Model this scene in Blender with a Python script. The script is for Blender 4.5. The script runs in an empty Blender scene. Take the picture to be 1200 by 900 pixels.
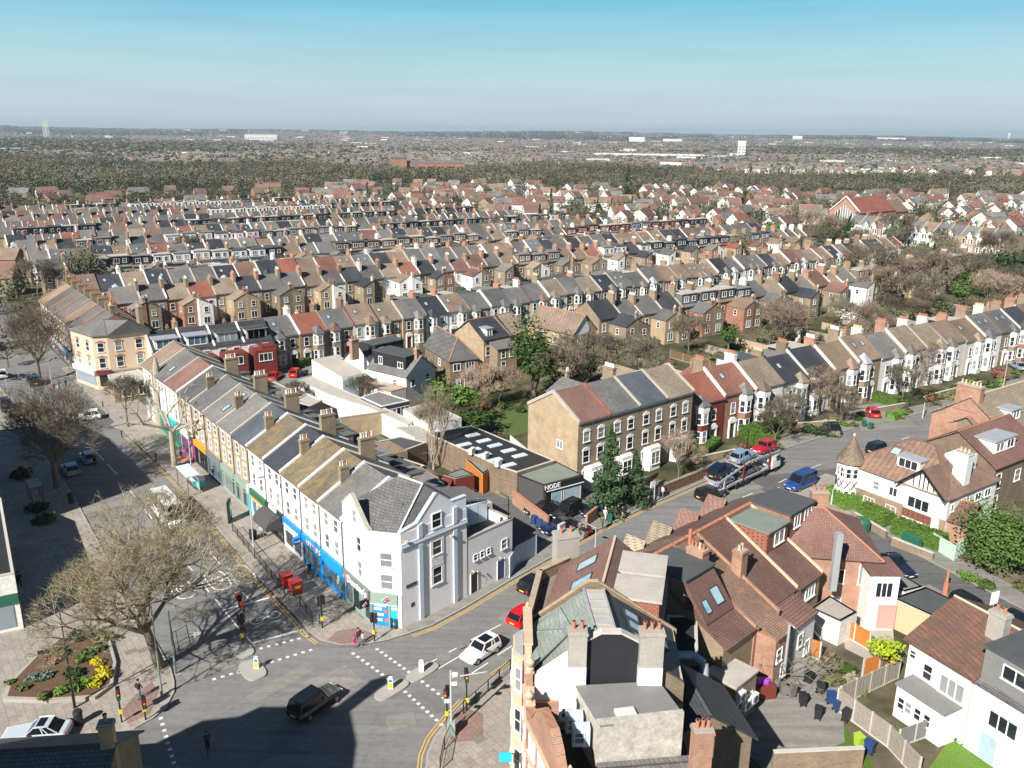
import bpy, math, random
import numpy as np
from mathutils import Matrix, Vector
SC = bpy.context.scene
COL = SC.collection
R = math.radians
rnd = random.Random(7)
# ------------------------------------------------------------------ camera
EYE = 43.0
PITCH, ROLL = R(16.38), R(0.6)
cam_d = bpy.data.cameras.new("camera")
cam_d.sensor_width = 36.0
cam_d.lens = 30.0
cam_d.clip_start = 0.5
cam_d.clip_end = 60000.0
cam = bpy.data.objects.new("camera", cam_d)
COL.objects.link(cam)
CM = Matrix.Rotation(math.pi/2 - PITCH, 4, 'X') @ Matrix.Rotation(ROLL, 4, 'Z')
cam.matrix_world = Matrix.Translation((0, 0, EYE)) @ CM
SC.camera = cam
# ------------------------------------------------------------------ sky, sun, exposure
SUN_EL, SUN_AZ = R(37.0), R(33.0)          # shadows run 36 degrees to the right of straight ahead
world = bpy.data.worlds.new("World")
SC.world = world
world.use_nodes = True
wn = world.node_tree.nodes
wl = world.node_tree.links
for n in list(wn): wn.remove(n)
w_out = wn.new('ShaderNodeOutputWorld')
w_bg = wn.new('ShaderNodeBackground')
w_sky = wn.new('ShaderNodeTexSky')
w_sky.sky_type = 'NISHITA'
w_sky.sun_disc = False
w_sky.sun_elevation = SUN_EL
w_sky.sun_rotation = math.pi + SUN_AZ
w_sky.air_density = 1.0
w_sky.dust_density = 0.6
w_sky.ozone_density = 2.0
w_sky.altitude = 50
w_hsv = wn.new('ShaderNodeHueSaturation')
w_hsv.inputs['Saturation'].default_value = 1.0
wl.new(w_sky.outputs[0], w_hsv.inputs['Color'])
w_tc = wn.new('ShaderNodeTexCoord'); w_sep = wn.new('ShaderNodeSeparateXYZ'); wl.new(w_tc.outputs['Generated'], w_sep.inputs[0])
w_rp = wn.new('ShaderNodeValToRGB'); wl.new(w_sep.outputs[2], w_rp.inputs[0])
SKY = [(0, (.33, .40, .44)), (.03, (.33, .41, .45)), (.07, (.28, .43, .47)), (.14, (.105, .345, .47)), (.24, (.03, .15, .27)), (.45, (.008, .045, .11)), (1, (.004, .022, .06))]
while len(w_rp.color_ramp.elements) < len(SKY): w_rp.color_ramp.elements.new(.5)
for e_, (p_, c_) in zip(w_rp.color_ramp.elements, SKY): e_.position = p_; e_.color = (*c_, 1)
w_mp = wn.new('ShaderNodeMapping'); w_mp.inputs['Scale'].default_value = (2.5, 2.5, 40); w_nz = wn.new('ShaderNodeTexNoise'); w_nz.inputs['Scale'].default_value = 1.6; w_nz.inputs['Detail'].default_value = 6
wl.new(w_tc.outputs['Generated'], w_mp.inputs['Vector']); wl.new(w_mp.outputs[0], w_nz.inputs['Vector'])
w_cl = wn.new('ShaderNodeMapRange'); w_cl.inputs['From Min'].default_value = .4; w_cl.inputs['From Max'].default_value = .75; w_cl.inputs['To Min'].default_value = 1.0; w_cl.inputs['To Max'].default_value = .9; wl.new(w_nz.outputs['Fac'], w_cl.inputs['Value'])
w_mu = wn.new('ShaderNodeVectorMath'); w_mu.operation = 'SCALE'; wl.new(w_rp.outputs[0], w_mu.inputs[0]); wl.new(w_cl.outputs[0], w_mu.inputs['Scale'])
w_sc = wn.new('ShaderNodeVectorMath'); w_sc.operation = 'SCALE'; wl.new(w_mu.outputs[0], w_sc.inputs[0]); w_sc.inputs['Scale'].default_value = 1/.06
w_mx = wn.new('ShaderNodeMix'); w_mx.data_type = 'RGBA'; w_mx.inputs[0].default_value = .9
wl.new(w_hsv.outputs[0], w_mx.inputs[6]); wl.new(w_sc.outputs[0], w_mx.inputs[7]); wl.new(w_mx.outputs[2], w_bg.inputs['Color'])
w_bg.inputs['Strength'].default_value = 0.06
wl.new(w_bg.outputs[0], w_out.inputs['Surface'])
sun_d = bpy.data.lights.new("sun", 'SUN')
sun_d.energy = 5.0
sun_d.angle = R(0.53)
sun_d.color = (1.0, 0.95, 0.88)
sun = bpy.data.objects.new("sun", sun_d)
COL.objects.link(sun)
sdir = Vector((math.sin(SUN_AZ)*math.cos(SUN_EL), math.cos(SUN_AZ)*math.cos(SUN_EL), -math.sin(SUN_EL)))
sun.rotation_euler = sdir.to_track_quat('-Z', 'Y').to_euler()
sun.location = (-40, -60, 120)
SC.view_settings.view_transform = 'Standard'
SC.view_settings.look = 'None'
SC.view_settings.exposure = 0.8
SC.view_settings.gamma = 1.0
SC.cycles.max_bounces = 6
SC.cycles.diffuse_bounces = 3
SC.cycles.glossy_bounces = 2
SC.cycles.transparent_max_bounces = 8
SC.cycles.volume_bounces = 0
SC.cycles.use_denoising = True
# ------------------------------------------------------------------ layout: survey point -> place on the ground
_M3 = CM.to_3x3()
def P(px, py, z=0.0):
 d = _M3 @ Vector(((px-600)/1000.0, -(py-450)/1000.0, -1.0))
 t = (z-EYE)/d.z
 return Vector((d.x*t, d.y*t))
def HT(bx, by, ty):
 """height of something standing at survey point (bx,by) whose top shows at row ty"""
 p = P(bx, by); lo, hi = 0.0, 60.0
 for _ in range(40):
  m = (lo+hi)/2
  c = _M3.transposed() @ Vector((p.x, p.y, m-EYE))
  y = 450 - 1000*c.y/-c.z
  if y > ty: lo = m
  else: hi = m
 return lo
# ------------------------------------------------------------------ materials
MATS = {}
def new_mat(name):
 m = bpy.data.materials.new(name); m.use_nodes = True
 nt = m.node_tree
 b = nt.nodes.get('Principled BSDF')
 MATS[name] = m
 return m, nt, b
def _n(nt, t, **k):
 n = nt.nodes.new(t)
 for a, v in k.items(): setattr(n, a, v)
 return n
def _mixc(nt, fac, a, b, mode='MIX'):
 m = _n(nt, 'ShaderNodeMix', data_type='RGBA', blend_type=mode)
 for sock, v in ((m.inputs[0], fac), (m.inputs[6], a), (m.inputs[7], b)):
  if isinstance(v, (int, float)): sock.default_value = v
  elif isinstance(v, (tuple, list)): sock.default_value = (*v[:3], 1)
  else: nt.links.new(v, sock)
 return m.outputs[2]
def _coord(nt, space='OBJ', scale=(1, 1, 1)):
 if space == 'OBJ':
  o = _n(nt, 'ShaderNodeTexCoord').outputs['Object']
 else:
  o = _n(nt, 'ShaderNodeNewGeometry').outputs['Position']
 mp = _n(nt, 'ShaderNodeMapping'); mp.inputs['Scale'].default_value = scale
 nt.links.new(o, mp.inputs['Vector'])
 return mp.outputs[0]
def _noise(nt, vec, scale, detail=4, rough=.55):
 n = _n(nt, 'ShaderNodeTexNoise'); n.inputs['Scale'].default_value = scale
 n.inputs['Detail'].default_value = detail; n.inputs['Roughness'].default_value = rough
 nt.links.new(vec, n.inputs['Vector'])
 return n.outputs['Fac']
def _ramp(nt, fac, stops):
 r = _n(nt, 'ShaderNodeValToRGB')
 e = r.color_ramp.elements
 while len(e) < len(stops): e.new(0.5)
 for i, (p, c) in enumerate(stops):
  e[i].position = p; e[i].color = (*c, 1) if not isinstance(c, (int, float)) else (c, c, c, 1)
 nt.links.new(fac, r.inputs[0])
 return r.outputs[0]
def _bump(nt, b, h, strength=.3, dist=.02):
 n = _n(nt, 'ShaderNodeBump'); n.inputs['Strength'].default_value = strength
 n.inputs['Distance'].default_value = dist
 nt.links.new(h, n.inputs['Height']); nt.links.new(n.outputs[0], b.inputs['Normal'])
def cmul(c, k): return tuple(min(1, x*k) for x in c)
def rough_mat(name, col, var=.25, scale=1.2, rough=.85, col2=None, fine=14, space='WORLD', spec=.25, random_per=0.0):
 """plain worn surface: large stains and fine grain"""
 m, nt, b = new_mat(name)
 v = _coord(nt, space)
 a = _noise(nt, v, scale, 5, .6); f = _noise(nt, v, fine, 3)
 c = _mixc(nt, a, cmul(col, 1-var), col2 or cmul(col, 1+var))
 fr = _ramp(nt, f, [(.3, .82), (.7, 1.12)])
 c = _mixc(nt, 1.0, c, fr, 'MULTIPLY')
 if random_per:
  oi = _n(nt, 'ShaderNodeObjectInfo')
  rr = _ramp(nt, oi.outputs['Random'], [(0, 1-random_per), (1, 1+random_per)])
  c = _mixc(nt, 1.0, c, rr, 'MULTIPLY')
 nt.links.new(c, b.inputs['Base Color'])
 b.inputs['Roughness'].default_value = rough
 b.inputs['Specular IOR Level'].default_value = spec
 _bump(nt, b, f, .25, .02)
 return m
def brick_mat(name, c1, c2, mortar, bw=.225, bh=.075, stain=.3):
 """masonry courses laid level (z) on any upright wall"""
 m, nt, b = new_mat(name)
 tc = _n(nt, 'ShaderNodeTexCoord')
 sx = _n(nt, 'ShaderNodeSeparateXYZ'); nt.links.new(tc.outputs['Object'], sx.inputs[0])
 ad = _n(nt, 'ShaderNodeMath', operation='ADD'); nt.links.new(sx.outputs[0], ad.inputs[0]); nt.links.new(sx.outputs[1], ad.inputs[1])
 cb = _n(nt, 'ShaderNodeCombineXYZ'); nt.links.new(ad.outputs[0], cb.inputs[0]); nt.links.new(sx.outputs[2], cb.inputs[1])
 br = _n(nt, 'ShaderNodeTexBrick')
 br.inputs['Color1'].default_value = (*c1, 1); br.inputs['Color2'].default_value = (*c2, 1)
 br.inputs['Mortar'].default_value = (*mortar, 1)
 br.inputs['Scale'].default_value = 1.0
 br.inputs['Brick Width'].default_value = bw; br.inputs['Row Height'].default_value = bh
 br.inputs['Mortar Size'].default_value = .009; br.inputs['Bias'].default_value = 0
 nt.links.new(cb.outputs[0], br.inputs['Vector'])
 v = _coord(nt, 'WORLD')
 a = _noise(nt, v, .7, 5, .65)
 st = _ramp(nt, a, [(.25, 1-stain), (.5, 1.0), (.8, 1+stain*.7)])
 c = _mixc(nt, 1.0, br.outputs['Color'], st, 'MULTIPLY')
 nt.links.new(c, b.inputs['Base Color'])
 b.inputs['Roughness'].default_value = .9; b.inputs['Specular IOR Level'].default_value = .2
 _bump(nt, b, br.outputs['Fac'], -.4, .01)
 return m
def tile_mat(name, c1, c2, moss=None, tw=.3, th=.22, rough=.7, moss_amt=.5, gap=.02, spec=.35):
 """slates or tiles: courses follow the height, joints run along the eave, single tiles vary"""
 m, nt, b = new_mat(name)
 tc = _n(nt, 'ShaderNodeTexCoord')
 sx = _n(nt, 'ShaderNodeSeparateXYZ'); nt.links.new(tc.outputs['Object'], sx.inputs[0])
 ad = _n(nt, 'ShaderNodeMath', operation='MULTIPLY_ADD'); nt.links.new(sx.outputs[1], ad.inputs[0]); ad.inputs[1].default_value = .35; nt.links.new(sx.outputs[0], ad.inputs[2])
 mz = _n(nt, 'ShaderNodeMath', operation='MULTIPLY'); nt.links.new(sx.outputs[2], mz.inputs[0]); mz.inputs[1].default_value = 1.75
 cb = _n(nt, 'ShaderNodeCombineXYZ'); nt.links.new(ad.outputs[0], cb.inputs[0]); nt.links.new(mz.outputs[0], cb.inputs[1])
 br = _n(nt, 'ShaderNodeTexBrick')
 br.inputs['Color1'].default_value = (*c1, 1); br.inputs['Color2'].default_value = (*c2, 1)
 br.inputs['Mortar'].default_value = (*cmul(c1, .35), 1)
 br.inputs['Scale'].default_value = 1.0
 br.inputs['Brick Width'].default_value = tw; br.inputs['Row Height'].default_value = th
 br.inputs['Mortar Size'].default_value = gap; br.inputs['Mortar Smooth'].default_value = .3
 nt.links.new(cb.outputs[0], br.inputs['Vector'])
 v = _coord(nt, 'WORLD')
 a = _noise(nt, v, 1.1, 6, .7); bg = _noise(nt, v, .25, 3, .6)
 c = _mixc(nt, 1.0, br.outputs['Color'], _ramp(nt, bg, [(.3, .8), (.7, 1.2)]), 'MULTIPLY')
 if moss:
  f = _ramp(nt, a, [(.62-moss_amt*.3, 0.0), (.78-moss_amt*.2, 1.0)])
  mm = _n(nt, 'ShaderNodeMath', operation='MULTIPLY'); nt.links.new(f, mm.inputs[0]); mm.inputs[1].default_value = .8
  c = _mixc(nt, mm.outputs[0], c, moss)
 oi = _n(nt, 'ShaderNodeObjectInfo')
 c = _mixc(nt, 1.0, c, _ramp(nt, oi.outputs['Random'], [(0, .82), (1, 1.2)]), 'MULTIPLY')
 c = _mixc(nt, 1.0, c, _ramp(nt, _noise(nt, v, 9, 3), [(.3, .8), (.7, 1.2)]), 'MULTIPLY')
 nt.links.new(c, b.inputs['Base Color'])
 b.inputs['Roughness'].default_value = rough; b.inputs['Specular IOR Level'].default_value = spec
 _bump(nt, b, br.outputs['Fac'], -.5, .03)
 return m
def glossy(name, col, rough=.3, metal=0.0, coat=0.0, spec=.5, emit=None):
 m, nt, b = new_mat(name)
 b.inputs['Base Color'].default_value = (*col, 1)
 b.inputs['Roughness'].default_value = rough; b.inputs['Metallic'].default_value = metal
 b.inputs['Coat Weight'].default_value = coat; b.inputs['Specular IOR Level'].default_value = spec
 if emit:
  b.inputs['Emission Color'].default_value = (*col, 1); b.inputs['Emission Strength'].default_value = emit
 return m
def glass_mat(name, dark=(.015, .02, .025), pale=(.35, .36, .36), amt=.25, rough=.06):
 """window pane seen from outside: dark room, now and then a blind or curtain"""
 m, nt, b = new_mat(name)
 oi = _n(nt, 'ShaderNodeObjectInfo')
 f = _ramp(nt, oi.outputs['Random'], [(0, 0.0), (1-amt-.02, 0.0), (1-amt+.02, .8), (1, .5)])
 v = _coord(nt, 'WORLD'); a = _noise(nt, v, 1.7, 2)
 c0 = _mixc(nt, a, cmul(dark, .4), cmul(dark, 2.2))
 c = _mixc(nt, f, c0, pale)
 nt.links.new(c, b.inputs['Base Color'])
 b.inputs['Roughness'].default_value = rough; b.inputs['Specular IOR Level'].default_value = .8
 return m
G = {}
def M(n): return MATS[n]
# ------------------------------------------------------------------ mesh builder
class MB:
 def __init__(s): s.v = []; s.f = []; s.m = []; s.smooth = False
 def add(s, vs, fs, m=0):
  o = len(s.v); s.v += [tuple(v) for v in vs]
  s.f += [tuple(i+o for i in f) for f in fs]; s.m += [m]*len(fs); return s
 def box(s, x0, x1, y0, y1, z0, z1, m=0):
  v = [(x0,y0,z0),(x1,y0,z0),(x1,y1,z0),(x0,y1,z0),(x0,y0,z1),(x1,y0,z1),(x1,y1,z1),(x0,y1,z1)]
  return s.add(v, [(3,2,1,0),(4,5,6,7),(0,1,5,4),(1,2,6,5),(2,3,7,6),(3,0,4,7)], m)
 def hexa(s, v, m=0):
  """8 corners: bottom ring (ccw), top ring"""
  return s.add(v, [(3,2,1,0),(4,5,6,7),(0,1,5,4),(1,2,6,5),(2,3,7,6),(3,0,4,7)], m)
 def quad(s, a, b, c, d, m=0): return s.add([a, b, c, d], [(0,1,2,3)], m)
 def slab(s, a, b, c, d, t, m=0):
  """thick sheet: four top corners, thickness t straight down"""
  lo = [(p[0], p[1], p[2]-t) for p in (a, b, c, d)]
  return s.hexa(lo + [a, b, c, d], m)
 def prism(s, poly, z0, z1, m=0, mt=None):
  n = len(poly); ar = sum(poly[i][0]*poly[(i+1)%n][1]-poly[(i+1)%n][0]*poly[i][1] for i in range(n))
  if ar < 0: poly = list(poly)[::-1]
  v = [(p[0], p[1], z0) for p in poly] + [(p[0], p[1], z1) for p in poly]
  s.add(v, [tuple(range(n-1, -1, -1))] + [(i, (i+1) % n, n+(i+1) % n, n+i) for i in range(n)], m)
  s.add(v[n:], [tuple(range(n))], m if mt is None else mt); return s
 def extr(s, prof, axis, a0, a1, m=0):
  """profile (list of 2-D points, ccw) extruded along an axis: 'x' profile in (y,z), 'y' profile in (x,z)"""
  n = len(prof)
  if axis == 'x': v = [(a0, p[0], p[1]) for p in prof] + [(a1, p[0], p[1]) for p in prof]
  else: v = [(p[0], a0, p[1]) for p in prof] + [(p[0], a1, p[1]) for p in prof]
  sides = [(i, (i+1) % n, n+(i+1) % n, n+i) for i in range(n)]
  caps = [tuple(range(n-1, -1, -1)), tuple(range(n, 2*n))]
  if axis == 'y': sides = [f[::-1] for f in sides]; caps = [c[::-1] for c in caps]
  return s.add(v, sides+caps, m)
 def tube(s, p0, p1, r0, r1=None, n=8, m=0, caps=True):
  r1 = r0 if r1 is None else r1
  p0, p1 = Vector(p0), Vector(p1); d = (p1-p0)
  if d.length < 1e-6: return s
  d.normalize(); u = d.orthogonal().normalized(); w = d.cross(u)
  v = []
  for p, r in ((p0, r0), (p1, r1)):
   for i in range(n):
    a = 2*math.pi*i/n; v.append(p + u*(r*math.cos(a)) + w*(r*math.sin(a)))
  f = [(i, (i+1) % n, n+(i+1) % n, n+i) for i in range(n)]
  if caps: f += [tuple(range(n-1, -1, -1)), tuple(range(n, 2*n))]
  return s.add(v, f, m)
 def path(s, pts, r, n=6, m=0):
  for a, b in zip(pts, pts[1:]): s.tube(a, b, r, r, n, m)
  return s
 def lathe(s, prof, n=12, c=(0, 0), m=0):
  k = len(prof); v = []
  for (r, z) in prof:
   for i in range(n):
    a = 2*math.pi*i/n; v.append((c[0]+r*math.cos(a), c[1]+r*math.sin(a), z))
  f = [(j*n+i, j*n+(i+1) % n, (j+1)*n+(i+1) % n, (j+1)*n+i) for j in range(k-1) for i in range(n)]
  f += [tuple(range(n-1, -1, -1)), tuple(range((k-1)*n, k*n))]
  return s.add(v, f, m)
 def ball(s, c, r, n=8, k=6, m=0, sq=(1, 1, 1), jit=0, rr=None):
  v = []
  for j in range(k+1):
   t = math.pi*j/k
   for i in range(n):
    a = 2*math.pi*i/n; q = r*(1+(rr.uniform(-jit, jit) if jit else 0))
    v.append((c[0]+q*sq[0]*math.sin(t)*math.cos(a), c[1]+q*sq[1]*math.sin(t)*math.sin(a), c[2]-q*sq[2]*math.cos(t)))
  f = [(j*n+i, j*n+(i+1) % n, (j+1)*n+(i+1) % n, (j+1)*n+i) for j in range(k) for i in range(n)]
  return s.add(v, f, m)
 def xf(s, mat):
  s.v = [tuple(mat @ Vector(v)) for v in s.v]; return s
 def join(s, o, mat=None, dm=0):
  vs = [tuple(mat @ Vector(v)) for v in o.v] if mat is not None else o.v
  k = len(s.v); s.v += vs; s.f += [tuple(i+k for i in f) for f in o.f]; s.m += [x+dm for x in o.m]; return s
 def mesh(s, name, mats):
  me = bpy.data.meshes.new(name); me.from_pydata(s.v, [], s.f)
  if not isinstance(mats, (list, tuple)): mats = [mats]
  for q in mats: me.materials.append(MATS[q] if isinstance(q, str) else q)
  if len(mats) > 1: me.polygons.foreach_set('material_index', s.m)
  if s.smooth: me.polygons.foreach_set('use_smooth', [True]*len(s.f))
  me.update(); return me
 def build(s, name, mats, parent=None, loc=None, rz=0):
  return place(name, s.mesh(name, mats), parent, loc, rz)
def place(name, me, parent=None, loc=None, rz=0):
 o = bpy.data.objects.new(name, me); COL.objects.link(o)
 if parent is not None: o.parent = parent
 if loc is not None: o.location = loc
 if rz: o.rotation_euler = (0, 0, rz)
 return o
def tag(o, label=None, cat=None, group=None, kind=None):
 if label: o['label'] = label
 if cat: o['category'] = cat
 if group: o['group'] = group
 if kind: o['kind'] = kind
 return o
def thing(name, label, cat, loc=(0, 0, 0), rz=0, group=None):
 o = bpy.data.objects.new(name, None); COL.objects.link(o)
 o.location = loc; o.rotation_euler = (0, 0, rz); o.empty_display_size = .3
 return tag(o, label, cat, group)
def copy_tree(o, parent=None):
 c = o.copy(); COL.objects.link(c); c.parent = parent
 for ch in o.children: copy_tree(ch, c)
 return c
def V3(p, z=0.0): return (p[0], p[1], z)
_FR = {}
def hide_proto(o):
 """drop a pattern object once copies of it stand in the scene"""
 for c in list(o.children): hide_proto(c)
 bpy.data.objects.remove(o)
def offset_line(pts, d):
 """polyline moved sideways by d (positive = to the right of travel)"""
 out = []
 for i, p in enumerate(pts):
  a = pts[max(0, i-1)]; b = pts[min(len(pts)-1, i+1)]
  t = (Vector(b)-Vector(a)).normalized()
  out.append(Vector((p[0]+t.y*d, p[1]-t.x*d)))
 return out
def smooth_line(pts, it=2):
 for _ in range(it):
  q = [pts[0]]
  for a, b in zip(pts, pts[1:]):
   a, b = Vector(a), Vector(b)
   q += [a*.75+b*.25, a*.25+b*.75]
  q.append(pts[-1]); pts = q
 return [Vector(p) for p in pts]
def strip(mb, pts, w, z, m=0):
 a = offset_line(pts, -w/2); b = offset_line(pts, w/2)
 n = len(pts)
 v = [(p[0], p[1], z) for p in a] + [(p[0], p[1], z) for p in b]
 return mb.add(v, [(i, n+i, n+i+1, i+1) for i in range(n-1)], m)
def text_mesh(txt, size, depth=.02, bold=True):
 """lettering as a mesh in the local x-z plane, facing -y, centred"""
 cu = bpy.data.curves.new('lettering', 'FONT'); cu.body = txt; cu.size = size; cu.extrude = depth/2
 cu.align_x = 'CENTER'; cu.align_y = 'CENTER'; cu.resolution_u = 2
 if bold: cu.offset = size*.02
 ob = bpy.data.objects.new('lettering', cu); COL.objects.link(ob)
 dg = bpy.context.evaluated_depsgraph_get(); dg.update()
 me = bpy.data.meshes.new_from_object(ob.evaluated_get(dg))
 bpy.data.objects.remove(ob); bpy.data.curves.remove(cu)
 me.transform(Matrix.Rotation(math.pi/2, 4, 'X'))
 return me
def letters(name, txt, size, mat, parent, loc, rz=0, tilt=0, sx=1.0, depth=.02):
 me = text_mesh(txt, size, depth); me.materials.clear(); me.materials.append(MATS[mat])
 o = place(name, me, parent, loc); o.rotation_euler = (tilt, 0, rz); o.scale = (sx, 1, 1)
 return o
# ------------------------------------------------------------------ the materials of the place
def ground_mat():
 m, nt, b = new_mat('garden_ground')
 v = _coord(nt, 'WORLD')
 a = _noise(nt, v, .06, 6, .65); c = _noise(nt, v, .35, 5, .6)
 col = _ramp(nt, a, [(.3, (.045, .055, .022)), (.48, (.075, .075, .04)), (.58, (.15, .12, .085)), (.66, (.11, .10, .07)), (.75, (.06, .085, .025))])
 col = _mixc(nt, 1.0, col, _ramp(nt, c, [(.3, .6), (.7, 1.4)]), 'MULTIPLY')
 nt.links.new(col, b.inputs['Base Color']); b.inputs['Roughness'].default_value = .95
 b.inputs['Specular IOR Level'].default_value = .1
 return m
ground_mat()
def asphalt_mat(name, base, var=.18, sc=.25):
 m, nt, b = new_mat(name)
 v = _coord(nt, 'WORLD')
 big = _noise(nt, v, sc, 6, .7); mid = _noise(nt, v, 1.9, 5, .65); fine = _noise(nt, v, 22, 3)
 vr = _n(nt, 'ShaderNodeTexVoronoi', feature='DISTANCE_TO_EDGE'); vr.inputs['Scale'].default_value = .11
 ds = _n(nt, 'ShaderNodeVectorMath', operation='ADD')
 nz = _n(nt, 'ShaderNodeTexNoise'); nz.inputs['Scale'].default_value = .6; nz.inputs['Detail'].default_value = 5
 nt.links.new(v, nz.inputs['Vector'])
 sc2 = _n(nt, 'ShaderNodeVectorMath', operation='SCALE'); nt.links.new(nz.outputs['Color'], sc2.inputs[0]); sc2.inputs['Scale'].default_value = 3.0
 nt.links.new(v, ds.inputs[0]); nt.links.new(sc2.outputs[0], ds.inputs[1]); nt.links.new(ds.outputs[0], vr.inputs['Vector'])
 crack = _ramp(nt, vr.outputs['Distance'], [(0, .78), (.003, .97), (.012, 1.0)])
 c = _mixc(nt, big, cmul(base, 1-var), cmul(base, 1+var))
 c = _mixc(nt, 1.0, c, _ramp(nt, mid, [(.3, .86), (.7, 1.1)]), 'MULTIPLY')
 c = _mixc(nt, 1.0, c, _ramp(nt, fine, [(.3, .85), (.7, 1.15)]), 'MULTIPLY')
 c = _mixc(nt, 1.0, c, crack, 'MULTIPLY')
 for rz_, st_ in ((.918, (.12, 1.6, 1)), (-.72, (.1, 1.3, 1))):
  g_ = _n(nt, 'ShaderNodeNewGeometry'); mp_ = _n(nt, 'ShaderNodeMapping'); mp_.inputs['Rotation'].default_value = (0, 0, rz_); mp_.inputs['Scale'].default_value = st_
  nt.links.new(g_.outputs['Position'], mp_.inputs['Vector'])
  c = _mixc(nt, 1.0, c, _ramp(nt, _noise(nt, mp_.outputs[0], 1.0, 4, .6), [(.32, .86), (.5, 1.0), (.68, 1.09)]), 'MULTIPLY')
 nt.links.new(c, b.inputs['Base Color']); b.inputs['Roughness'].default_value = .88
 b.inputs['Specular IOR Level'].default_value = .25
 _bump(nt, b, fine, .3, .01)
 return m
asphalt_mat('asphalt', (.19, .188, .183), .22)
asphalt_mat('asphalt_dark', (.12, .12, .12))
asphalt_mat('tarmac_path', (.23, .22, .20))
def paving(name, c1, c2, gap, w=.9, h=.6, rot=.92):
 m, nt, b = new_mat(name)
 g = _n(nt, 'ShaderNodeNewGeometry'); mp = _n(nt, 'ShaderNodeMapping'); mp.inputs['Rotation'].default_value = (0, 0, rot)
 nt.links.new(g.outputs['Position'], mp.inputs['Vector'])
 br = _n(nt, 'ShaderNodeTexBrick'); br.inputs['Color1'].default_value = (*c1, 1); br.inputs['Color2'].default_value = (*c2, 1)
 br.inputs['Mortar'].default_value = (*gap, 1); br.inputs['Scale'].default_value = 1; br.inputs['Brick Width'].default_value = w
 br.inputs['Row Height'].default_value = h; br.inputs['Mortar Size'].default_value = .018
 nt.links.new(mp.outputs[0], br.inputs['Vector'])
 v = _coord(nt, 'WORLD')
 c = _mixc(nt, 1.0, br.outputs['Color'], _ramp(nt, _noise(nt, v, .5, 6, .7), [(.3, .78), (.7, 1.15)]), 'MULTIPLY')
 c = _mixc(nt, 1.0, c, _ramp(nt, _noise(nt, v, 6, 4, .6), [(.35, .86), (.65, 1.1)]), 'MULTIPLY')
 nt.links.new(c, b.inputs['Base Color']); b.inputs['Roughness'].default_value = .85; b.inputs['Specular IOR Level'].default_value = .25
 return m
paving('paving', (.35, .315, .27), (.30, .27, .235), (.21, .19, .165))
paving('paving_red', (.27, .175, .15), (.25, .165, .14), (.17, .12, .1), .4, .4)
rough_mat('kerb_stone', (.36, .34, .31), .15)
rough_mat('road_paint', (.72, .72, .70), .12, 3, .6)
rough_mat('road_yellow', (.62, .40, .10), .15, 3, .6)
rough_mat('concrete', (.36, .34, .30), .25, .8)
rough_mat('concrete_pale', (.52, .49, .44), .2, .8)
rough_mat('concrete_dark', (.16, .155, .14), .3, .8)
rough_mat('stone_coping', (.42, .385, .32), .25, 1.5)
rough_mat('coping_white', (.74, .73, .70), .12, 2)
rough_mat('render_white', (.74, .73, .70), .10, .9, .8, fine=3)
rough_mat('render_offwhite', (.62, .60, .56), .12, .8)
rough_mat('render_grey', (.80, .79, .80), .10, .7)
rough_mat('render_cream', (.66, .50, .36), .06, .6)
rough_mat('render_dirty', (.40, .36, .30), .5, 1.6, .9, col2=(.70, .66, .58), fine=5)
rough_mat('render_blue', (.52, .60, .68), .06)
rough_mat('render_green', (.45, .60, .50), .06)
rough_mat('render_pink', (.55, .32, .28), .08)
rough_mat('render_tan', (.52, .42, .26), .12, 1.2)
rough_mat('painted_red', (.17, .038, .03), .12, 1.0, .6)
rough_mat('lead', (.34, .36, .38), .2, 1.5, .5)
rough_mat('felt_grey', (.20, .20, .195), .22, .7, .9)
rough_mat('felt_dark', (.085, .09, .092), .25, .7, .8)
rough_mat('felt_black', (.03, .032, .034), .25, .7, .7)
rough_mat('felt_pale', (.44, .41, .36), .28, .6, .9)
rough_mat('felt_green', (.20, .23, .20), .2, .6, .9)
rough_mat('blue_grey_cladding', (.20, .24, .29), .1)
rough_mat('black_cladding', (.025, .026, .03), .2, 1, .6)
rough_mat('charcoal_render', (.075, .072, .075), .1, 1, .8)
rough_mat('wood_orange', (.48, .17, .04), .18, 3, .75)
rough_mat('wood_grey', (.30, .27, .225), .3, 3, .9)
rough_mat('wood_brown', (.16, .10, .06), .3, 3, .9)
rough_mat('wood_pale', (.42, .33, .22), .2, 3, .9)
rough_mat('terracotta', (.42, .18, .11), .2, 4, .85)
rough_mat('pot_buff', (.60, .47, .32), .2, 4, .85)
rough_mat('soil', (.12, .075, .045), .35, 2, .95)
rough_mat('bark', (.17, .145, .11), .35, 3, .95)
rough_mat('bark_pale', (.36, .32, .25), .3, 3, .95)
rough_mat('slate_stone', (.20, .19, .17), .2)
brick_mat('brick_stock', (.30, .225, .145), (.195, .15, .10), (.30, .25, .19))
brick_mat('brick_yellow', (.41, .305, .185), (.30, .225, .14), (.40, .33, .24))
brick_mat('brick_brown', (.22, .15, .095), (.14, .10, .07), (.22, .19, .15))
brick_mat('brick_red', (.30, .125, .08), (.22, .095, .065), (.33, .25, .19))
brick_mat('brick_orange', (.40, .20, .125), (.30, .15, .10), (.38, .30, .24))
brick_mat('brick_wall_old', (.30, .21, .14), (.20, .14, .10), (.26, .22, .18))
brick_mat('block_stone', (.58, .44, .31), (.52, .39, .28), (.42, .32, .24), .6, .3, .15)
tile_mat('slate_grey', (.16, .155, .15), (.115, .115, .115), (.20, .19, .15), moss_amt=.15)
tile_mat('slate_mid', (.20, .19, .18), (.15, .145, .14), (.24, .22, .16), moss_amt=.25)
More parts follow.
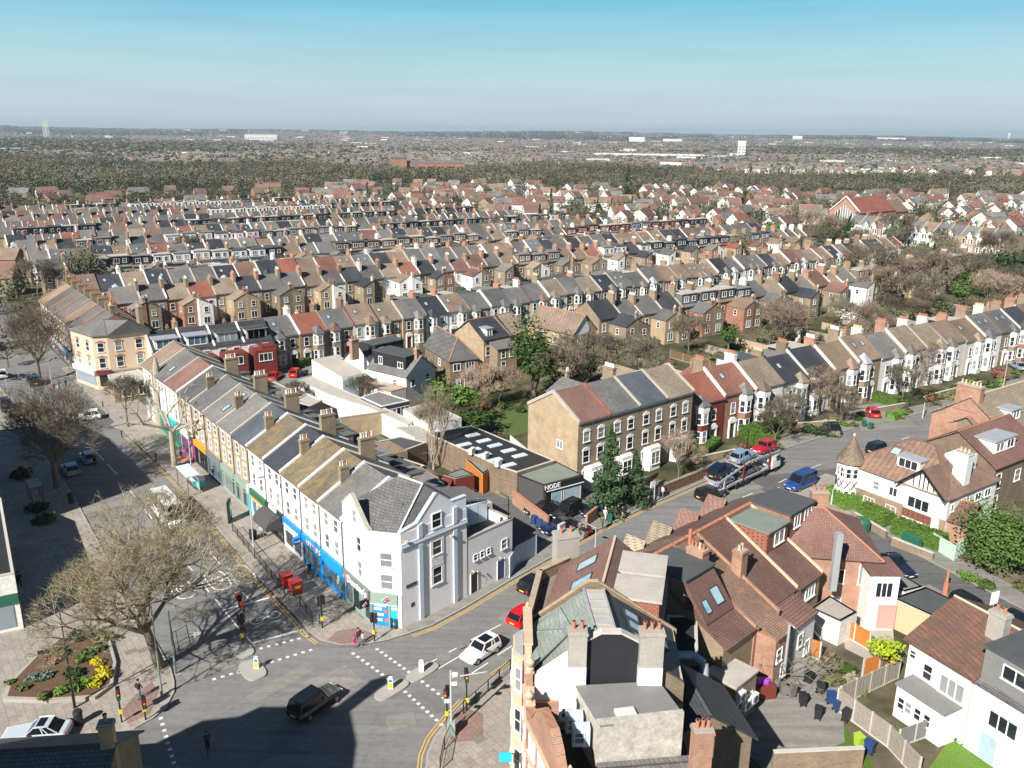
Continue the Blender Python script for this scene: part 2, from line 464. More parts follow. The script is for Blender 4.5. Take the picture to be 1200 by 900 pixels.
tile_mat('slate_dark', (.062, .066, .075), (.045, .048, .054), rough=.55)
tile_mat('slate_blue', (.115, .13, .15), (.09, .10, .118), rough=.5)
tile_mat('slate_mossy', (.185, .165, .125), (.14, .125, .10), (.27, .18, .06), moss_amt=.62)
tile_mat('slate_green', (.27, .30, .27), (.22, .25, .22), (.18, .19, .14), tw=.5, th=.3, moss_amt=.3, gap=.01)
tile_mat('tile_brown', (.26, .19, .14), (.21, .15, .11), (.18, .15, .10), tw=.33, th=.33, moss_amt=.2, gap=.03)
tile_mat('tile_tan', (.31, .25, .185), (.25, .20, .15), (.20, .17, .11), tw=.33, th=.33, moss_amt=.2, gap=.03)
tile_mat('tile_red', (.28, .13, .095), (.22, .105, .08), (.15, .11, .08), tw=.33, th=.3, moss_amt=.1, gap=.03)
tile_mat('tile_redbrown', (.235, .13, .105), (.175, .10, .082), (.16, .12, .09), tw=.2, th=.16, moss_amt=.3)
tile_mat('tile_bright', (.33, .125, .085), (.27, .105, .075), tw=.33, th=.3, gap=.03)
tile_mat('tile_plain_old', (.27, .18, .13), (.19, .13, .10), (.34, .15, .09), tw=.18, th=.12, moss_amt=.35)
tile_mat('tile_old_red', (.30, .145, .095), (.19, .10, .075), (.11, .085, .07), tw=.18, th=.13, moss_amt=.75)
glass_mat('pane', amt=.36)
glass_mat('pane_pale', (.07, .08, .09), (.34, .34, .33), .45)
glass_mat('pane_blue', (.06, .10, .13), (.35, .40, .42), .3)
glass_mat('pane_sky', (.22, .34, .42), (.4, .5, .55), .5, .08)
glossy('white_frame', (.78, .78, .76), .5)
glossy('dark_frame', (.05, .055, .06), .5)
glossy('brown_frame', (.12, .06, .04), .6)
glossy('door_dark', (.03, .03, .035), .4)
glossy('door_blue', (.03, .06, .16), .4)
glossy('door_red', (.25, .03, .02), .4)
glossy('steel', (.45, .46, .47), .35, .8)
glossy('galvanised', (.48, .50, .51), .5, .4)
glossy('post_grey', (.30, .33, .31), .5, .3)
glossy('post_pale', (.50, .52, .50), .5, .2)
glossy('black_paint', (.015, .016, .018), .4)
glossy('plastic_black', (.02, .021, .024), .55)
glossy('plastic_blue', (.02, .055, .16), .5)
glossy('plastic_green', (.02, .12, .07), .5)
glossy('plastic_lime', (.35, .50, .05), .5)
glossy('plastic_teal', (.03, .42, .40), .5)
glossy('plastic_white', (.75, .75, .74), .5)
glossy('post_red', (.50, .02, .025), .35)
glossy('orange_cloth', (.80, .17, .06), .8)
glossy('sign_white', (.80, .80, .80), .5)
glossy('sign_blue', (.02, .22, .60), .5)
glossy('sign_blue_bright', (.01, .27, .68), .45)
glossy('sign_cyan', (.02, .45, .62), .45)
glossy('sign_teal', (.0, .45, .50), .45)
glossy('sign_red', (.65, .02, .03), .45)
glossy('sign_green', (.02, .12, .07), .5)
glossy('sign_green_bright', (.02, .30, .14), .5)
glossy('sign_magenta', (.55, .05, .28), .5)
glossy('sign_purple', (.28, .05, .45), .5)
glossy('sign_yellow', (.85, .62, .02), .5)
glossy('sign_orange', (.80, .30, .03), .5)
glossy('sign_black', (.02, .02, .022), .5)
glossy('sign_grey', (.16, .18, .18), .5)
glossy('sage_paint', (.25, .33, .28), .5)
glossy('brass', (.55, .40, .10), .4, .6)
glossy('rubber', (.012, .012, .013), .8)
glossy('hub', (.40, .41, .43), .35, .7)
glossy('light_red', (.55, .01, .01), .25)
glossy('light_clear', (.75, .78, .80), .15)
glossy('number_white', (.80, .80, .78), .5)
glossy('number_yellow', (.80, .60, .06), .5)
glossy('car_glass', (.010, .013, .016), .05, spec=.7)
for nm, c in dict(white=(.78,.78,.78), black=(.010,.010,.012), silver=(.42,.46,.50), grey=(.16,.17,.19), blue=(.02,.06,.20), navy=(.012,.02,.05), red=(.45,.015,.03), pale_blue=(.28,.38,.50), bright_red=(.60,.01,.01), pale_silver=(.60,.66,.72)).items():
 glossy('paint_'+nm, c, .28, .25 if nm in ('silver','grey','navy','pale_blue','pale_silver') else 0, coat=.7)
for nm, c in dict(skin=(.42,.26,.19), skin_dark=(.12,.07,.045), hair=(.03,.02,.015), hair_brown=(.10,.05,.025), cloth_black=(.02,.02,.022), cloth_navy=(.03,.045,.09), cloth_grey=(.16,.16,.17), cloth_red=(.40,.03,.05), cloth_pink=(.60,.06,.18), cloth_maroon=(.13,.03,.05), cloth_green=(.03,.16,.11), cloth_olive=(.09,.09,.05), cloth_white=(.62,.62,.62), cloth_denim=(.10,.15,.24), cloth_tan=(.34,.26,.18), cloth_teal=(.05,.28,.26)).items():
 rough_mat(nm, c, .1, 6, .8)
def leaf_mat(name, c1, c2, far=False):
 m, nt, b = new_mat(name)
 v = _coord(nt, 'WORLD')
 a = _noise(nt, v, .03 if far else 1.3, 4, .6); f = _noise(nt, v, .12 if far else 9, 2)
 c = _mixc(nt, a, c1, c2)
 c = _mixc(nt, 1.0, c, _ramp(nt, f, [(.3, .78), (.7, 1.25)]), 'MULTIPLY')
 oi = _n(nt, 'ShaderNodeObjectInfo')
 c = _mixc(nt, 1.0, c, _ramp(nt, oi.outputs['Random'], [(0, .7), (1, 1.3)]), 'MULTIPLY')
 nt.links.new(c, b.inputs['Base Color']); b.inputs['Roughness'].default_value = .7
 b.inputs['Specular IOR Level'].default_value = .2
 return m
leaf_mat('leaf_green', (.045, .085, .018), (.08, .13, .03))
leaf_mat('leaf_bright', (.075, .15, .025), (.115, .20, .035))
leaf_mat('leaf_dark', (.018, .04, .014), (.04, .07, .025))
leaf_mat('leaf_conifer', (.022, .055, .02), (.06, .10, .045))
leaf_mat('leaf_olive', (.10, .11, .045), (.15, .15, .06))
leaf_mat('leaf_yellow', (.42, .36, .02), (.52, .44, .03))
leaf_mat('leaf_lime', (.24, .33, .02), (.34, .42, .035))
leaf_mat('leaf_grey', (.10, .14, .11), (.16, .20, .16))
leaf_mat('leaf_rust', (.16, .065, .045), (.22, .11, .06))
leaf_mat('leaf_ground', (.06, .11, .025), (.12, .14, .045))
leaf_mat('leaf_maroon', (.07, .02, .02), (.11, .035, .03))
leaf_mat('blossom', (.30, .29, .24), (.48, .46, .40))
leaf_mat('twig_tan', (.17, .14, .10), (.24, .20, .14))
leaf_mat('twig_yellow', (.21, .18, .115), (.29, .25, .16))
leaf_mat('twig_pink', (.24, .175, .13), (.30, .23, .17))
leaf_mat('twig_brown', (.105, .09, .062), (.16, .135, .095))
leaf_mat('twig_grey', (.12, .112, .08), (.18, .165, .12))
leaf_mat('twig_olive', (.115, .11, .06), (.165, .155, .085))
for nm, c1, c2 in (('brown', (.085, .075, .05), (.13, .115, .075)), ('grey', (.10, .092, .062), (.145, .13, .09)), ('olive', (.085, .085, .045), (.13, .125, .065)), ('dark', (.028, .048, .02), (.05, .075, .03)), ('tan', (.12, .105, .07), (.16, .14, .095))): leaf_mat('far_'+nm, c1, c2, True)
leaf_mat('grass', (.065, .13, .02), (.11, .18, .03))
# ------------------------------------------------------------------ ground, roads, pavements
def sheet(name, poly, z, mat, label=None, kind='structure'):
 mb = MB(); n = len(poly); mb.add([(p[0], p[1], z) for p in poly], [tuple(range(n))])
 ar = sum(poly[i][0]*poly[(i+1) % n][1]-poly[(i+1) % n][0]*poly[i][1] for i in range(n))
 if ar < 0: mb.f = [f[::-1] for f in mb.f]
 return tag(mb.build(name, mat), label, None, None, kind)
def rolling(x, y):
 """far rises that make the skyline"""
 d = math.hypot(x, y)
 k = max(0.0, min(1.0, (d-4500)/5500))
 a = math.atan2(x, y)
 h = 32 + 13*math.sin(a*7+1.0) + 7*math.sin(a*19+.4) + (16 if a < -.1 else 0)*min(1, max(0, (-a-.1)*3)) + 7*max(0, math.sin(a*4-.9))
 return k*k*(3-2*k)*max(0, h)
def ground_sheet():
 mb = MB()
 rad = [0, 30, 80, 160, 320, 700, 1500, 2500, 3500, 4500, 5500, 6500, 7500, 8500, 9300, 10000, 10800, 11800]
 n = 120; v = []
 for r in rad:
  for i in range(n):
   a = 2*math.pi*i/n; x, y = r*math.sin(a), r*math.cos(a)
   v.append((x, y, -.02 + (rolling(x, y) if r > 4400 and abs(math.atan2(x, y)) < 1.2 else 0)))
 f = [(j*n+i, (j+1)*n+i, (j+1)*n+(i+1) % n, j*n+(i+1) % n) for j in range(len(rad)-1) for i in range(n)]
 mb.add(v, f); mb.smooth = True
 return tag(mb.build('ground', 'garden_ground'), 'gardens and open ground reaching to the horizon', None, None, 'structure')
ground_sheet()
PXK = [(20,385),(80,441),(150,511),(206,563),(240,603),(304,679),(350,727),(362,742),(376,752),(398,757),(428,756),(455,751),(480,743),(506,734),(545,713),(600,680),(650,652),(700,622),(750,598),(800,576),(850,554),(900,533),(950,517),(1000,503),(1050,492),(1100,480),(1160,464),(1200,452)]
KW = [P(*q) for q in PXK]
d_ = (KW[4]-KW[2]).normalized()
KW[1] = KW[2]-d_*22; KW[0] = KW[2]-d_*46
KW.append(KW[-1]+(KW[-1]-KW[-2]).normalized()*60); KW.append(KW[-1]+Vector((60, 22)))
KOFF = [6.0]*7+[5.6, 5.4, 5.2, 4.2, 3.6, 3.2]+[3.0]*20
def var_off(pts, offs, sgn):
 out = []
 for i, p in enumerate(pts):
  a = pts[max(0, i-1)]; b = pts[min(len(pts)-1, i+1)]
  t = (b-a).normalized(); out.append(p+Vector((t.y, -t.x))*(offs[i]*sgn))
 return out
def pavement(name, outer, inner, label, mat='paving', z=.12):
 """raised footway: kerb stones along the outer line, slabs to the inner line"""
 poly = list(outer)+list(inner)[::-1]
 mb = MB(); mb.prism(poly, -.015, z)
 o = tag(mb.build(name, mat), label, None, None, 'structure')
 return o
def kerb(pts, side, name='kerb'):
 mb = MB(); a = pts; b = var_off(pts, [.16]*len(pts), side)
 lens = 0
 for i in range(len(a)-1):
  mb.hexa([V3(a[i], -.01), V3(a[i+1], -.01), V3(b[i+1], -.01), V3(b[i], -.01), V3(a[i], .127), V3(a[i+1], .127), V3(b[i+1], .127), V3(b[i], .127)])
 return tag(mb.build(name, 'kerb_stone'), None, None, None, 'structure')
# asphalt sheets
UM = Vector((.608, -.794)); NM = Vector((.794, .608))
KR0 = KW[2]
def main_pt(s, o=0.0): return KR0 + UM*s - NM*o      # s along the high street towards the crossing, o out from the kerb
road_main = [main_pt(-260, -1), main_pt(80, -1), main_pt(80, 14), main_pt(-260, 14)]
sheet('main_road', road_main, 0.0, 'asphalt', 'high street carriageway')
sheet('side_street_road', [P(96,492), P(128,504), P(176,492), P(215,470), P(212,462), P(170,470), P(118,480)], .004, 'asphalt_dark')
sheet('junction_road', [Vector(q) for q in [(-34, 64), (-24, 74), (-14, 74), (-2, 78), (6, 66), (3.5, 50), (-2, 30), (-6, 0), (-34, 0), (-120, 34), (-120, 53)]], .004, 'asphalt')
far_k = KW[12:]
near_k = offset_line(far_k, 9.0)
sheet('second_road', [p for p in offset_line(far_k, -.5)] + [p for p in offset_line(far_k, 9.6)][::-1], .008, 'asphalt', 'road running up past the shop parade')
CK = [P(1003, 604), P(1038, 627), P(1072, 650), P(1200, 716)]
cdir = (CK[3]-CK[2]).normalized(); CK.append(CK[3]+cdir*60)
CN = [p - Vector((-cdir.y, cdir.x))*7.2 for p in CK]
CN[0] = P(925, 600)
sheet('side_road', [Vector((31, 104)), Vector((46, 108))] + CK + CN[::-1], .012, 'asphalt_dark', 'side road dropping away past the villa')
pavement('pavement', KW[:13], var_off(KW, KOFF, -1)[:13], 'slabbed footway in front of the shop parade')
pavement('pavement', KW[12:], var_off(KW, KOFF, -1)[12:], 'narrow footway along the upper side of the road', 'tarmac_path', .118)
kerb(KW, -1)
# west side, wide paved forecourt with the planting bed
WK = [main_pt(-260, 11.9), main_pt(-80, 11.9), P(32,500), P(62,547), P(88,588), main_pt(40, 11.7), P(198,784), P(202,800), P(202,812), P(193,829), P(178,842), P(158,853), P(100,863), P(0,872), P(-200, 885)]
pavement('pavement', WK, [main_pt(-260, 40), main_pt(-80, 42), P(-260, 560), P(-260, 600), P(-260, 640), P(-260, 680), P(-260, 700), P(-260, 720), P(-260, 740), P(-260, 760), P(-260, 780), P(-260, 800), P(-260, 820), P(-260, 840), P(-260, 860)], 'wide paved forecourt with planting bed')
kerb(WK, -1)
# near side, island between junction and ornate brick building
EK = [Vector((-4.9, 20)), P(498,905), P(500,885), P(508,866), P(522,848), P(546,822), P(575,797), P(600,779), P(640,752)]
EK += [p for p in near_k[4:10]]
pavement('pavement', EK, [p+Vector((6, -6)) if i > 7 else p+Vector((14, -3)) for i, p in enumerate(EK)], 'paved corner with railings')
kerb(EK, 1)
EK2 = [P(968, 567)] + near_k[11:]
pavement('pavement', EK2, [p+Vector((2.6, -3.6)) for p in EK2], 'footway outside the half timbered villa', 'tarmac_path', .108)
kerb(EK2, 1)
PV2 = [P(962, 578), P(975,590)] + CK[1:]
pavement('pavement', PV2, [p + Vector((-cdir.y, cdir.x))*3.4 for p in PV2], 'footway beside the side road', 'tarmac_path', .121)
kerb(PV2, -1)
# dropped red tactile slabs at crossings
for a in ([(383,752),(398,756),(428,755),(440,745),(418,737),(395,741)], [(520,850),(540,830),(566,838),(566,868),(530,872)], [(150,850),(176,838),(186,812),(178,800),(160,815),(142,835)]):
 sheet('tactile_paving', [P(*q) for q in a], .130, 'paving_red', None)
sheet('side_street_paving', [P(128,500), P(150,508), P(205,560), P(222,525), P(215,465), P(178,470), P(160,486), P(140,491)], .135, 'paving')
sheet('service_yard', [Vector(q) for q in [(2, 80), (12, 91), (2, 104), (-12, 92)]], .004, 'asphalt_dark')
sheet('forecourt', [Vector(q) for q in [(10, 91), (22, 101), (12, 108), (3, 99)]], .014, 'concrete_dark')
# painted lines
RP = MB(); RY = MB()
ZL = .012+.006
def dash(a, b, w=.12, mb=None, z=ZL): strip(mb or RP, [P(*a), P(*b)], w, z)
for a, b in [((95,515),(106,524)),((112.5,530),(122,540)),((126,544),(137,556)),((78,497),(87,507)),((60,478),(69,488)),((44,462),(52,471)),((220,663),(226,669)),((237,683),(245,694)),((252,702),(280,737)),((246,647),(258,661)),((265,670),(279,686)),((196,630),(205,642)),((170,598),(178,608)),((150,572),(158,582)),
   ((286,742),(295,754)),((284,694),(296,706))]: dash(a, b)
dash((263,714.6),(321.6,699), .22); dash((295,754),(356,737.5), .28)
for a, b in [((502,777.6),(538,758)),((514,783.6),(542,767)),((552,750),(587,732)),((583,768),(600,757)),((553,789),(572,777)),((640,702),(655,693)),((680,680),(694,671)),((716,658),(730,649)),((752,637),(768,628)),((950,549),(962,544)),((985,536),(997,532)),((1020,525),(1032,521)),((1056,515),(1066,512)),((1092,505),(1102,502)),((912,566),(922,561)),((870,583),(882,578))]: dash(a, b)
def dots(a, b, n):
 A, B = P(*a), P(*b)
 for i in range(n):
  c = A.lerp(B, i/(n-1)); t = (B-A).normalized()*.14; s = Vector((-t.y, t.x))
  RP.add([V3(c-t-s, ZL), V3(c+t-s, ZL), V3(c+t+s, ZL), V3(c-t+s, ZL)], [(0,1,2,3)])
dots((306,760),(367.5,744), 8); dots((209,789.5),(270,771), 8); dots((251,796),(364,762), 13)
dots((414,766),(454,795), 8); dots((475,811),(517,849), 9); dots((442,761),(479,787.6), 8); dots((495,799),(520,818), 5)
dots((188.5,842),(206,902), 9); dots((280,788),(285,786), 2)
def two_yellow(pts, side):
 for o in (.30, .55): strip(RY, var_off(pts, [o]*len(pts), side), .10, ZL+.002)
two_yellow(KW[2:9], 1); two_yellow(KW[12:22], 1); two_yellow(EK[1:6], -1); two_yellow(EK[6:12], -1)
tag(RP.build('road_marking', 'road_paint'), 'white lane, stop and crossing marks', None, None, 'structure')
tag(RY.build('yellow_line', 'road_yellow'), 'double yellow lines beside the kerbs', None, None, 'structure')
def ground_text(txt, px, size, direction, sy=2.2):
 me = text_mesh(txt, size, .002, False); me.transform(Matrix.Rotation(-math.pi/2, 4, 'X'))
 me.transform(Matrix.Diagonal((1, sy, 1, 1))); me.materials.clear(); me.materials.append(MATS['road_paint'])
 p = P(*px); o = place('road_number', me, None, (p.x, p.y, ZL)); o.rotation_euler = (0, 0, direction)
 return tag(o, None, None, None, 'structure')
AM = math.atan2(UM.y, UM.x)          # travel direction towards the crossing
def oval(px, a, b, w=.14):
 c = P(*px); mb = MB(); pts = []
 for i in range(33):
  t = 2*math.pi*i/32; q = Vector((b*math.copysign(abs(math.cos(t))**.7, math.cos(t)), a*math.copysign(abs(math.sin(t))**.7, math.sin(t))))
  pts.append(c + UM*q.x + NM*q.y)
 strip(mb, pts, w, ZL); return tag(mb.build('road_roundel', 'road_paint'), None, None, None, 'structure')
for px, dr in (((284,673), AM-math.pi/2+math.pi), ((255,680), AM-math.pi/2+math.pi), ((213,690), AM+math.pi/2+math.pi)):
 ground_text('20', px, 1.1, dr, 1.6); oval(px, .95, 2.1)
def bike(px, dr, k=1.0):
 mb = MB(); Z = ZL
 c0 = P(*px); rot = Matrix.Rotation(dr, 2)
 def q(x, y): return c0 + rot @ Vector((x*k, y*k))
 for cx in (-.55, .55):
  strip(mb, [q(cx+.38*math.cos(t*math.pi/8), .38*math.sin(t*math.pi/8)) for t in range(17)], .07*k, Z)
 for a, b in (((-.55,0),(-.25,.6)), ((-.25,.6),(.4,.6)), ((.4,.6),(.05,0)), ((.05,0),(-.55,0)), ((.05,0),(-.25,.6)), ((.55,0),(.35,.85)), ((.35,.85),(.6,.9)), ((-.35,.75),(-.05,.75))):
  strip(mb, [q(*a), q(*b)], .07*k, Z)
 return tag(mb.build('bicycle_marking', 'road_paint'), None, None, None, 'structure')
bike((311,724), AM-math.pi/2+math.pi, 1.5); bike((230,741), AM+math.pi/2+math.pi, .8)
# patches of newer tarmac and iron covers
for k, (px, w, h, r, m) in enumerate([((404,640),0,0,0,'asphalt_dark')]): pass
def patch(px, w, h, r, m, z=.021, name='road_patch'):
 c = P(*px); rot = Matrix.Rotation(r, 2)
 return sheet(name, [c+rot @ Vector(q) for q in ((-w/2,-h/2),(w/2,-h/2),(w/2,h/2),(-w/2,h/2))], z, m)
for px, w, h, r in [((330,800),6,1.4,.9),((470,845),2.2,1.6,.3),((250,780),2.4,5,AM),((620,712),7,1.2,.72),((860,577),9,1.3,.5),((140,590),2,9,AM),((230,610),1.2,8,AM+1.57),((1110,700),5,1.1,-1.1),((520,770),1.2,1.2,.2),((180,620),5,2.5,AM),((390,800),4,3,.7),((700,650),6,1.8,.7),((560,800),3,2,.7)]:
 patch(px, w, h, r, 'tarmac_path', .0225)
for px, z in [((205,827),.023),((209,814),.023),((185,878),.023),((342,838),.023),((128,850),.14),((378,733),.14),((398,745),.14),((540,759),.14),((504,731),.14),((153,765),.14),((168,763),.14),((562,868),.14)]:
 patch(px, .9, .6, .7, 'slate_stone', z, 'manhole_cover')
# ------------------------------------------------------------------ trees
def leaf_cloud(mb, rr, c, rx, ry, rz, n, size, m=0, hollow=.35, drop=.3, calm=False):
 """many small leaf-sprays spread through a crown, thicker towards its skin, in uneven clumps"""
 cl = [(rr.gauss(0, 1), rr.gauss(0, 1), rr.gauss(0, 1)) for _ in range(14)]
 cl = [Vector(q).normalized() for q in cl]
 wts = [rr.uniform(.75, 1.18) for _ in cl]
 vs, fs = [], []
 for _ in range(n):
  d = Vector((rr.gauss(0, 1), rr.gauss(0, 1), rr.gauss(0, 1))).normalized()
  if d.z < -drop: d.z *= .3
  k = max(range(len(cl)), key=lambda i: cl[i].dot(d))
  r = (hollow + (1-hollow)*rr.random()**.5)*wts[k]*(1-.18*(1-cl[k].dot(d))*2)
  p = Vector((c[0]+d.x*rx*r, c[1]+d.y*ry*r, c[2]+d.z*rz*r))
  u = Vector((rr.gauss(0, 1), rr.gauss(0, 1), rr.gauss(0, .6))).normalized()
  w = (u.cross(d)+Vector((rr.uniform(-.3, .3),)*3)).normalized()
  if calm: u = (u-d*u.dot(d)).normalized(); w = u.cross(d)
  s = size*rr.uniform(.6, 1.4)
  o = len(vs); vs += [p-u*s, p-w*s*.6, p+u*s, p+w*s*.6]; fs.append((o, o+1, o+2, o+3))
 mb.add(vs, fs, m)
def branching(mb, rr, p, d, L, r, depth, spread, m, twig_m, up=.25, shrink=.74, kids=3, tips=None, minr=.012, segs=2, sides=5):
 """one limb and everything that grows from it"""
 q = Vector(p); dd = Vector(d)
 for s in range(segs):
  nd = (dd + Vector((rr.gauss(0, .12), rr.gauss(0, .12), rr.gauss(0, .06)+up*.12))).normalized()
  e = q + nd*(L/segs); r2 = r*(1-.22/segs*(s+1))
  if r > .045: mb.tube(q, e, r*(1-.22/segs*s), r2, sides if r > .1 else 4, m, False)
  else:
   a = nd.orthogonal().normalized(); b = nd.cross(a)
   w = max(minr, r)
   vs = [q+a*w, q-a*w*.6+b*w, q-a*w*.6-b*w, e+a*w*.6, e-a*w*.4+b*w*.6, e-a*w*.4-b*w*.6]
   mb.add(vs, [(0,1,4,3),(1,2,5,4),(2,0,3,5)], twig_m)
  q, dd = e, nd
 if depth <= 0:
  if tips is not None: tips.append(q)
  return
 n = kids + (1 if rr.random() < .35 else 0)
 base = rr.uniform(0, 6.28)
 for k in range(n):
  a = base + 6.28*k/n + rr.uniform(-.5, .5)
  o = dd.orthogonal().normalized(); o = Matrix.Rotation(a, 3, dd) @ o
  sp = spread*rr.uniform(.55, 1.2)
  nd = (dd*math.cos(sp)+o*math.sin(sp) + Vector((0, 0, up))*.6).normalized()
  branching(mb, rr, q, nd, L*shrink*rr.uniform(.8, 1.15), r*.62, depth-1, spread, m, twig_m, up, shrink, kids, tips, minr, max(1, segs-1) if depth < 3 else segs, sides)
def bare_tree_mesh(seed, h, trunk_h, r, depth=5, spread=.5, up=.25, kids=3, bark='bark', twig='twig_tan', minr=.014, lean=(0, 0), first=5, shrink=.74, extra=0, tipn=0, tipl=.8):
 rr = random.Random(seed); mb = MB(); tm = MB(); tips = []
 top = Vector((lean[0], lean[1], trunk_h))
 tm.tube((0, 0, -.2), (lean[0]*.3, lean[1]*.3, trunk_h*.35), r*1.25, r, 10, 0); tm.tube((lean[0]*.3, lean[1]*.3, trunk_h*.35), top, r, r*.8, 10, 0)
 L = (h-trunk_h)*(1-shrink)/(1-shrink**(depth+1))*1.22
 for k in range(first):
  a = 6.28*k/first + rr.uniform(-.4, .4); sp = spread*rr.uniform(.6, 1.5)
  d = Vector((math.sin(sp)*math.cos(a), math.sin(sp)*math.sin(a), math.cos(sp)))
  branching(mb, rr, top-Vector((0, 0, rr.uniform(0, trunk_h*.2))), d, L*rr.uniform(.85, 1.15), r*.55, depth, spread, 0, 1, up, shrink, kids, tips, minr)
 for t in tips:
  for _ in range(tipn):
   d = Vector((rr.gauss(0, 1), rr.gauss(0, 1), rr.gauss(.6, .7))).normalized()*tipl*rr.uniform(.5, 1.2)
   a = d.orthogonal().normalized()*minr*.9; b = d.cross(a).normalized()*minr*.9
   mb.add([t+a, t-a, t+d+a*.4, t+b, t-b, t+d+b*.4], [(0, 1, 2), (3, 4, 5)], 1)
 return tm.mesh('trunk', [bark]), mb.mesh('crown', [bark, twig])
def leafy_tree_mesh(seed, h, w, trunk_h, n=900, size=.28, leaf='leaf_green', shape='round', bark='bark', lobes=6):
 rr = random.Random(seed); mb = MB(); tm = MB()
 r = .035*h
 tm.tube((0, 0, -.2), (0, 0, trunk_h+ (h-trunk_h)*.35), r, r*.5, 7, 0)
 ch = h-trunk_h
 if shape == 'cone':
  L = 12
  for k in range(L):
   t = k/(L-1); rad = w/2*(1-t)**.8*rr.uniform(.82, 1.12)+.12; z = trunk_h + ch*(.04+.96*t)
   for j in range(max(3, int(8*(1-t)))):
    a = rr.uniform(0, 6.28); q = rad*rr.uniform(.3, .75)
    leaf_cloud(mb, rr, (q*math.cos(a), q*math.sin(a), z-.2), rad*.55, rad*.55, ch/L*.95, int(n/60)+3, size, 0, .2, 1)
 else:
  for k in range(lobes):
   a = 6.28*k/lobes + rr.uniform(-.5, .5); q = w*.5*rr.uniform(.25, .5)*(0 if k == 0 else 1)
   zz = trunk_h + ch*rr.uniform(.3, .68); s = rr.uniform(.34, .56)
   leaf_cloud(mb, rr, (q*math.cos(a), q*math.sin(a), zz), w*s*.72, w*s*.72, ch*s*.75, n//lobes, size, 0, .25)
   tm.tube((0, 0, trunk_h*.8), (q*math.cos(a)*.9, q*math.sin(a)*.9, zz), r*.4, r*.15, 5, 0)
 return tm.mesh('trunk', [bark]), mb.mesh('crown', [leaf])
def plant_tree(name, label, cat, loc, meshes, scale=1.0, rz=None, group=None, crown_mat=None, bark_mat=None):
 t = thing(name, label, cat, V3(loc, loc[2] if len(loc) > 2 else 0), rnd.uniform(0, 6.28) if rz is None else rz, group)
 t.scale = (scale,)*3 if isinstance(scale, (int, float)) else scale
 a = place('trunk', meshes[0], t); b = place('crown', meshes[1], t)
 if crown_mat:
  i = len(b.material_slots)-1
  for k in range(len(b.material_slots)):
   if k == i or crown_mat.startswith('leaf'):
    b.material_slots[k].link = 'OBJECT'; b.material_slots[k].material = MATS[crown_mat]
 return t
def bush_mesh(seed, n=260, size=.16, leaf='leaf_green', flat=.7):
 rr = random.Random(seed); mb = MB()
 for k in range(5):
  a = rr.uniform(0, 6.28); q = rr.uniform(0, .42)
  leaf_cloud(mb, rr, (q*math.cos(a), q*math.sin(a), .35*flat), .5, .5, .5*flat, n//5, size, 0, .3, .6)
 for i, v in enumerate(mb.v):
  if v[2] < 0: mb.v[i] = (v[0], v[1], 0.0)
 return mb.mesh('bush', [leaf])
def hedge_mb(L, w, h, seed=0, n=None):
 """clipped hedge: solid core with a skin of leaf sprays"""
 rr = random.Random(seed); mb = MB(); n = n or int(L*w*60+L*h*130)
 mb.box(.08, L-.08, .08, w-.08, 0, h-.08)
 vs, fs = [], []
 for _ in range(n):
  f = rr.random(); x = rr.uniform(0, L)
  tot = w+2*h
  if f < w/tot: p = Vector((x, rr.uniform(0, w), h+rr.uniform(-.06, .06))); nn = Vector((0, 0, 1))
  elif f < (w+h)/tot: p = Vector((x, rr.uniform(-.06, .06), rr.uniform(0, h))); nn = Vector((0, -1, 0))
  else: p = Vector((x, w+rr.uniform(-.06, .06), rr.uniform(0, h))); nn = Vector((0, 1, 0))
  u = (Vector((rr.gauss(0, 1), rr.gauss(0, 1), rr.gauss(0, 1)))*.9+nn.orthogonal()).normalized()
  w2 = u.cross(nn+Vector((rr.gauss(0, .5), rr.gauss(0, .5), 0))).normalized(); s = rr.uniform(.08, .16)
  o = len(vs); vs += [p-u*s, p-w2*s*.7, p+u*s, p+w2*s*.7]; fs.append((o, o+1, o+2, o+3))
 mb.add(vs, fs); return mb
def hedge(label, a, b, w, h, mat='leaf_bright', name='hedge', group=None):
 a, b = Vector(a), Vector(b); L = (b-a).length
 o = hedge_mb(L, w, h, int(a.x*7+a.y)).build(name, mat, None, V3(a), math.atan2(b.y-a.y, b.x-a.x))
 return tag(o, label, 'hedge', group)
# patterns shared by the many garden trees
TREES = {}
for k in range(3):
 TREES['bare%d' % k] = bare_tree_mesh(20+k, 8, 2.2, .16, 4, .5, .25, 3, twig='twig_brown', minr=.035, tipn=3, tipl=.9)
 TREES['round%d' % k] = leafy_tree_mesh(40+k, 7, 6, 1.6, 1300, .26, 'leaf_green')
 TREES['cone%d' % k] = leafy_tree_mesh(60+k, 9, 4, .6, 1400, .22, 'leaf_conifer', 'cone')
TREES['haze0'] = leafy_tree_mesh(70, 8, 8, 1.8, 1500, .17, 'twig_olive')
TREES['haze1'] = leafy_tree_mesh(71, 8, 8, 1.8, 1500, .17, 'twig_olive')
BUSH = [bush_mesh(80+k) for k in range(4)]
def bush(label, loc, s, mat, name='bush', group=None, h=None, cat='bush'):
 o = place(name, BUSH[rnd.randrange(4)], None, V3(loc, loc[2] if len(loc) > 2 else 0), rnd.uniform(0, 6.28))
 o.scale = (s, s, h or s*.9)
 o.material_slots[0].link = 'OBJECT'; o.material_slots[0].material = MATS[mat]
 return tag(o, label, cat, group)
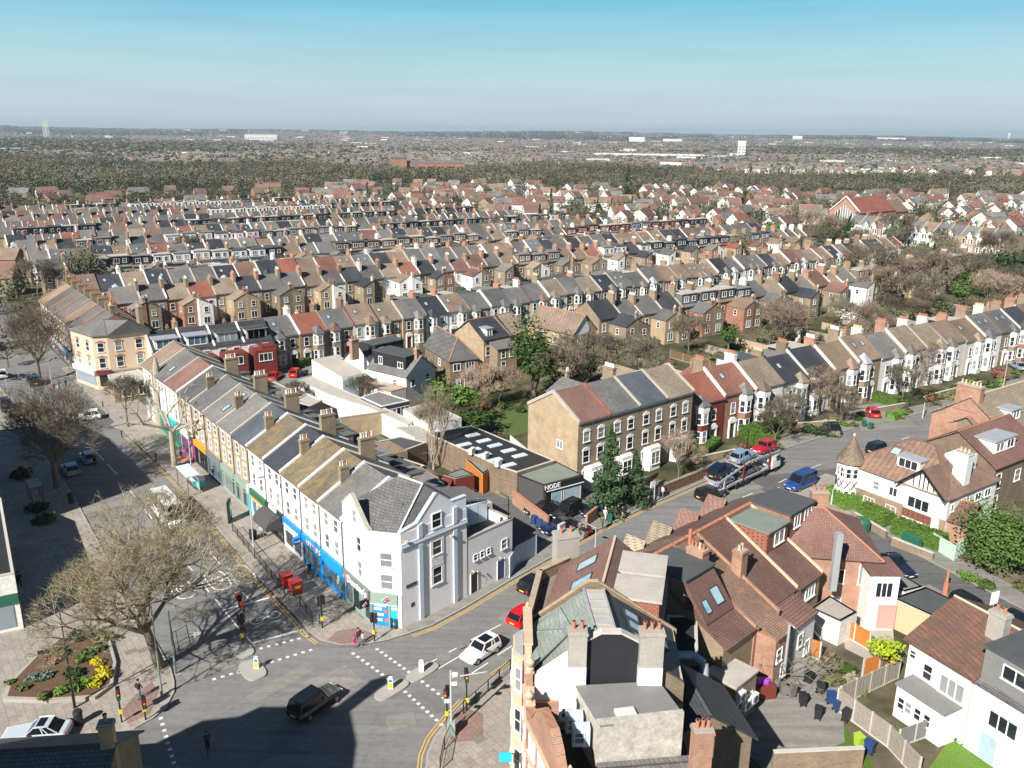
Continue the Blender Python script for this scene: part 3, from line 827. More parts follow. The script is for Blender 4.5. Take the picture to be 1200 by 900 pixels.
# ------------------------------------------------------------------ the land beyond the terraces
def scatter_object(name, label, protos, pts):
 """one object that repeats a few patches of wood or town; pts = (x, y, z, rotation, scale, which)"""
 me = bpy.data.meshes.new(name)
 me.from_pydata([(p[0], p[1], p[2]) for p in pts], [], [])
 for nm, k in (('turn', 3), ('size', 4)):
  at = me.attributes.new(nm, 'FLOAT', 'POINT'); at.data.foreach_set('value', [p[k] for p in pts])
 at = me.attributes.new('which', 'INT', 'POINT'); at.data.foreach_set('value', [p[5] for p in pts])
 ob = place(name, me)
 ng = bpy.data.node_groups.new(name, 'GeometryNodeTree')
 ng.interface.new_socket('Geometry', in_out='INPUT', socket_type='NodeSocketGeometry')
 ng.interface.new_socket('Geometry', in_out='OUTPUT', socket_type='NodeSocketGeometry')
 N = ng.nodes; L = ng.links
 gi = N.new('NodeGroupInput'); go = N.new('NodeGroupOutput'); jn = N.new('GeometryNodeJoinGeometry')
 def attr(nm, ty):
  a = N.new('GeometryNodeInputNamedAttribute'); a.data_type = ty; a.inputs[0].default_value = nm
  return next(s for s in a.outputs if s.enabled)
 rot = N.new('ShaderNodeCombineXYZ'); L.new(attr('turn', 'FLOAT'), rot.inputs[2])
 sc = attr('size', 'FLOAT'); wh = attr('which', 'INT')
 for i, pr in enumerate(protos):
  oi = N.new('GeometryNodeObjectInfo'); oi.inputs['Object'].default_value = pr; oi.transform_space = 'ORIGINAL'
  oi.inputs['As Instance'].default_value = True
  cp = N.new('FunctionNodeCompare'); cp.data_type = 'INT'; cp.operation = 'EQUAL'
  ins = [s for s in cp.inputs if s.enabled]
  L.new(wh, ins[0]); ins[1].default_value = i
  ip = N.new('GeometryNodeInstanceOnPoints')
  L.new(gi.outputs[0], ip.inputs['Points']); L.new(cp.outputs[0], ip.inputs['Selection'])
  L.new(oi.outputs['Geometry'], ip.inputs['Instance']); L.new(rot.outputs[0], ip.inputs['Rotation']); L.new(sc, ip.inputs['Scale'])
  L.new(ip.outputs[0], jn.inputs[0])
 L.new(jn.outputs[0], go.inputs[0])
 md = ob.modifiers.new('scatter', 'NODES'); md.node_group = ng
 return tag(ob, label, None, None, 'stuff')
def loose(name, mb, mats): return bpy.data.objects.new(name, mb.mesh(name, mats))
def small_tree(mb, rr, x, y, h, w, m, n=34, size=.9):
 mb.add([(x-.2, y, 0), (x+.2, y, 0), (x, y, h*.6)], [(0, 1, 2)], 0)
 leaf_cloud(mb, rr, (x, y, h*.58), w/2, w/2, h*.42, n, size, m, .5, .9, True)
FM = ['far_brown', 'far_grey', 'far_olive', 'far_dark', 'far_dark', 'far_tan', 'far_olive']
def wood_patch(seed, side, n, mix):
 rr = random.Random(seed); mb = MB()
 for _ in range(n):
  h = rr.uniform(8, 13)
  small_tree(mb, rr, rr.uniform(-side/2, side/2), rr.uniform(-side/2, side/2), h, rr.uniform(6, 9.5), rr.choice(mix), 46, .62)
 return loose('wood_patch', mb, FM)
WOOD = [wood_patch(1, 60, 62, [0, 1, 1, 2, 5, 2]), wood_patch(2, 60, 62, [0, 1, 1, 2, 5, 1]), wood_patch(3, 60, 60, [1, 0, 3, 3, 4, 2])]
TM = ['far_brown', 'far_grey', 'far_olive', 'far_dark', 'far_dark', 'far_tan', 'far_olive', 'render_white', 'brick_red', 'render_offwhite', 'tile_red', 'tile_brown', 'slate_mid', 'tile_redbrown', 'brick_stock']
def far_house(mb, rr, x, y, a, w, d, eh, rh, wm, rm):
 c, s = math.cos(a), math.sin(a)
 def q(u, v, z): return (x+u*c-v*s, y+u*s+v*c, z)
 w /= 2; d /= 2
 mb.add([q(-w,-d,0), q(w,-d,0), q(w,d,0), q(-w,d,0), q(-w,-d,eh), q(w,-d,eh), q(w,d,eh), q(-w,d,eh), q(-w,0,rh), q(w,0,rh)],
  [(0,1,5,4), (2,3,7,6), (1,2,6,9,5), (3,0,4,8,7)], wm)
 mb.add([q(-w-.2,-d-.3,eh-.15), q(w+.2,-d-.3,eh-.15), q(w+.2,0,rh+.1), q(-w-.2,0,rh+.1), q(w+.2,d+.3,eh-.15), q(-w-.2,d+.3,eh-.15)], [(0,1,2,3), (3,2,4,5)], rm)
def town_patch(seed, side, nh, nt, big=0):
 rr = random.Random(seed); mb = MB()
 for k in range(nh):
  row = rr.randrange(4); a = rr.gauss(0, .12)
  far_house(mb, rr, rr.uniform(-side/2, side/2), (row-1.5)*side/4+rr.gauss(0, 4), a, rr.choice([6, 8, 10, 14]), 8, rr.uniform(5, 7), rr.uniform(8, 10), rr.choice([7, 9, 9, 14, 8, 14]), rr.choice([13, 11, 12, 12, 12, 12]))
 for k in range(big):
  mb.box(-15+k*30, 15+k*22, -8, 8, 0, rr.uniform(6, 12), 9)
 for k in range(nt):
  small_tree(mb, rr, rr.uniform(-side/2, side/2), rr.uniform(-side/2, side/2), rr.uniform(6, 12), rr.uniform(6, 10), rr.choice([0, 0, 1, 2, 3, 3, 1, 4, 4]), 20, 1.5)
 return loose('town_patch', mb, TM)
TOWN = [town_patch(11, 160, 50, 60), town_patch(12, 160, 60, 46), town_patch(13, 160, 34, 84), town_patch(14, 160, 28, 70, 1), town_patch(15, 160, 3, 130), town_patch(16, 160, 64, 40)]
pts_w, pts_t = [], []
frr = random.Random(5)
def fore_edge(x):
 """distance at which the wood begins, across the view"""
 if x < -360: return 505
 if x < -150: return 560 + (x+360)*.35
 if x < 60: return 735
 if x < 300: return 700 - (x-60)*.1
 return 640
def wood_far(x): return 1150 if x < -250 else (1020 if x < 150 else 950)
for gx in range(-1300, 1500, 46):
 for gy in range(480, 1500, 46):
  x, y = gx+frr.uniform(-10, 10), gy+frr.uniform(-10, 10)
  if abs(x) > y*.72+80: continue
  w = 90*math.sin(x*.008+1)+60*math.sin(x*.019)
  if fore_edge(x) < y < wood_far(x)+w:
   dark = (x < -120 and y < 640) or (math.sin(x*.013)*math.sin(y*.02+2) > .6)
   pts_w.append((x, y, -.3, frr.uniform(0, 6.28), frr.uniform(.85, 1.15), 2 if (dark and frr.random() < .75) else frr.randrange(2)))
  elif y > wood_far(x)+w-30 and y < 1500:
   pass
frr = random.Random(6)
for iy in range(0, 60):
 y = 1080*(1.044**iy)
 if y > 10400: break
 step = max(125, y*.044)
 x = -y*.72
 while x < y*.72:
  xx = x+frr.uniform(-30, 30); yy = y+frr.uniform(-20, 20)
  if yy > wood_far(xx)+90*math.sin(xx*.008+1)+60*math.sin(xx*.019):
   n = math.sin(xx*.0021+yy*.0007)+math.sin(yy*.0016+1.3)+frr.uniform(-.7, .7)
   k = 4 if n < -.55 else (2 if n < 0 else frr.choice([0, 1, 5, 3, 0, 1, 5]))
   if yy > 6500 and frr.random() < .6: k = 4
   s = max(1.0, step/150)
   pts_t.append((xx, yy, rolling(xx, yy)-.3, frr.gauss(0, .5), min(2.2, s), k))
  x += step
scatter_object('woodland', 'leafless common woodland beyond the terraces', WOOD, pts_w)
scatter_object('distant_suburbs', 'suburbs and tree belts fading towards the horizon', TOWN, pts_t)
# long pale sheds, blocks and towers that stand out in the distance
def far_block(label, px, py, w, d, h, mat, cat='building', name='distant_building', roof=None, steps=None):
 p = P(px, py); t = thing(name, label, cat, V3(p), -math.atan2(p.x, p.y))
 MB().box(-w/2, w/2, 0, d, -2, h).build('wall', mat, t)
 MB().box(-w/2-.5, w/2+.5, -.5, d+.5, h, h+max(.6, h*.12)).build('roof', roof or mat, t)
 mb = MB(); n = max(2, int(w/9))
 for i in range(n):
  x = -w/2+w*(i+.5)/n
  for j in range(max(1, int(h/6))): mb.box(x-w/n*.3, x+w/n*.3, -.35, .05, 1.5+j*5, 4+j*5)
 mb.build('window', 'pane', t)
 return t
far_block('long pale turquoise roofed shed among distant trees', 148, 187, 75, 40, 6, 'render_white', roof='sign_teal')
far_block('white flat box building at the left edge of the far town', 8, 180, 60, 40, 8, 'render_white', roof='render_blue')
far_block('wide white warehouse roof in the far town', 760, 188, 190, 60, 9, 'render_white', roof='render_white')
far_block('blue roofed works shed beside the white tower', 838, 189, 60, 50, 8, 'sign_blue', roof='render_blue')
far_block('pair of pale silo towers above the far roofs', 868, 187, 14, 14, 30, 'render_offwhite')
far_block('long red brick institution block beyond the wood', 505, 206, 70, 16, 13, 'brick_red', roof='slate_mid')
far_block('red brick school like block behind the wood', 468, 206, 16, 16, 17, 'brick_red', roof='slate_mid')
far_block('pale apartment slab on the far rise', 306, 166.5, 120, 30, 25, 'render_white')
far_block('white twin block far off near the skyline', 746, 169, 70, 30, 28, 'render_white')
far_block('white slab block right of the twin block', 788, 169, 90, 30, 22, 'render_offwhite')
far_block('square white tower on the skyline', 934, 167.5, 60, 30, 40, 'render_white')
far_block('row of white towers low on the skyline', 1044, 168, 190, 30, 35, 'render_white')
far_block('long white sheds under the eastern skyline', 1120, 170, 400, 60, 18, 'render_white')
far_block('slim pale water tower on the left rise', 55, 163, 22, 20, 62, 'render_offwhite', 'tower', 'distant_tower')
far_block('slim chimney tower near the right skyline', 1181, 168, 18, 18, 80, 'render_offwhite', 'tower', 'distant_tower')
far_block('orange brick sheds low in the far town', 440, 190, 70, 30, 8, 'brick_orange')
far_block('small white clubhouse at the edge of the wood', 328, 200, 18, 12, 6, 'render_white')
# haze over the whole view
def build_haze():
 m = bpy.data.materials.new('haze'); m.use_nodes = True
 nt = m.node_tree
 for n in list(nt.nodes): nt.nodes.remove(n)
 o = nt.nodes.new('ShaderNodeOutputMaterial'); v = nt.nodes.new('ShaderNodeVolumePrincipled')
 v.inputs['Color'].default_value = (.68, .84, 1.0, 1); v.inputs['Density'].default_value = HAZE
 v.inputs['Anisotropy'].default_value = .2
 nt.links.new(v.outputs[0], o.inputs['Volume'])
 MATS['haze'] = m
 mb = MB(); mb.box(-12500, 12500, -12500, 12500, -3, 105)
 return tag(mb.build('haze', 'haze'), 'thin blue daylight haze', None, None, 'stuff')
HAZE = 8.5e-5
build_haze()
# ------------------------------------------------------------------ terraced streets
_WC = {}
def win_mesh(w, h, style='sash', one=False, frame='white_frame', pane='pane', sill=True):
 """window facing -y, centred on x, foot at z=0"""
 key = (w, h, style, one, frame, pane, sill)
 if key in _WC: return _WC[key]
 f = MB(); t = .08 if h > .7 else .06
 f.box(-w/2-t, w/2+t, -.07, .06, h, h+t); f.box(-w/2-t*1.6, w/2+t*1.6, -.14 if sill else -.07, .06, -t*1.3, 0)
 f.box(-w/2-t, -w/2, -.07, .06, 0, h); f.box(w/2, w/2+t, -.07, .06, 0, h)
 if style == 'sash': f.box(-w/2, w/2, -.05, .03, h*.48, h*.48+.07)
 if style in ('pair', 'sashpair'): f.box(-.04, .04, -.06, .03, 0, h)
 if style == 'sashpair': f.box(-w/2, -.04, -.05, .03, h*.5, h*.5+.06); f.box(.04, w/2, -.05, .03, h*.5, h*.5+.06)
 if style == 'triple': f.box(-w/6-.04, -w/6+.04, -.06, .03, 0, h); f.box(w/6-.04, w/6+.04, -.06, .03, 0, h)
 if style == 'grid':
  for k in (-1, 0, 1): f.box(k*w/4-.025, k*w/4+.025, -.05, .03, 0, h)
  for k in (1, 2): f.box(-w/2, w/2, -.045, .025, h*k/3-.02, h*k/3+.02)
 if one:
  f.add([(-w/2, -.015, 0), (w/2, -.015, 0), (w/2, -.015, h), (-w/2, -.015, h)], [(0,1,2,3)], 1)
  r = (f.mesh('window', [frame, pane]), None)
 else:
  p = MB().box(-w/2, w/2, -.015, .01, 0, h)
  r = (f.mesh('window', [frame]), p.mesh('pane', [pane]))
 _WC[key] = r; return r
def window(parent, x, y, z, w, h, rz=0, style='sash', one=False, frame='white_frame', pane='pane', name='window', tilt=0, sill=True):
 a, b = win_mesh(w, h, style, one, frame, pane, sill)
 o = place(name, a, parent, (x, y, z), rz)
 if tilt: o.rotation_euler = (tilt, 0, rz)
 if b: place('pane', b, o)
 return o
def skylight(parent, x, y, z, w, h, pitch, rz=0, pane='pane_sky', name='skylight'):
 """roof window lying in a slope that rises towards +y (before turning by rz)"""
 key = ('sky', w, h, pane)
 if key not in _WC:
  f = MB(); f.box(-w/2-.07, w/2+.07, -.07, 0, 0, .09); f.box(-w/2-.07, w/2+.07, h, h+.07, 0, .09)
  f.box(-w/2-.07, -w/2, 0, h, 0, .09); f.box(w/2, w/2+.07, 0, h, 0, .09)
  _WC[key] = (f.mesh('skylight', ['dark_frame' if pane != 'pane_white' else 'white_frame']), MB().box(-w/2, w/2, 0, h, .02, .05).mesh('pane', [pane]))
 a, b = _WC[key]
 o = place(name, a, parent, (x, y, z)); o.rotation_mode = 'ZYX'
 o.rotation_mode = 'XYZ'
 o.rotation_euler = (Matrix.Rotation(rz, 3, 'Z') @ Matrix.Rotation(pitch, 3, 'X')).to_euler()
 place('pane', b, o); return o
ROLES = {}
def rbuild(mb, name, roles, parent, defaults, loc=None, rz=0):
 o = mb.build(name, [defaults[r] for r in roles], parent, loc, rz)
 ROLES[o.data.name] = list(roles); return o
def paint(root, pal):
 for c in root.children:
  if c.type == 'MESH' and c.data.name in ROLES:
   for i, r in enumerate(ROLES[c.data.name]):
    if r in pal:
     c.material_slots[i].link = 'OBJECT'; c.material_slots[i].material = MATS[pal[r]]
  paint(c, pal)
DEF = dict(side='brick_stock', front='brick_red', roof='slate_grey', coping='stone_coping', trim='coping_white', clad='black_cladding', stack='brick_stock', pot='terracotta', bayroof='slate_mid', door='door_dark', lead='lead', flat='felt_dark', glass='pane', frame='white_frame')
def gable_wall(w, d, eh, rh, front=1):
 mb = MB()
 mb.extr([(0, 0), (d, 0), (d, eh), (d/2, rh), (0, eh)], 'x', 0, w, 0)
 mb.m[0] = 0
 # front face is the side that runs along y=0
 for i, f in enumerate(mb.f):
  if all(abs(mb.v[k][1]) < 1e-6 for k in f): mb.m[i] = front
 return mb
def roof_pair(w, d, eh, rh, over=.28, t=.14, x0=.0, ov2=None):
 """two slopes meeting at the ridge"""
 mb = MB(); s = (rh-eh)/(d/2); k = t
 ov2 = over if ov2 is None else ov2
 mb.slab((x0, -over, eh-over*s+k), (w, -over, eh-over*s+k), (w, d/2, rh+k), (x0, d/2, rh+k), t-.012)
 mb.slab((x0, d/2, rh+k), (w, d/2, rh+k), (w, d+ov2, eh-ov2*s+k), (x0, d+ov2, eh-ov2*s+k), t-.012)
 return mb
def coping_mb(x, d, eh, rh, wd=.32, h=.34, over=.22):
 mb = MB(); s = (rh-eh)/(d/2)
 for a, b in (((-over, eh-over*s), (d/2, rh)), ((d/2, rh), (d+over*.3, eh-over*.3*s))):
  mb.hexa([(x-wd/2, a[0], a[1]-.1), (x+wd/2, a[0], a[1]-.1), (x+wd/2, b[0], b[1]-.1), (x-wd/2, b[0], b[1]-.1),
    (x-wd/2, a[0], a[1]+h), (x+wd/2, a[0], a[1]+h), (x+wd/2, b[0], b[1]+h), (x-wd/2, b[0], b[1]+h)])
 return mb
def chimney(parent, x, y, z0, z1, w, d, pots, pal=DEF, near=False, potc=None, name='chimney', cap=True):
 mb = MB(); mb.box(x-w/2, x+w/2, y-d/2, y+d/2, z0, z1-.25, 0)
 mb.box(x-w/2-.06, x+w/2+.06, y-d/2-.06, y+d/2+.06, z1-.25, z1-.1, 0); mb.box(x-w/2-.02, x+w/2+.02, y-d/2-.02, y+d/2+.02, z1-.1, z1, 0)
 c = rbuild(mb, name, ['stack'], parent, pal)
 along_y = d > w
 pm = MB(); prof = [(.13, 0), (.12, .1), (.10, .42), (.13, .44), (.13, .52), (.09, .52)]
 for i in range(pots):
  t = (i+.5)/pots-.5
  px, py = (x, y+t*d*.9) if along_y else (x+t*w*.9, y)
  if near:
   q = MB(); q.lathe([(r, z) for r, z in prof], 10, (0, 0)); q.add([(.085*math.cos(a*.628), .085*math.sin(a*.628), .523) for a in range(10)], [tuple(range(10))], 1)
   o = q.build('chimney_pot', [potc[i % len(potc)] if potc else 'terracotta', 'black_paint'], c, (px, py, z1))
  else:
   pm.lathe([(.13, z1), (.11, z1+.45), (.11, z1+.5)], 6, (px, py))
 if not near: tag(rbuild(pm, 'chimney_pot', ['pot'], c, pal), None, None, None, 'stuff')
 return c
def bay_shape(x0, x1, out, cant):
 return [(x0, .02), (x0+cant, -out), (x1-cant, -out), (x1, .02)]
def bay_windows(parent, x0, x1, out, cant, z0, z1, one, pal):
 """the glazed faces of a canted bay, one window object per face"""
 pts = bay_shape(x0, x1, out, cant)
 for a, b in zip(pts, pts[1:]):
  mx, my = (a[0]+b[0])/2, (a[1]+b[1])/2; L = math.hypot(b[0]-a[0], b[1]-a[1])
  w = L-.42
  if L > 1.1:
   window(parent, mx, my, z0, w, z1-z0, math.atan2(b[1]-a[1], b[0]-a[0]), 'sashpair' if w > .8 else 'sash', one)
  else: window(parent, mx, my, z0, max(.3, w), z1-z0, math.atan2(b[1]-a[1], b[0]-a[0]), 'sash', one)
def terrace_house(w=5.6, d=8.6, eh=6.2, rh=9.0, style='bay', mirror=False, rear=True, dormer=None, sky=0, near=False, chim=True, storeys=2, last=False, outd=5.2, conical=True):
 """one house of a terrace, street front along y=0 facing -y"""
 X = (lambda x: w-x) if mirror else (lambda x: x)
 one = not near
 t = bpy.data.objects.new('terraced_house', None); COL.objects.link(t); t.empty_display_size = .3
 rbuild(gable_wall(w, d, eh, rh), 'wall', ['side', 'front'], t, DEF)
 rbuild(roof_pair(w, d, eh, rh), 'roof', ['roof'], t, DEF)
 rbuild(coping_mb(0, d, eh, rh), 'parapet', ['coping'], t, DEF)
 if last: rbuild(coping_mb(w, d, eh, rh), 'parapet', ['coping'], t, DEF)
 s = (rh-eh)/(d/2)
 if chim: chimney(t, 0.0, d*.5+.9, eh+1, rh+1.35, .62, 1.9, 6, near=False)
 # eaves board
 rbuild(MB().box(.17, w-.17, -.2, .0, eh-.32, eh-.13), 'eaves_board', ['trim'], t, DEF)
 a, b = sorted((X(.55), X(3.15)))
 zs = [(0.9, 2.6), (3.75, 5.45)] if storeys == 2 else [(.9, 2.6), (3.75, 5.35), (6.5, 7.8)]
 if style in ('bay', 'gable'):
  out, cant = .85, .6
  top = eh-.35
  mb = MB(); sh = bay_shape(a, b, out, cant)
  mb.prism(sh, 0, .85, 0); mb.prism(sh, 2.75, 3.6, 0); mb.prism(sh, 5.6, top, 1)
  sh2 = bay_shape(a+.12, b-.12, out-.08, cant)
  mb.prism(sh2, .85, 2.75, 1); mb.prism(sh2, 3.6, 5.6, 1)
  rbuild(mb, 'bay', ['front', 'trim'], t, DEF)
  for z0, z1 in zs[:2]: bay_windows(t, a+.12, b-.12, out-.06, cant, z0, z1, one, DEF)
  mx = (a+b)/2
  if style == 'gable':
   mb = MB(); mb.extr([(a-.1, top), (b+.1, top), (mx, top+1.9)], 'y', -out-.05, -out+.1, 0)
   rbuild(mb, 'gable', ['trim'], t, DEF)
   k = 2.9/s/1.0
   mb = MB()
   mb.slab((a-.3, -out-.2, top-.15), (mx, -out-.2, top+2.05), (mx, (top+2.05-eh)/s, top+2.05), (a-.3, .1, top-.1), .1)
   mb.slab((mx, -out-.2, top+2.05), (b+.3, -out-.2, top-.15), (b+.3, .1, top-.1), (mx, (top+2.05-eh)/s, top+2.05), .1)
   rbuild(mb, 'bay_roof', ['roof'], t, DEF)
  elif conical:
   mb = MB(); ap = (mx, .35, top+1.55); bs = [(p[0], p[1], top) for p in bay_shape(a-.15, b+.15, out+.15, cant)]
   back = [(b+.15, .9, top+.9*s), (a-.15, .9, top+.9*s)]
   vs = bs+back+[ap]; n = len(bs)+2
   mb.add(vs, [(i, (i+1) % n, n) for i in range(n)])
   rbuild(mb, 'bay_roof', ['bayroof'], t, DEF)
  else:
   rbuild(MB().prism(bay_shape(a-.12, b+.12, out+.12, cant), top, top+.16), 'bay_roof', ['lead'], t, DEF)
  dx = X(4.35)
  mb = MB(); mb.box(dx-.75, dx+.75, -.3, .02, 2.35, 2.75); mb.box(dx-.75, dx-.52, -.24, .02, 0, 2.35); mb.box(dx+.52, dx+.75, -.24, .02, 0, 2.35)
  mb.extr([(dx-.75, 2.75), (dx+.75, 2.75), (dx+.35, 3.15), (dx-.35, 3.15)], 'y', -.26, .0)
  rbuild(mb, 'porch', ['trim'], t, DEF)
  rbuild(MB().box(dx-.5, dx+.5, -.05, .02, .1, 2.3), 'door', ['door'], t, DEF)
  window(t, dx, 0, 3.75, .85, 1.6, 0, 'sash', one)
 else:
  for z0, z1 in zs[(0 if style != 'shop' else 1):]:
   for x in (w*.27, w*.73):
    if z0 < 1 and abs(x-X(w*.73)) < .1:
     rbuild(MB().box(x-.48, x+.48, -.05, .02, .1, 2.2), 'door', ['door'], t, DEF); continue
    window(t, x, 0, z0, 1.0, (z1-z0)*.95, 0, 'sash', one)
    if near: rbuild(MB().extr([(x-.7, z1-.02), (x+.7, z1-.02), (x+.5, z1+.3), (x, z1+.42), (x-.5, z1+.3)], 'y', -.1, .0), 'lintel', ['trim'], t, DEF)
 if rear:
  a, b = sorted((X(0.0), X(w*.56)))
  oe, orr = eh-1.1, eh+.5
  hi = a if X(0) < w/2 else b
  mb = MB()
  prof = [(a, 0), (b, 0), (b, orr if hi == b else oe), (a, orr if hi == a else oe)]
  mb.extr(prof, 'y', d-.01, d+outd)
  o = rbuild(mb, 'back_wing', ['side'], t, DEF)
  za, zb = (orr if hi == a else oe), (orr if hi == b else oe)
  mb = MB(); mb.slab((a-(.12 if hi == b else 0), d-.2, za+.14), (b+(.12 if hi == a else 0), d-.2, zb+.14), (b+(.12 if hi == a else 0), d+outd+.1, zb+.14), (a-(.12 if hi == b else 0), d+outd+.1, za+.14), .13)
  rbuild(mb, 'wing_roof', ['roof'], o, DEF)
  window(o, (a+b)/2, d+outd, 3.5, .85, 1.2, math.pi, 'sash', one)
  window(o, (a+b)/2, d+outd, .8, 1.3, 1.5, math.pi, 'pair', one)
  sd = b if hi == a else a
  window(o, sd, d+outd*.5, 3.4, .7, 1.1, math.pi/2 if sd == b else -math.pi/2, 'sash', one)
  c2 = X(w*.78)
  window(t, c2, d, 3.6, .9, 1.5, math.pi, 'sash', one); window(t, c2, d, .8, .9, 1.7, math.pi, 'sash', one)
  if chim: chimney(o, X(.35), d+outd-.5, orr-.2, orr+1.0, .5, .5, 2)
 if dormer:
  zt = rh-.05; y0 = d*.56
  mb = MB(); mb.box(.45, w-.45, y0, d-.35, eh+.2, zt-.12)
  o = rbuild(mb, 'dormer', ['clad'], t, DEF)
  rbuild(MB().box(.3, w-.3, y0-.2, d-.15, zt-.12, zt+.06), 'dormer_roof', ['flat'], o, DEF)
  window(o, w*.3, d-.35, eh+1.0, .9, 1.0, math.pi, 'sash', one); window(o, w*.68, d-.35, eh+.9, 1.3, 1.15, math.pi, 'pair', one)
 for k in range(sky):
  x = w*(.32+.36*k); y = d*.26
  skylight(t, x, y, eh+y*s+.15, .6, .85, math.atan(s))
 return t
_PROTO = {}
def put_house(key, loc, rz, pal, name='terraced_house'):
 k = tuple(sorted(key.items()))
 if k in _PROTO: t = copy_tree(_PROTO[k])
 else: t = terrace_house(**key); _PROTO[k] = t
 t.location = V3(loc); t.rotation_euler = (0, 0, rz); t.name = name
 paint(t, {**DEF, **pal}); return t
EA = R(35); EV = Vector((math.cos(EA), math.sin(EA))); NV = Vector((-math.sin(EA), math.cos(EA)))
def row_pt(al, perp): return EV*al + NV*perp
ROOFW = {'slate_grey': 'grey', 'slate_mid': 'pale grey', 'slate_dark': 'black slate', 'tile_brown': 'brown', 'tile_tan': 'tan', 'tile_red': 'dull red', 'tile_redbrown': 'red-brown', 'tile_bright': 'bright red', 'slate_blue': 'blue-grey'}
FRONTW = {'brick_stock': 'stock brick', 'brick_red': 'red brick', 'render_white': 'white rendered', 'brick_yellow': 'yellow brick', 'render_offwhite': 'cream rendered', 'brick_brown': 'brown brick', 'painted_red': 'red painted', 'render_pink': 'pink rendered', 'render_green': 'pale green', 'render_blue': 'pale blue'}
CLADW = {'black_cladding': 'black', 'render_white': 'white', 'slate_grey': 'grey', 'painted_red': 'red', 'brick_brown': 'brown', 'blue_grey_cladding': 'slate blue'}
def rpick(rr, d): return rr.choices(list(d), list(d.values()))[0]
ROOFS = dict(slate_grey=28, slate_mid=16, slate_dark=20, tile_brown=17, tile_tan=8, tile_red=4, tile_redbrown=7, tile_bright=2)
FRONTS = dict(brick_stock=40, brick_red=14, render_white=20, brick_yellow=12, render_offwhite=7, brick_brown=5)
CLADS = dict(black_cladding=34, slate_grey=22, render_white=15, painted_red=5, brick_brown=10, blue_grey_cladding=8)
# each street front: name, across-distance, start, end, facing (+1 towards us), house width, style, offset slope
ROWS = [
 ('terrace beyond the red garages', 151.5, 51.6, 286, 1, 5.7, .07),
 ('second terrace back', 210, 34, 285, -1, 5.5, .02),
 ('third terrace back', 220.5, 29, 285, 1, 5.6, .02),
 ('fourth terrace back', 264, 27, 280, -1, 5.5, 0),
 ('fifth terrace back', 275.5, 26, 250, 1, 5.5, 0),
 ('sixth terrace back', 311, 26, 245, -1, 5.4, 0),
 ('seventh terrace back', 323, 25, 235, 1, 5.4, 0),
 ('eighth terrace back', 359, 24, 225, -1, 5.4, 0),
 ('ninth terrace back', 371, 24, 225, 1, 5.4, 0),
 ('tenth terrace back', 408, 20, 215, -1, 5.4, 0),
 ('eleventh terrace back', 420, 16, 215, 1, 5.4, 0),
 ('twelfth terrace back', 456, 12, 190, -1, 5.4, 0),
 ('row backing onto the gardens', 139.5, 113, 268, -1, 6.1, .02),
 ('upper road terrace', 78.8, 86.5, 262, 1, 6.5, 0.0),
]
SPECS = []
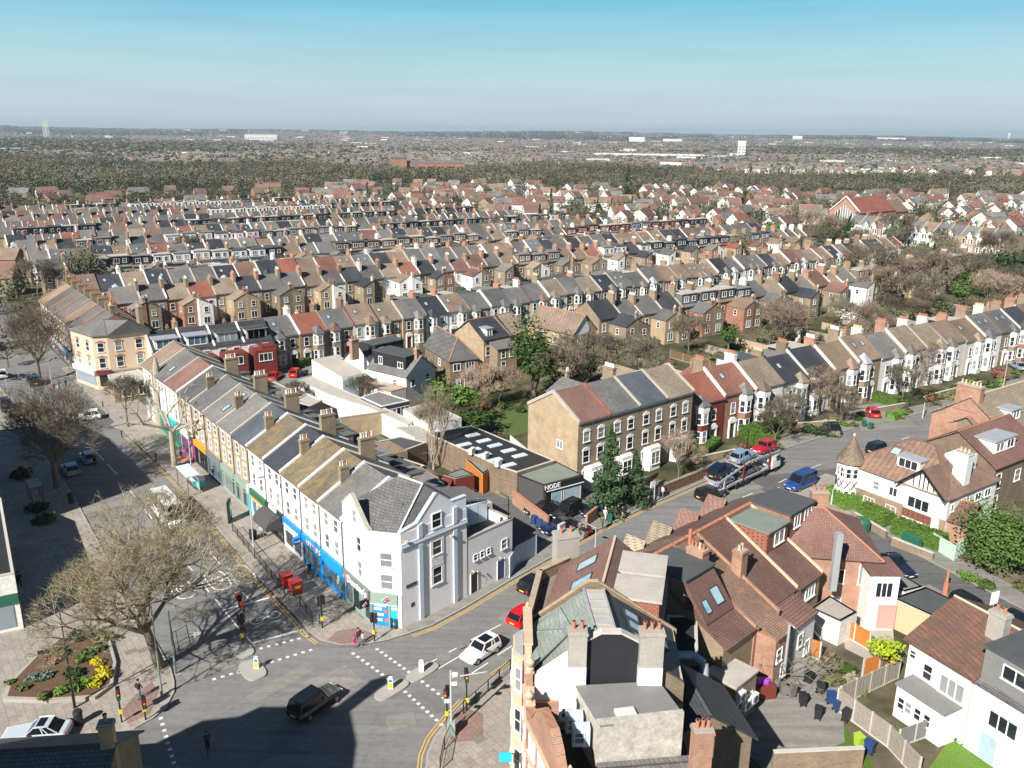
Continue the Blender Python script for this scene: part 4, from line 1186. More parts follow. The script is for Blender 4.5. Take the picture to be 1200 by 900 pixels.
def collect_rows():
 for ri, (nm, perp, a0, a1, face, w, sl) in enumerate(ROWS):
  rr = random.Random(100+ri)
  n = int((a1-a0)/w); ang = EA + math.atan(sl)
  base = row_pt(a0, perp)
  d = Vector((math.cos(ang), math.sin(ang)))
  style = rr.choice(['bay', 'bay', 'gable']) if ri else 'bay'
  clad_run = None; style = 'bay'
  for i in range(n):
   loc = base + d*(w*i) if face > 0 else base + d*(w*(i+1))
   if ri == 13 and i > 3: loc = loc + NV*(.6*math.sin(i*.4)-.3)
   if rr.random() < .12: style = rr.choice(['bay', 'gable', 'flat', 'bay'])
   if rr.random() < .3: clad_run = rpick(rr, CLADS) if rr.random() < (.62 if face < 0 else .35) else None
   front = rpick(rr, FRONTS)
   if ri in (13,): front = rr.choice(['brick_red', 'render_white', 'render_white', 'brick_orange', 'brick_stock', 'render_offwhite']); style = 'bay'
   roof = rpick(rr, ROOFS)
   side = front if front.startswith('brick') and rr.random() < .6 else rr.choice(['brick_stock', 'brick_stock', 'brick_yellow', 'brick_brown', 'render_white'] if face < 0 else ['brick_stock', 'brick_yellow'])
   if ri == 13: roof = rr.choice(['tile_tan', 'tile_tan', 'tile_brown', 'slate_mid', 'slate_dark', 'tile_redbrown', 'slate_grey', 'tile_brown'])
   if ri == 0: style = 'bay'
   key = dict(w=w, style=style, mirror=bool(i % 2), dormer=bool(clad_run), sky=rr.choice([0, 0, 0, 2, 1]), chim=rr.random() < .8, last=(i == n-1), outd=rr.choice([4.2, 5.2]) if face < 0 else 4.2)
   if ri == 13: key.update(near=True, eh=6.9, rh=9.9, chim=True)
   if front == 'render_white' and rr.random() < .5: cop = 'coping_white'
   else: cop = rr.choice(['stone_coping', 'stone_coping', 'concrete_pale', 'coping_white', 'tile_redbrown'])
   pal = dict(front=front, side=side, roof=roof, clad=clad_run or 'black_cladding', coping=cop, trim='coping_white' if rr.random() < .8 else 'render_offwhite', bayroof=roof if rr.random() < .5 else rr.choice(['slate_mid', 'tile_redbrown', 'slate_grey', 'lead']),
     flat=rr.choice(['felt_dark', 'felt_grey', 'felt_dark', 'felt_pale']), stack=rr.choice(['brick_stock', 'brick_orange', 'brick_stock', 'brick_brown', 'render_offwhite']), pot=rr.choice(['terracotta', 'terracotta', 'pot_buff', 'coping_white']), door=rr.choice(['door_dark', 'door_blue', 'door_red']))
   if ri == 13 and i == 0: pal.update(front='painted_red', roof='tile_bright')
   if ri == 13 and i < 4: pal['roof'] = ['tile_bright', 'tile_red', 'tile_tan', 'slate_dark', 'tile_tan'][i]
   if ri == 0 and i < 2: pal['roof'] = ['slate_mid', 'tile_bright'][i]
   c = loc + NV*(4.3*face)
   SPECS.append(dict(row=ri, i=i, n=n, loc=loc, rz=ang if face > 0 else ang+math.pi, key=key, pal=pal, d=c.length, face=face, c=c))
collect_rows()
def in_view(p, m=6):
 return abs(p.x) < p.y*.66 + m and p.y > 0
SPECS = [s for s in SPECS if in_view(s['c'], 14)]
NEAR_N = 286
_ord = sorted(SPECS, key=lambda s: s['d'])
IND, REST = _ord[:NEAR_N], _ord[NEAR_N:]
def nth(k):
 return {1: 'first', 2: 'second', 3: 'third'}.get(k, '%d%s' % (k, 'th' if 10 <= k % 100 <= 20 else {1: 'st', 2: 'nd', 3: 'rd'}.get(k % 10, 'th')))
_cnt = {}; _jr = random.Random(77)
for s in sorted(IND, key=lambda s: (s['row'], s['i'])):
 _cnt[s['row']] = _cnt.get(s['row'], 0)+1
 pal, key = s['pal'], s['key']
 lab = '%s house, %s roof' % (FRONTW.get(pal['front'], 'brick') if s['face'] > 0 else FRONTW.get(pal['side'], 'brick'), ROOFW[pal['roof']])
 if key['dormer'] and s['face'] < 0: lab += ', %s dormer' % CLADW[pal['clad']]
 elif key['sky'] and s['face'] > 0: lab += ', skylight' + ('s' if key['sky'] > 1 else '')
 lab += ', %s along the %s' % (nth(_cnt[s['row']]), ROWS[s['row']][0])
 t = put_house(key, s['loc']+NV*s['face']*_jr.uniform(0, .55), s['rz'], pal); t.scale.z = _jr.choice([1, 1, 1, .96, 1.05, 1.02])
 tag(t, lab, 'house', 'houses of the ' + ROWS[s['row']][0])
# the farther houses, same build in plainer form
FH = ['brick_stock', 'brick_red', 'render_white', 'brick_yellow', 'render_offwhite', 'brick_brown', 'slate_grey', 'slate_mid', 'slate_dark', 'tile_brown', 'tile_tan', 'tile_red', 'tile_redbrown', 'tile_bright', 'stone_coping', 'coping_white', 'black_cladding', 'felt_dark', 'brick_orange', 'terracotta', 'pane', 'white_frame', 'painted_red', 'concrete_pale', 'felt_grey', 'felt_pale', 'pot_buff', 'lead', 'blue_grey_cladding']
FI = {m: i for i, m in enumerate(FH)}
def plain_house(mb, s):
 pal, key = s['pal'], s['key']; w = key['w']; d, eh, rh = 8.6, 6.2, 9.0
 h = MB(); g = lambda n: FI.get(pal.get(n, DEF[n]), FI['brick_stock'])
 h.extr([(0, 0), (d, 0), (d, eh), (d/2, rh), (0, eh)], 'x', 0, w, g('side'))
 for i, f in enumerate(h.f):
  if all(abs(h.v[k][1]) < 1e-6 for k in f): h.m[i] = g('front')
 r = roof_pair(w, d, eh, rh, t=.12); r.m = [g('roof')]*len(r.f); h.join(r)
 c = coping_mb(0, d, eh, rh); c.m = [g('coping')]*len(c.f); h.join(c)
 if key['chim']:
  h.box(-.3, .3, d*.5, d*.5+1.9, eh+1, rh+1.35, g('stack')); h.box(-.12, .12, d*.5+.1, d*.5+1.8, rh+1.35, rh+1.8, g('pot'))
 X = (lambda x: w-x) if key['mirror'] else (lambda x: x)
 if s['face'] > 0:
  a, b = sorted((X(.55), X(3.15)))
  h.box(a, b, -.7, 0, 0, eh-.4, FI['white_frame'])
  h.box(a+.2, b-.2, -.75, -.7, 3.8, 5.3, FI['pane']); h.box(a+.2, b-.2, -.75, -.7, 1, 2.6, FI['pane'])
  x = X(4.35); h.box(x-.4, x+.4, -.05, 0, 3.8, 5.3, FI['pane'])
  h.add([(a-.2, -.9, eh-.4), (b+.2, -.9, eh-.4), (b+.2, .9, eh+.6), (a-.2, .9, eh+.6), ((a+b)/2, .3, eh+1.2)], [(0,1,4), (1,2,4), (2,3,4), (3,0,4)], g('roof'))
 else:
  a, b = sorted((X(0), X(w*.56)))
  h.extr([(a, 0), (b, 0), (b, eh-.8), (a, eh-.3)], 'y', d, d+4.5, g('side'))
  h.slab((a, d, eh-.15), (b, d, eh-.65), (b, d+4.6, eh-.65), (a, d+4.6, eh-.15), .1, g('roof'))
  h.box((a+b)/2-.5, (a+b)/2+.5, d+4.5, d+4.56, 3.3, 4.6, FI['white_frame']); h.box((a+b)/2-.4, (a+b)/2+.4, d+4.56, d+4.6, 3.4, 4.5, FI['pane'])
 if key['dormer']:
  h.box(.4, w-.4, d*.56, d-.35, eh+.2, rh-.1, g('clad')); h.box(.3, w-.3, d*.5, d-.2, rh-.1, rh+.05, g('flat'))
  for x in (w*.3, w*.68): h.box(x-.5, x+.5, d-.36, d-.3, eh+.9, eh+2, FI['white_frame']); h.box(x-.4, x+.4, d-.31, d-.28, eh+1, eh+1.9, FI['pane'])
 if key['sky'] and s['face'] > 0:
  x = w*.4; sl = (rh-eh)/(d/2)
  h.quad((x, 1.6, eh+1.6*sl+.17), (x+.7, 1.6, eh+1.6*sl+.17), (x+.7, 2.5, eh+2.5*sl+.17), (x, 2.5, eh+2.5*sl+.17), FI['lead'])
 Mx = Matrix.Translation(V3(s['loc']+NV*s['face']*_jr.uniform(0, .6))) @ Matrix.Rotation(s['rz'], 4, 'Z')
 mb.join(h, Mx)
mb = MB()
for s in REST: plain_house(mb, s)
tag(mb.build('distant_terraces', FH), 'farther terraces running up to the wood', None, None, 'stuff')
# ------------------------------------------------------------------ one-off buildings
class Site:
 """a thing built from points given on the ground of the place"""
 def __init__(s, name, label, cat, o, group=None):
  s.o = Vector((o[0], o[1], o[2] if len(o) > 2 else 0)); s.t = thing(name, label, cat, s.o, 0, group)
 def part(s, mb, name, mats, parent=None):
  mb.v = [(v[0]-s.o.x, v[1]-s.o.y, v[2]-s.o.z) for v in mb.v]
  return mb.build(name, mats, parent or s.t)
 def win(s, a, b, d, z, w, h, style='sash', frame='white_frame', pane='pane', out=0.0, name='window', parent=None, one=False, frac=False):
  """window on the wall a->b (outside on the right hand), d metres along, foot at z"""
  a, b = Vector(a[:2]), Vector(b[:2]); t = (b-a); L = t.length; t.normalize(); n = Vector((t.y, -t.x))
  if frac: d = d*L
  p = a+t*d+n*out
  return window(parent or s.t, p.x-s.o.x, p.y-s.o.y, z-s.o.z, w, h, math.atan2(t.y, t.x), style, one, frame, pane, name)
 def sky(s, p, z, w, h, pitch, rz, pane='pane_sky'):
  return skylight(s.t, p[0]-s.o.x, p[1]-s.o.y, z-s.o.z, w, h, pitch, rz, pane)
 def chim(s, p, z0, z1, w, d, pots, rz=0, stack='brick_stock', potc=('terracotta',), top=None):
  e = bpy.data.objects.new('chimney', None); COL.objects.link(e)
  bpy.data.objects.remove(e)
  mb = MB(); mb.box(-w/2, w/2, -d/2, d/2, z0, z1-.28, 0)
  mb.box(-w/2-.07, w/2+.07, -d/2-.07, d/2+.07, z1-.28, z1-.12, 0); mb.box(-w/2-.02, w/2+.02, -d/2-.02, d/2+.02, z1-.12, z1, 1)
  c = mb.build('chimney', [stack, 'concrete'], s.t, (p[0]-s.o.x, p[1]-s.o.y, -s.o.z), rz)
  key = ('pot',)
  for i in range(pots):
   t = (i+.5)/pots-.5; m = potc[i % len(potc)]
   if ('pot', m) not in _WC:
    q = MB(); q.lathe([(.13, 0), (.12, .1), (.10, .42), (.135, .44), (.135, .52)], 10)
    q.add([(.09*math.cos(a*.628), .09*math.sin(a*.628), .525) for a in range(10)], [tuple(range(10))], 1)
    _WC[('pot', m)] = q.mesh('chimney_pot', [m, 'black_paint'])
   o = place('chimney_pot', _WC[('pot', m)], c, (t*w*.9 if w > d else 0, 0 if w > d else t*d*.9, z1))
  return c
def v2(p): return Vector((p[0], p[1]))
def wall_seg(mb, a, b, prof, t=.25, z0=0, m=0):
 """upright wall from a to b, outside on the right; prof = [(distance, top height), ...]"""
 a, b = v2(a), v2(b); d = (b-a).normalized(); n = Vector((-d.y, d.x))*t
 for (s0, h0), (s1, h1) in zip(prof, prof[1:]):
  p, q = a+d*s0, a+d*s1
  mb.hexa([V3(p, z0), V3(q, z0), V3(q+n, z0), V3(p+n, z0), V3(p, h0), V3(q, h1), V3(q+n, h1), V3(p+n, h0)], m)
 return mb
def cap_seg(mb, a, b, prof, t=.25, h=.08, over=.05, m=0):
 a, b = v2(a), v2(b); d = (b-a).normalized(); n = Vector((-d.y, d.x))
 for (s0, h0), (s1, h1) in zip(prof, prof[1:]):
  p, q = a+d*s0-n*over, a+d*s1-n*over; e = n*(t+2*over)
  mb.hexa([V3(p, h0), V3(q, h1), V3(q+e, h1), V3(p+e, h0), V3(p, h0+h), V3(q, h1+h), V3(q+e, h1+h), V3(p+e, h0+h)], m)
 return mb
def face(mb, pts, t=.14, m=0):
 """roof plane with thickness"""
 n = len(pts); v = [tuple(p) for p in pts]+[(p[0], p[1], p[2]-t) for p in pts]
 a, b, c = Vector(v[0]), Vector(v[1]), Vector(v[2])
 fs = [tuple(range(n)), tuple(range(2*n-1, n-1, -1))]+[(i+n, (i+1) % n+n, (i+1) % n, i) for i in range(n)]
 if (b-a).cross(c-a).z < 0: fs = [f[::-1] for f in fs]
 return mb.add(v, fs, m)
def rect4(a, b, d):
 """ground rectangle: front a->b (outside right), depth d to the left"""
 a, b = v2(a), v2(b); n = (b-a).normalized(); n = Vector((-n.y, n.x))*d
 return [a, b, b+n, a+n]
def hip_roof(mb, q, eh, rh, over=.3, ridge_in=None, m=0, t=.14, hip0=True, hip1=True):
 """hipped or gabled roof over a rectangle q (front a,b,back c,d), ridge along a->b"""
 a, b, c, d = q; u = (b-a).normalized(); n = (d-a).normalized(); L = (b-a).length; D = (d-a).length
 s = (rh-eh)/(D/2); z = eh-over*s
 A, B, C_, D_ = a-u*over-n*over, b+u*over-n*over, c+u*over+n*over, d-u*over+n*over
 i0 = (D/2 if ridge_in is None else ridge_in) if hip0 else -over
 i1 = (D/2 if ridge_in is None else ridge_in) if hip1 else -over
 R0, R1 = a+n*D/2+u*i0, b+n*D/2-u*i1
 z0 = z if hip0 else z;
 face(mb, [V3(A, z+t), V3(B, z+t), V3(R1, rh+t), V3(R0, rh+t)], t, m)
 face(mb, [V3(C_, z+t), V3(D_, z+t), V3(R0, rh+t), V3(R1, rh+t)], t, m)
 if hip1: face(mb, [V3(B, z+t), V3(C_, z+t), V3(R1, rh+t)], t, m)
 if hip0: face(mb, [V3(D_, z+t), V3(A, z+t), V3(R0, rh+t)], t, m)
 rm = MB()
 rm.tube(V3(R0, rh+t), V3(R1, rh+t), .11, .11, 6)
 for P0, R_, on in ((A, R0, hip0), (D_, R0, hip0), (B, R1, hip1), (C_, R1, hip1)):
  if on: rm.tube(V3(P0, z+t), V3(R_, rh+t), .1, .1, 6)
 return rm
def flat_block(s, poly, h, wall, roof, name='wall', rname='roof', para=.25, z0=0, parent=None, cap='stone_coping', capw=.25):
 """walls, a flat roof sunk behind a low parapet, and its coping"""
 mb = MB(); mb.prism(poly, z0, h); o = s.part(mb, name, wall, parent)
 poly = [v2(p) for p in poly]; n = len(poly)
 ar = sum(poly[i].x*poly[(i+1) % n].y-poly[(i+1) % n].x*poly[i].y for i in range(n))
 if ar < 0: poly = poly[::-1]
 s.part(MB().prism(inset(poly, .02), h, h+.05), rname, roof, parent)
 if para:
  mb = MB()
  ip = inset(poly, capw)
  for i in range(n):
   a, b, c, d = poly[i], poly[(i+1) % n], ip[(i+1) % n], ip[i]
   mb.hexa([V3(a, h-.02), V3(b, h-.02), V3(c, h-.02), V3(d, h-.02), V3(a, h+para), V3(b, h+para), V3(c, h+para), V3(d, h+para)])
  s.part(mb, 'parapet', cap, parent)
 return o
def inset(poly, d):
 n = len(poly); out = []
 for i in range(n):
  p0, p1, p2 = Vector(poly[i-1]), Vector(poly[i]), Vector(poly[(i+1) % n])
  e0, e1 = (p1-p0).normalized(), (p2-p1).normalized()
  n0, n1 = Vector((-e0.y, e0.x)), Vector((-e1.y, e1.x))
  k = (n0+n1); k = k/max(.35, k.length_squared/2) if k.length > 1e-6 else n0
  out.append(p1+k*d)
 return out
def bar(mb, a, b, w, h, m=0):
 """upright strip between two 3-D points: width w, height h"""
 a, b = Vector(a), Vector(b); d = (b-a); d.z = 0; d.normalize(); n = Vector((-d.y, d.x, 0))*w/2; u = Vector((0, 0, h))
 return mb.hexa([a-n, b-n, b+n, a+n, a-n+u, b-n+u, b+n+u, a+n+u], m)
def turned(a, b): return math.atan2(b[1]-a[1], b[0]-a[0])
# ------------------------------------------------------------------ the shop parade on the high street
SO = Vector((-15.81, 72.61)); SRZ = math.atan2(UM.y, UM.x)
def sh(x, y=0.0): return SO + UM*x + NM*y
SHOPU = [  # x0, x1, roof, front, side coping, skylights, chimney at near side, rear chimney
 (-4.5, .4, 'slate_mid', 'render_white', 'coping_white', 0, None),
 (-9.0, -4.5, 'slate_mossy', 'render_white', 'coping_white', 0, 'f'),
 (-13.8, -9.0, 'slate_mossy', 'render_white', 'coping_white', 0, 'r'),
 (-18.4, -13.8, 'slate_dark', 'render_white', 'coping_white', 0, 'f'),
 (-23.4, -18.4, 'slate_mossy', 'render_white', 'coping_white', 0, 'r'),
 (-28.3, -23.4, 'slate_blue', 'brick_yellow', 'coping_white', 0, 'f'),
 (-33.0, -28.3, 'slate_mid', 'brick_yellow', 'stone_coping', 0, 'r'),
 (-38.4, -33.0, 'slate_mid', 'brick_yellow', 'stone_coping', 2, 'f'),
 (-43.5, -38.4, 'slate_grey', 'brick_yellow', 'stone_coping', 0, 'r'),
 (-49.2, -43.5, 'slate_grey', 'brick_yellow', 'stone_coping', 0, 'f'),
 (-55.0, -49.2, 'tile_redbrown', 'render_offwhite', 'coping_white', 0, 'r'),
 (-61.5, -55.0, 'slate_mid', 'render_white', 'stone_coping', 1, None),
 (-67.0, -61.5, 'tile_brown', 'render_offwhite', 'stone_coping', 0, None),
]
SHOPL = ['white shop house with plain grey roof beside the corner takeaway', 'white shop house with mossy roof, second from the corner takeaway', 'white shop house with mossy roof above the blue corner sign',
  'white shop house with dark ribbed slate roof over the black canopy', 'white shop house with mossy roof above the green fascia', 'yellow brick shop house with blue-grey roof over the sage shopfront',
  'yellow brick shop house with pale grey roof and white dressings', 'yellow brick shop house with two skylights in its grey roof', 'yellow brick shop house with grey roof above the dark shopfront',
  'yellow brick shop house with mottled grey roof above the magenta shopfront', 'cream shop house with red-brown roof behind the pollarded tree', 'white shop house with green shopfront near the far end', 'cream shop house with brown roof at the far end of the parade']
SEH, SRH, SD = 8.5, 11.3, 10.0
def shop_house(i):
 x0, x1, roof, front, cop, sky, ch = SHOPU[i]; w = x1-x0; o = sh(x0)
 t = thing('shop_house', SHOPL[i], 'shop house', V3(o), SRZ, 'shop houses of the high street parade')
 mb = gable_wall(w, SD, SEH, SRH); mb.build('wall', ['render_dirty' if front.startswith('render') else 'brick_stock', front], t)
 roof_pair(w, SD, SEH, SRH).build('roof', roof, t)
 coping_mb(w, SD, SEH, SRH, .34 if cop == 'coping_white' else .28, .3).build('parapet', cop, t)
 if i == 12: coping_mb(0, SD, SEH, SRH).build('parapet', cop, t)
 MB().box(.1, w-.1, -.22, -.02, SEH-.3, SEH-.16).build('gutter', 'black_paint' if i % 2 else 'white_frame', t)
 MB().tube((w-.12, -.1, 3.4), (w-.12, -.1, SEH-.2), .05, .05, 6).build('drainpipe', 'black_paint', t)
 for z, h in ((4.15, 1.45), (6.55, 1.3)):
  for x in (w*.28, w*.70):
   window(t, x, 0, z, .8, h, 0, 'sash', pane='pane_pale')
   if front.startswith('brick'): MB().box(x-.6, x+.6, -.09, 0, z+h+.08, z+h+.3).build('lintel', 'coping_white', t)
 s = (SRH-SEH)/(SD/2)
 for k in range(sky):
  skylight(t, w*.62, 1.3+k*2.0, SEH+(1.3+k*2.0)*s+.15, .75, 1.1, math.atan(s), 0, 'pane_sky')
 if ch == 'f': chimney(t, w, 2.7, SEH+1.0, SRH+.35, .55, .95, 4, dict(DEF, stack='brick_brown' if i > 6 else 'brick_stock'), True, ['pot_buff', 'coping_white', 'terracotta', 'pot_buff'])
 if ch == 'r': chimney(t, w, 7.6, SEH+1.0, SRH+1.0, .62, 1.7, 5, dict(DEF, stack='brick_stock'), True, ['coping_white', 'pot_buff', 'coping_white', 'terracotta'])
 # back: one lower wing and a flat-roofed ground floor store
 rr = random.Random(i)
 a, b = (0.1, w*.55) if i % 2 else (w*.45, w-.1)
 zt = 6.0 + rr.uniform(-.4, .6)
 wing = MB().extr([(a, 0), (b, 0), (b, zt), (a, zt-.5)], 'y', SD, SD+3.2+rr.uniform(0, 1.5)).build('back_wing', 'brick_brown' if i > 4 else 'render_dirty', t)
 MB().slab((a-.1, SD, zt-.38), (b+.1, SD, zt+.14), (b+.1, SD+4.8, zt+.14), (a-.1, SD+4.8, zt-.38), .12).build('wing_roof', 'slate_grey', wing)
 window(t, (a+b)/2+ (w*.5 if i % 2 else -w*.4)*.8, SD, 5.8, .8, 1.3, math.pi)
 st = MB().box(.05, w-.05, SD+4.9, SD+8.5+rr.uniform(0, 3), 0, 2.8+rr.uniform(0, .5)).build('back_store', rr.choice(['brick_brown', 'render_dirty', 'brick_stock']), t)
 MB().box(0, w, SD+4.8, SD+8.7, 3.3, 3.42).build('store_roof', rr.choice(['felt_dark', 'felt_black', 'felt_grey']), t)
 return t
for i in range(len(SHOPU)): shop_house(i)
SHOPU_T = [o for o in COL.objects if o.name.startswith('shop_house') and o.type == 'EMPTY']
def shop_front(idx, xa, xb, fascia, frame, glassm='pane_blue', stall='', txt=None, tcol='sign_white', tsize=.5, bays=3, label=None, fh=.75, zf=2.75, name='shopfront'):
 """glazed front with fascia between xa and xb along the parade, a part of its house"""
 t = SHOPU_T[idx] if idx >= 0 else None
 p = Vector((0, 0, 0))
 x0 = SHOPU[idx][0]; a, b = xa-x0, xb-x0
 f = MB(); f.box(a, b, -.32, -.02, zf, zf+fh, 0)
 root = f.build(name, [fascia], t)
 if label: root['label'] = label
 fr = MB(); fr.box(a, a+.22, -.2, -.02, 0, zf); fr.box(b-.22, b, -.2, -.02, 0, zf)
 for k in range(1, bays): x = a+(b-a)*k/bays; fr.box(x-.05, x+.05, -.16, -.02, 0, zf)
 fr.box(a+.22, b-.22, -.15, -.02, 2.15, 2.25); fr.box(a+.22, b-.22, -.17, -.02, 0, .45)
 fr.build('shopfront_frame', frame, root)
 for k in range(bays):
  xa_, xb_ = a+(b-a)*k/bays+.06, a+(b-a)*(k+1)/bays-.06
  MB().box(max(xa_, a+.23), min(xb_, b-.23), -.08, -.04, .46, zf-.02).build('pane', glassm, root)
 if txt: letters('lettering', txt, tsize, tcol, root, ((a+b)/2, -.345, zf+fh/2))
 return root
shop_front(11, -60, -55.4, 'sign_green_bright', 'sign_green_bright', bays=3)
shop_front(9, -49.1, -44.0, 'sign_white', 'sign_magenta', 'pane_blue', bays=3, label='white fascia with magenta posts and panel')
shop_front(10, -54.8, -50.0, 'sign_teal', 'sign_green_bright', bays=2)
shop_front(8, -43.4, -38.5, 'sign_orange', 'sign_black', 'pane', bays=5)
shop_front(7, -38.3, -33.2, 'sign_grey', 'sign_grey', 'pane_blue', bays=2)
shop_front(6, -32.9, -28.4, 'sage_paint', 'sage_paint', 'pane', bays=4)
shop_front(5, -28.2, -23.6, 'sage_paint', 'sage_paint', 'pane', bays=4)
sfr = shop_front(4, -23.2, -18.5, 'sign_green', 'sign_white', 'pane_blue', bays=3, label='dark green fascia over an orange band')
MB().box(.3, 4.9, -.36, -.02, 2.5, 2.74).build('fascia_band', 'sign_orange', sfr)
MB().box(-.05, .25, -.5, -.02, .1, 2.9).build('banner', 'sign_teal', sfr)
MB().box(-.05, .25, -.52, -.02, 2.9, 3.9).build('banner', 'sign_white', sfr)
c3 = shop_front(3, -18.2, -14.0, 'sign_black', 'sign_black', 'pane', bays=2)
# round-fronted black canopy
mb = MB(); prof = [(-.1, 3.3)]+[(-.1-1.9*math.sin(a), 1.95+1.35*math.cos(a)) for a in [k*math.pi/12 for k in range(1, 7)]]+[(-.1, 1.95)]
mb.extr(prof[::-1], 'x', .35, 4.3); mb.build('canopy', 'charcoal_render', c3)
MB().box(1.2, 3.2, -.42, -.30, 3.32, 3.75).build('sign_panel', 'sign_white', c3)
s2 = shop_front(2, -13.7, -9.1, 'sign_blue', 'sign_white', 'pane', bays=2, txt=None, fh=.95, zf=2.6)
for k, z in enumerate((2.72, 2.92)): MB().box(.5, 4.1, -.35, -.325, z, z+.08).build('sign_stripe', 'sign_white', s2)
MB().box(4.2, 4.7, -1.0, -.33, 2.2, 2.9).build('projecting_sign', 'sign_blue', s2)
MB().box(4.71, 4.74, -.98, -.36, 2.45, 2.6).build('sign_stripe', 'sign_white', s2)
s1 = shop_front(1, -8.9, -4.55, 'sign_blue_bright', 'sign_blue_bright', 'pane_blue', bays=2, fh=1.0, zf=2.55)
s0 = shop_front(0, -4.5, .35, 'sign_blue_bright', 'sign_blue_bright', 'pane_blue', bays=3, fh=1.0, zf=2.55)
letters('lettering', 'LETTERS', .8, 'sign_red', s1, (3.0, -.345, 3.05), 0, 0, 1.12, .02)
letters('lettering', 'LETTERS', .8, 'sign_white', s1, (3.06, -.365, 3.05), 0, 0, 1.12, .02)
for k, (c, x, z) in enumerate((('sign_yellow', 3.1, 1.1), ('sign_cyan', 3.9, 1.5), ('sign_green_bright', 4.1, .8), ('sign_white', 3.4, 1.7))):
 MB().box(x, x+.45, -.12, -.09, z, z+.5).build('poster', c, s0)
# --- white corner building with the takeaway
cb = Site('corner_building', 'tall white corner building with takeaway and gabled pale side wall', 'building', V3(sh(.4)))
A_, B_, C_, D_, E_ = sh(.45), sh(5.6, -.05), sh(7.75, 1.85), sh(6.62, 9.6), sh(.45, 9.6)
F_ = sh(5.55, 15.9); G_ = sh(1.6, 15.4)
mb = MB(); mb.prism([A_, B_, C_, D_, E_], 0, 9.3); cb.part(mb, 'wall', 'render_white')
mb = MB(); wall_seg(mb, C_, D_, [(0, 9.35), (7.85, 9.35)], -.04); cb.part(mb, 'side_wall', 'render_grey')
# gabled parapets
fl = (B_-A_).length; sl = (D_-C_).length
fp = [(0, 10.3), (1.7, 11.7), (2.0, 11.7), (4.6, 9.6), (fl, 9.45)]
mb = MB(); wall_seg(mb, A_, B_, fp, .3, 9.25); cb.part(mb, 'front_gable', 'render_white')
mb = MB(); cap_seg(mb, A_, B_, fp, .3); cb.part(mb, 'coping', 'stone_coping')
spf = [(0, 9.45), (1.9, 9.75), (4.1, 11.9), (4.3, 11.9), (6.0, 10.6), (sl, 10.6)]
mb = MB(); wall_seg(mb, C_, D_, spf, .3, 9.25); cb.part(mb, 'side_gable', 'render_grey')
mb = MB(); cap_seg(mb, C_, D_, spf, .3); cb.part(mb, 'coping', 'render_blue')
mb = MB(); wall_seg(mb, D_, E_, [(0, 10.3), (.3, 10.3)], .3, 9.2);
cb.part(mb, 'parapet', 'render_white')
# roof planes
a0, b0, c0, d0, e0 = (A_+NM*.3, B_+NM*.2-UM*.2, C_-UM*.3+NM*.1, D_-UM*.35-NM*.2, E_-NM*.1)
T1, T2 = sh(1.2, 5.6), sh(4.2, 6.4)
mb = MB()
face(mb, [V3(b0, 9.42), V3(c0, 9.42), V3(T2, 11.7), V3(T1, 11.8)])
face(mb, [V3(a0, 9.9), V3(b0, 9.42), V3(T1, 11.8)])
face(mb, [V3(c0, 9.42), V3(d0, 9.6), V3(T2, 11.7)])
face(mb, [V3(d0, 9.6), V3(e0, 9.6), V3(T1, 11.8), V3(T2, 11.7)])
face(mb, [V3(e0, 9.6), V3(a0, 9.9), V3(T1, 11.8)])
cb.part(mb, 'roof', 'slate_grey')
mb = MB(); mb.tube(V3(c0, 9.5), V3(T2, 11.78), .09, .09, 6); mb.tube(V3(T1, 11.85), V3(T2, 11.78), .09, .09, 6); cb.part(mb, 'hip_tile', 'coping_white')
cb.sky(sh(4.9, 3.0), 10.25, .75, .9, R(26), SRZ+R(20), 'pane')
# cornice band, pilasters on the side wall
d = (D_-C_).normalized(); nn = Vector((d.y, -d.x))
for k, (z, ou) in enumerate(((7.72, .10), (7.95, .16), (8.15, .12))):
 mb = MB(); wall_seg(mb, C_+nn*(ou+.041), D_+nn*(ou+.041), [(0, z+.18), (sl, z+.18)], ou, z); cb.part(mb, 'cornice', 'render_blue' if k != 1 else 'coping_white')
for s_ in (1.95, 6.1):
 q = C_+d*s_
 mb = MB(); wall_seg(mb, q+nn*.2, q+d*.45+nn*.2, [(0, 7.7), (.45, 7.7)], .155, 0); wall_seg(mb, q+nn*.2, q+d*.45+nn*.2, [(0, 10.0 if s_ > 4 else 9.6), (.45, 10.0 if s_ > 4 else 9.75)], .155, 8.36)
 cb.part(mb, 'pilaster', 'render_blue')
for z, h in ((8.7, 1.35), (6.0, 1.35), (3.05, 1.6)): cb.win(C_, D_, 4.15, z, 1.0, h, out=.045)
mb = MB(); wall_seg(mb, C_+d*3.45+nn*.13, C_+d*4.85+nn*.13, [(0, 5.95), (1.4, 5.95)], .085, 4.85); cb.part(mb, 'window_panel', 'render_white')
mb = MB()
for s_ in (3.38, 4.78): wall_seg(mb, C_+d*s_+nn*.11, C_+d*(s_+.15)+nn*.11, [(0, 7.6), (.15, 7.6)], .065, 2.8)
cb.part(mb, 'window_surround', 'coping_white')
for s_, z in ((.5, 8.55), (5.7, 7.3)):
 q = C_+d*s_+nn*.3; mb = MB(); mb.tube(V3(q, z-.1), V3(q, z+.12), .12, .16, 8); mb.tube(V3(q, z), V3(q-nn*.3, z), .04, .04, 6); cb.part(mb, 'floodlight', 'pot_buff')
mb = MB(); wall_seg(mb, C_+d*1.0+nn*.06, C_+d*1.4+nn*.06, [(0, 2.2), (.4, 2.2)], .02, 1.8); cb.part(mb, 'vent', 'dark_frame')
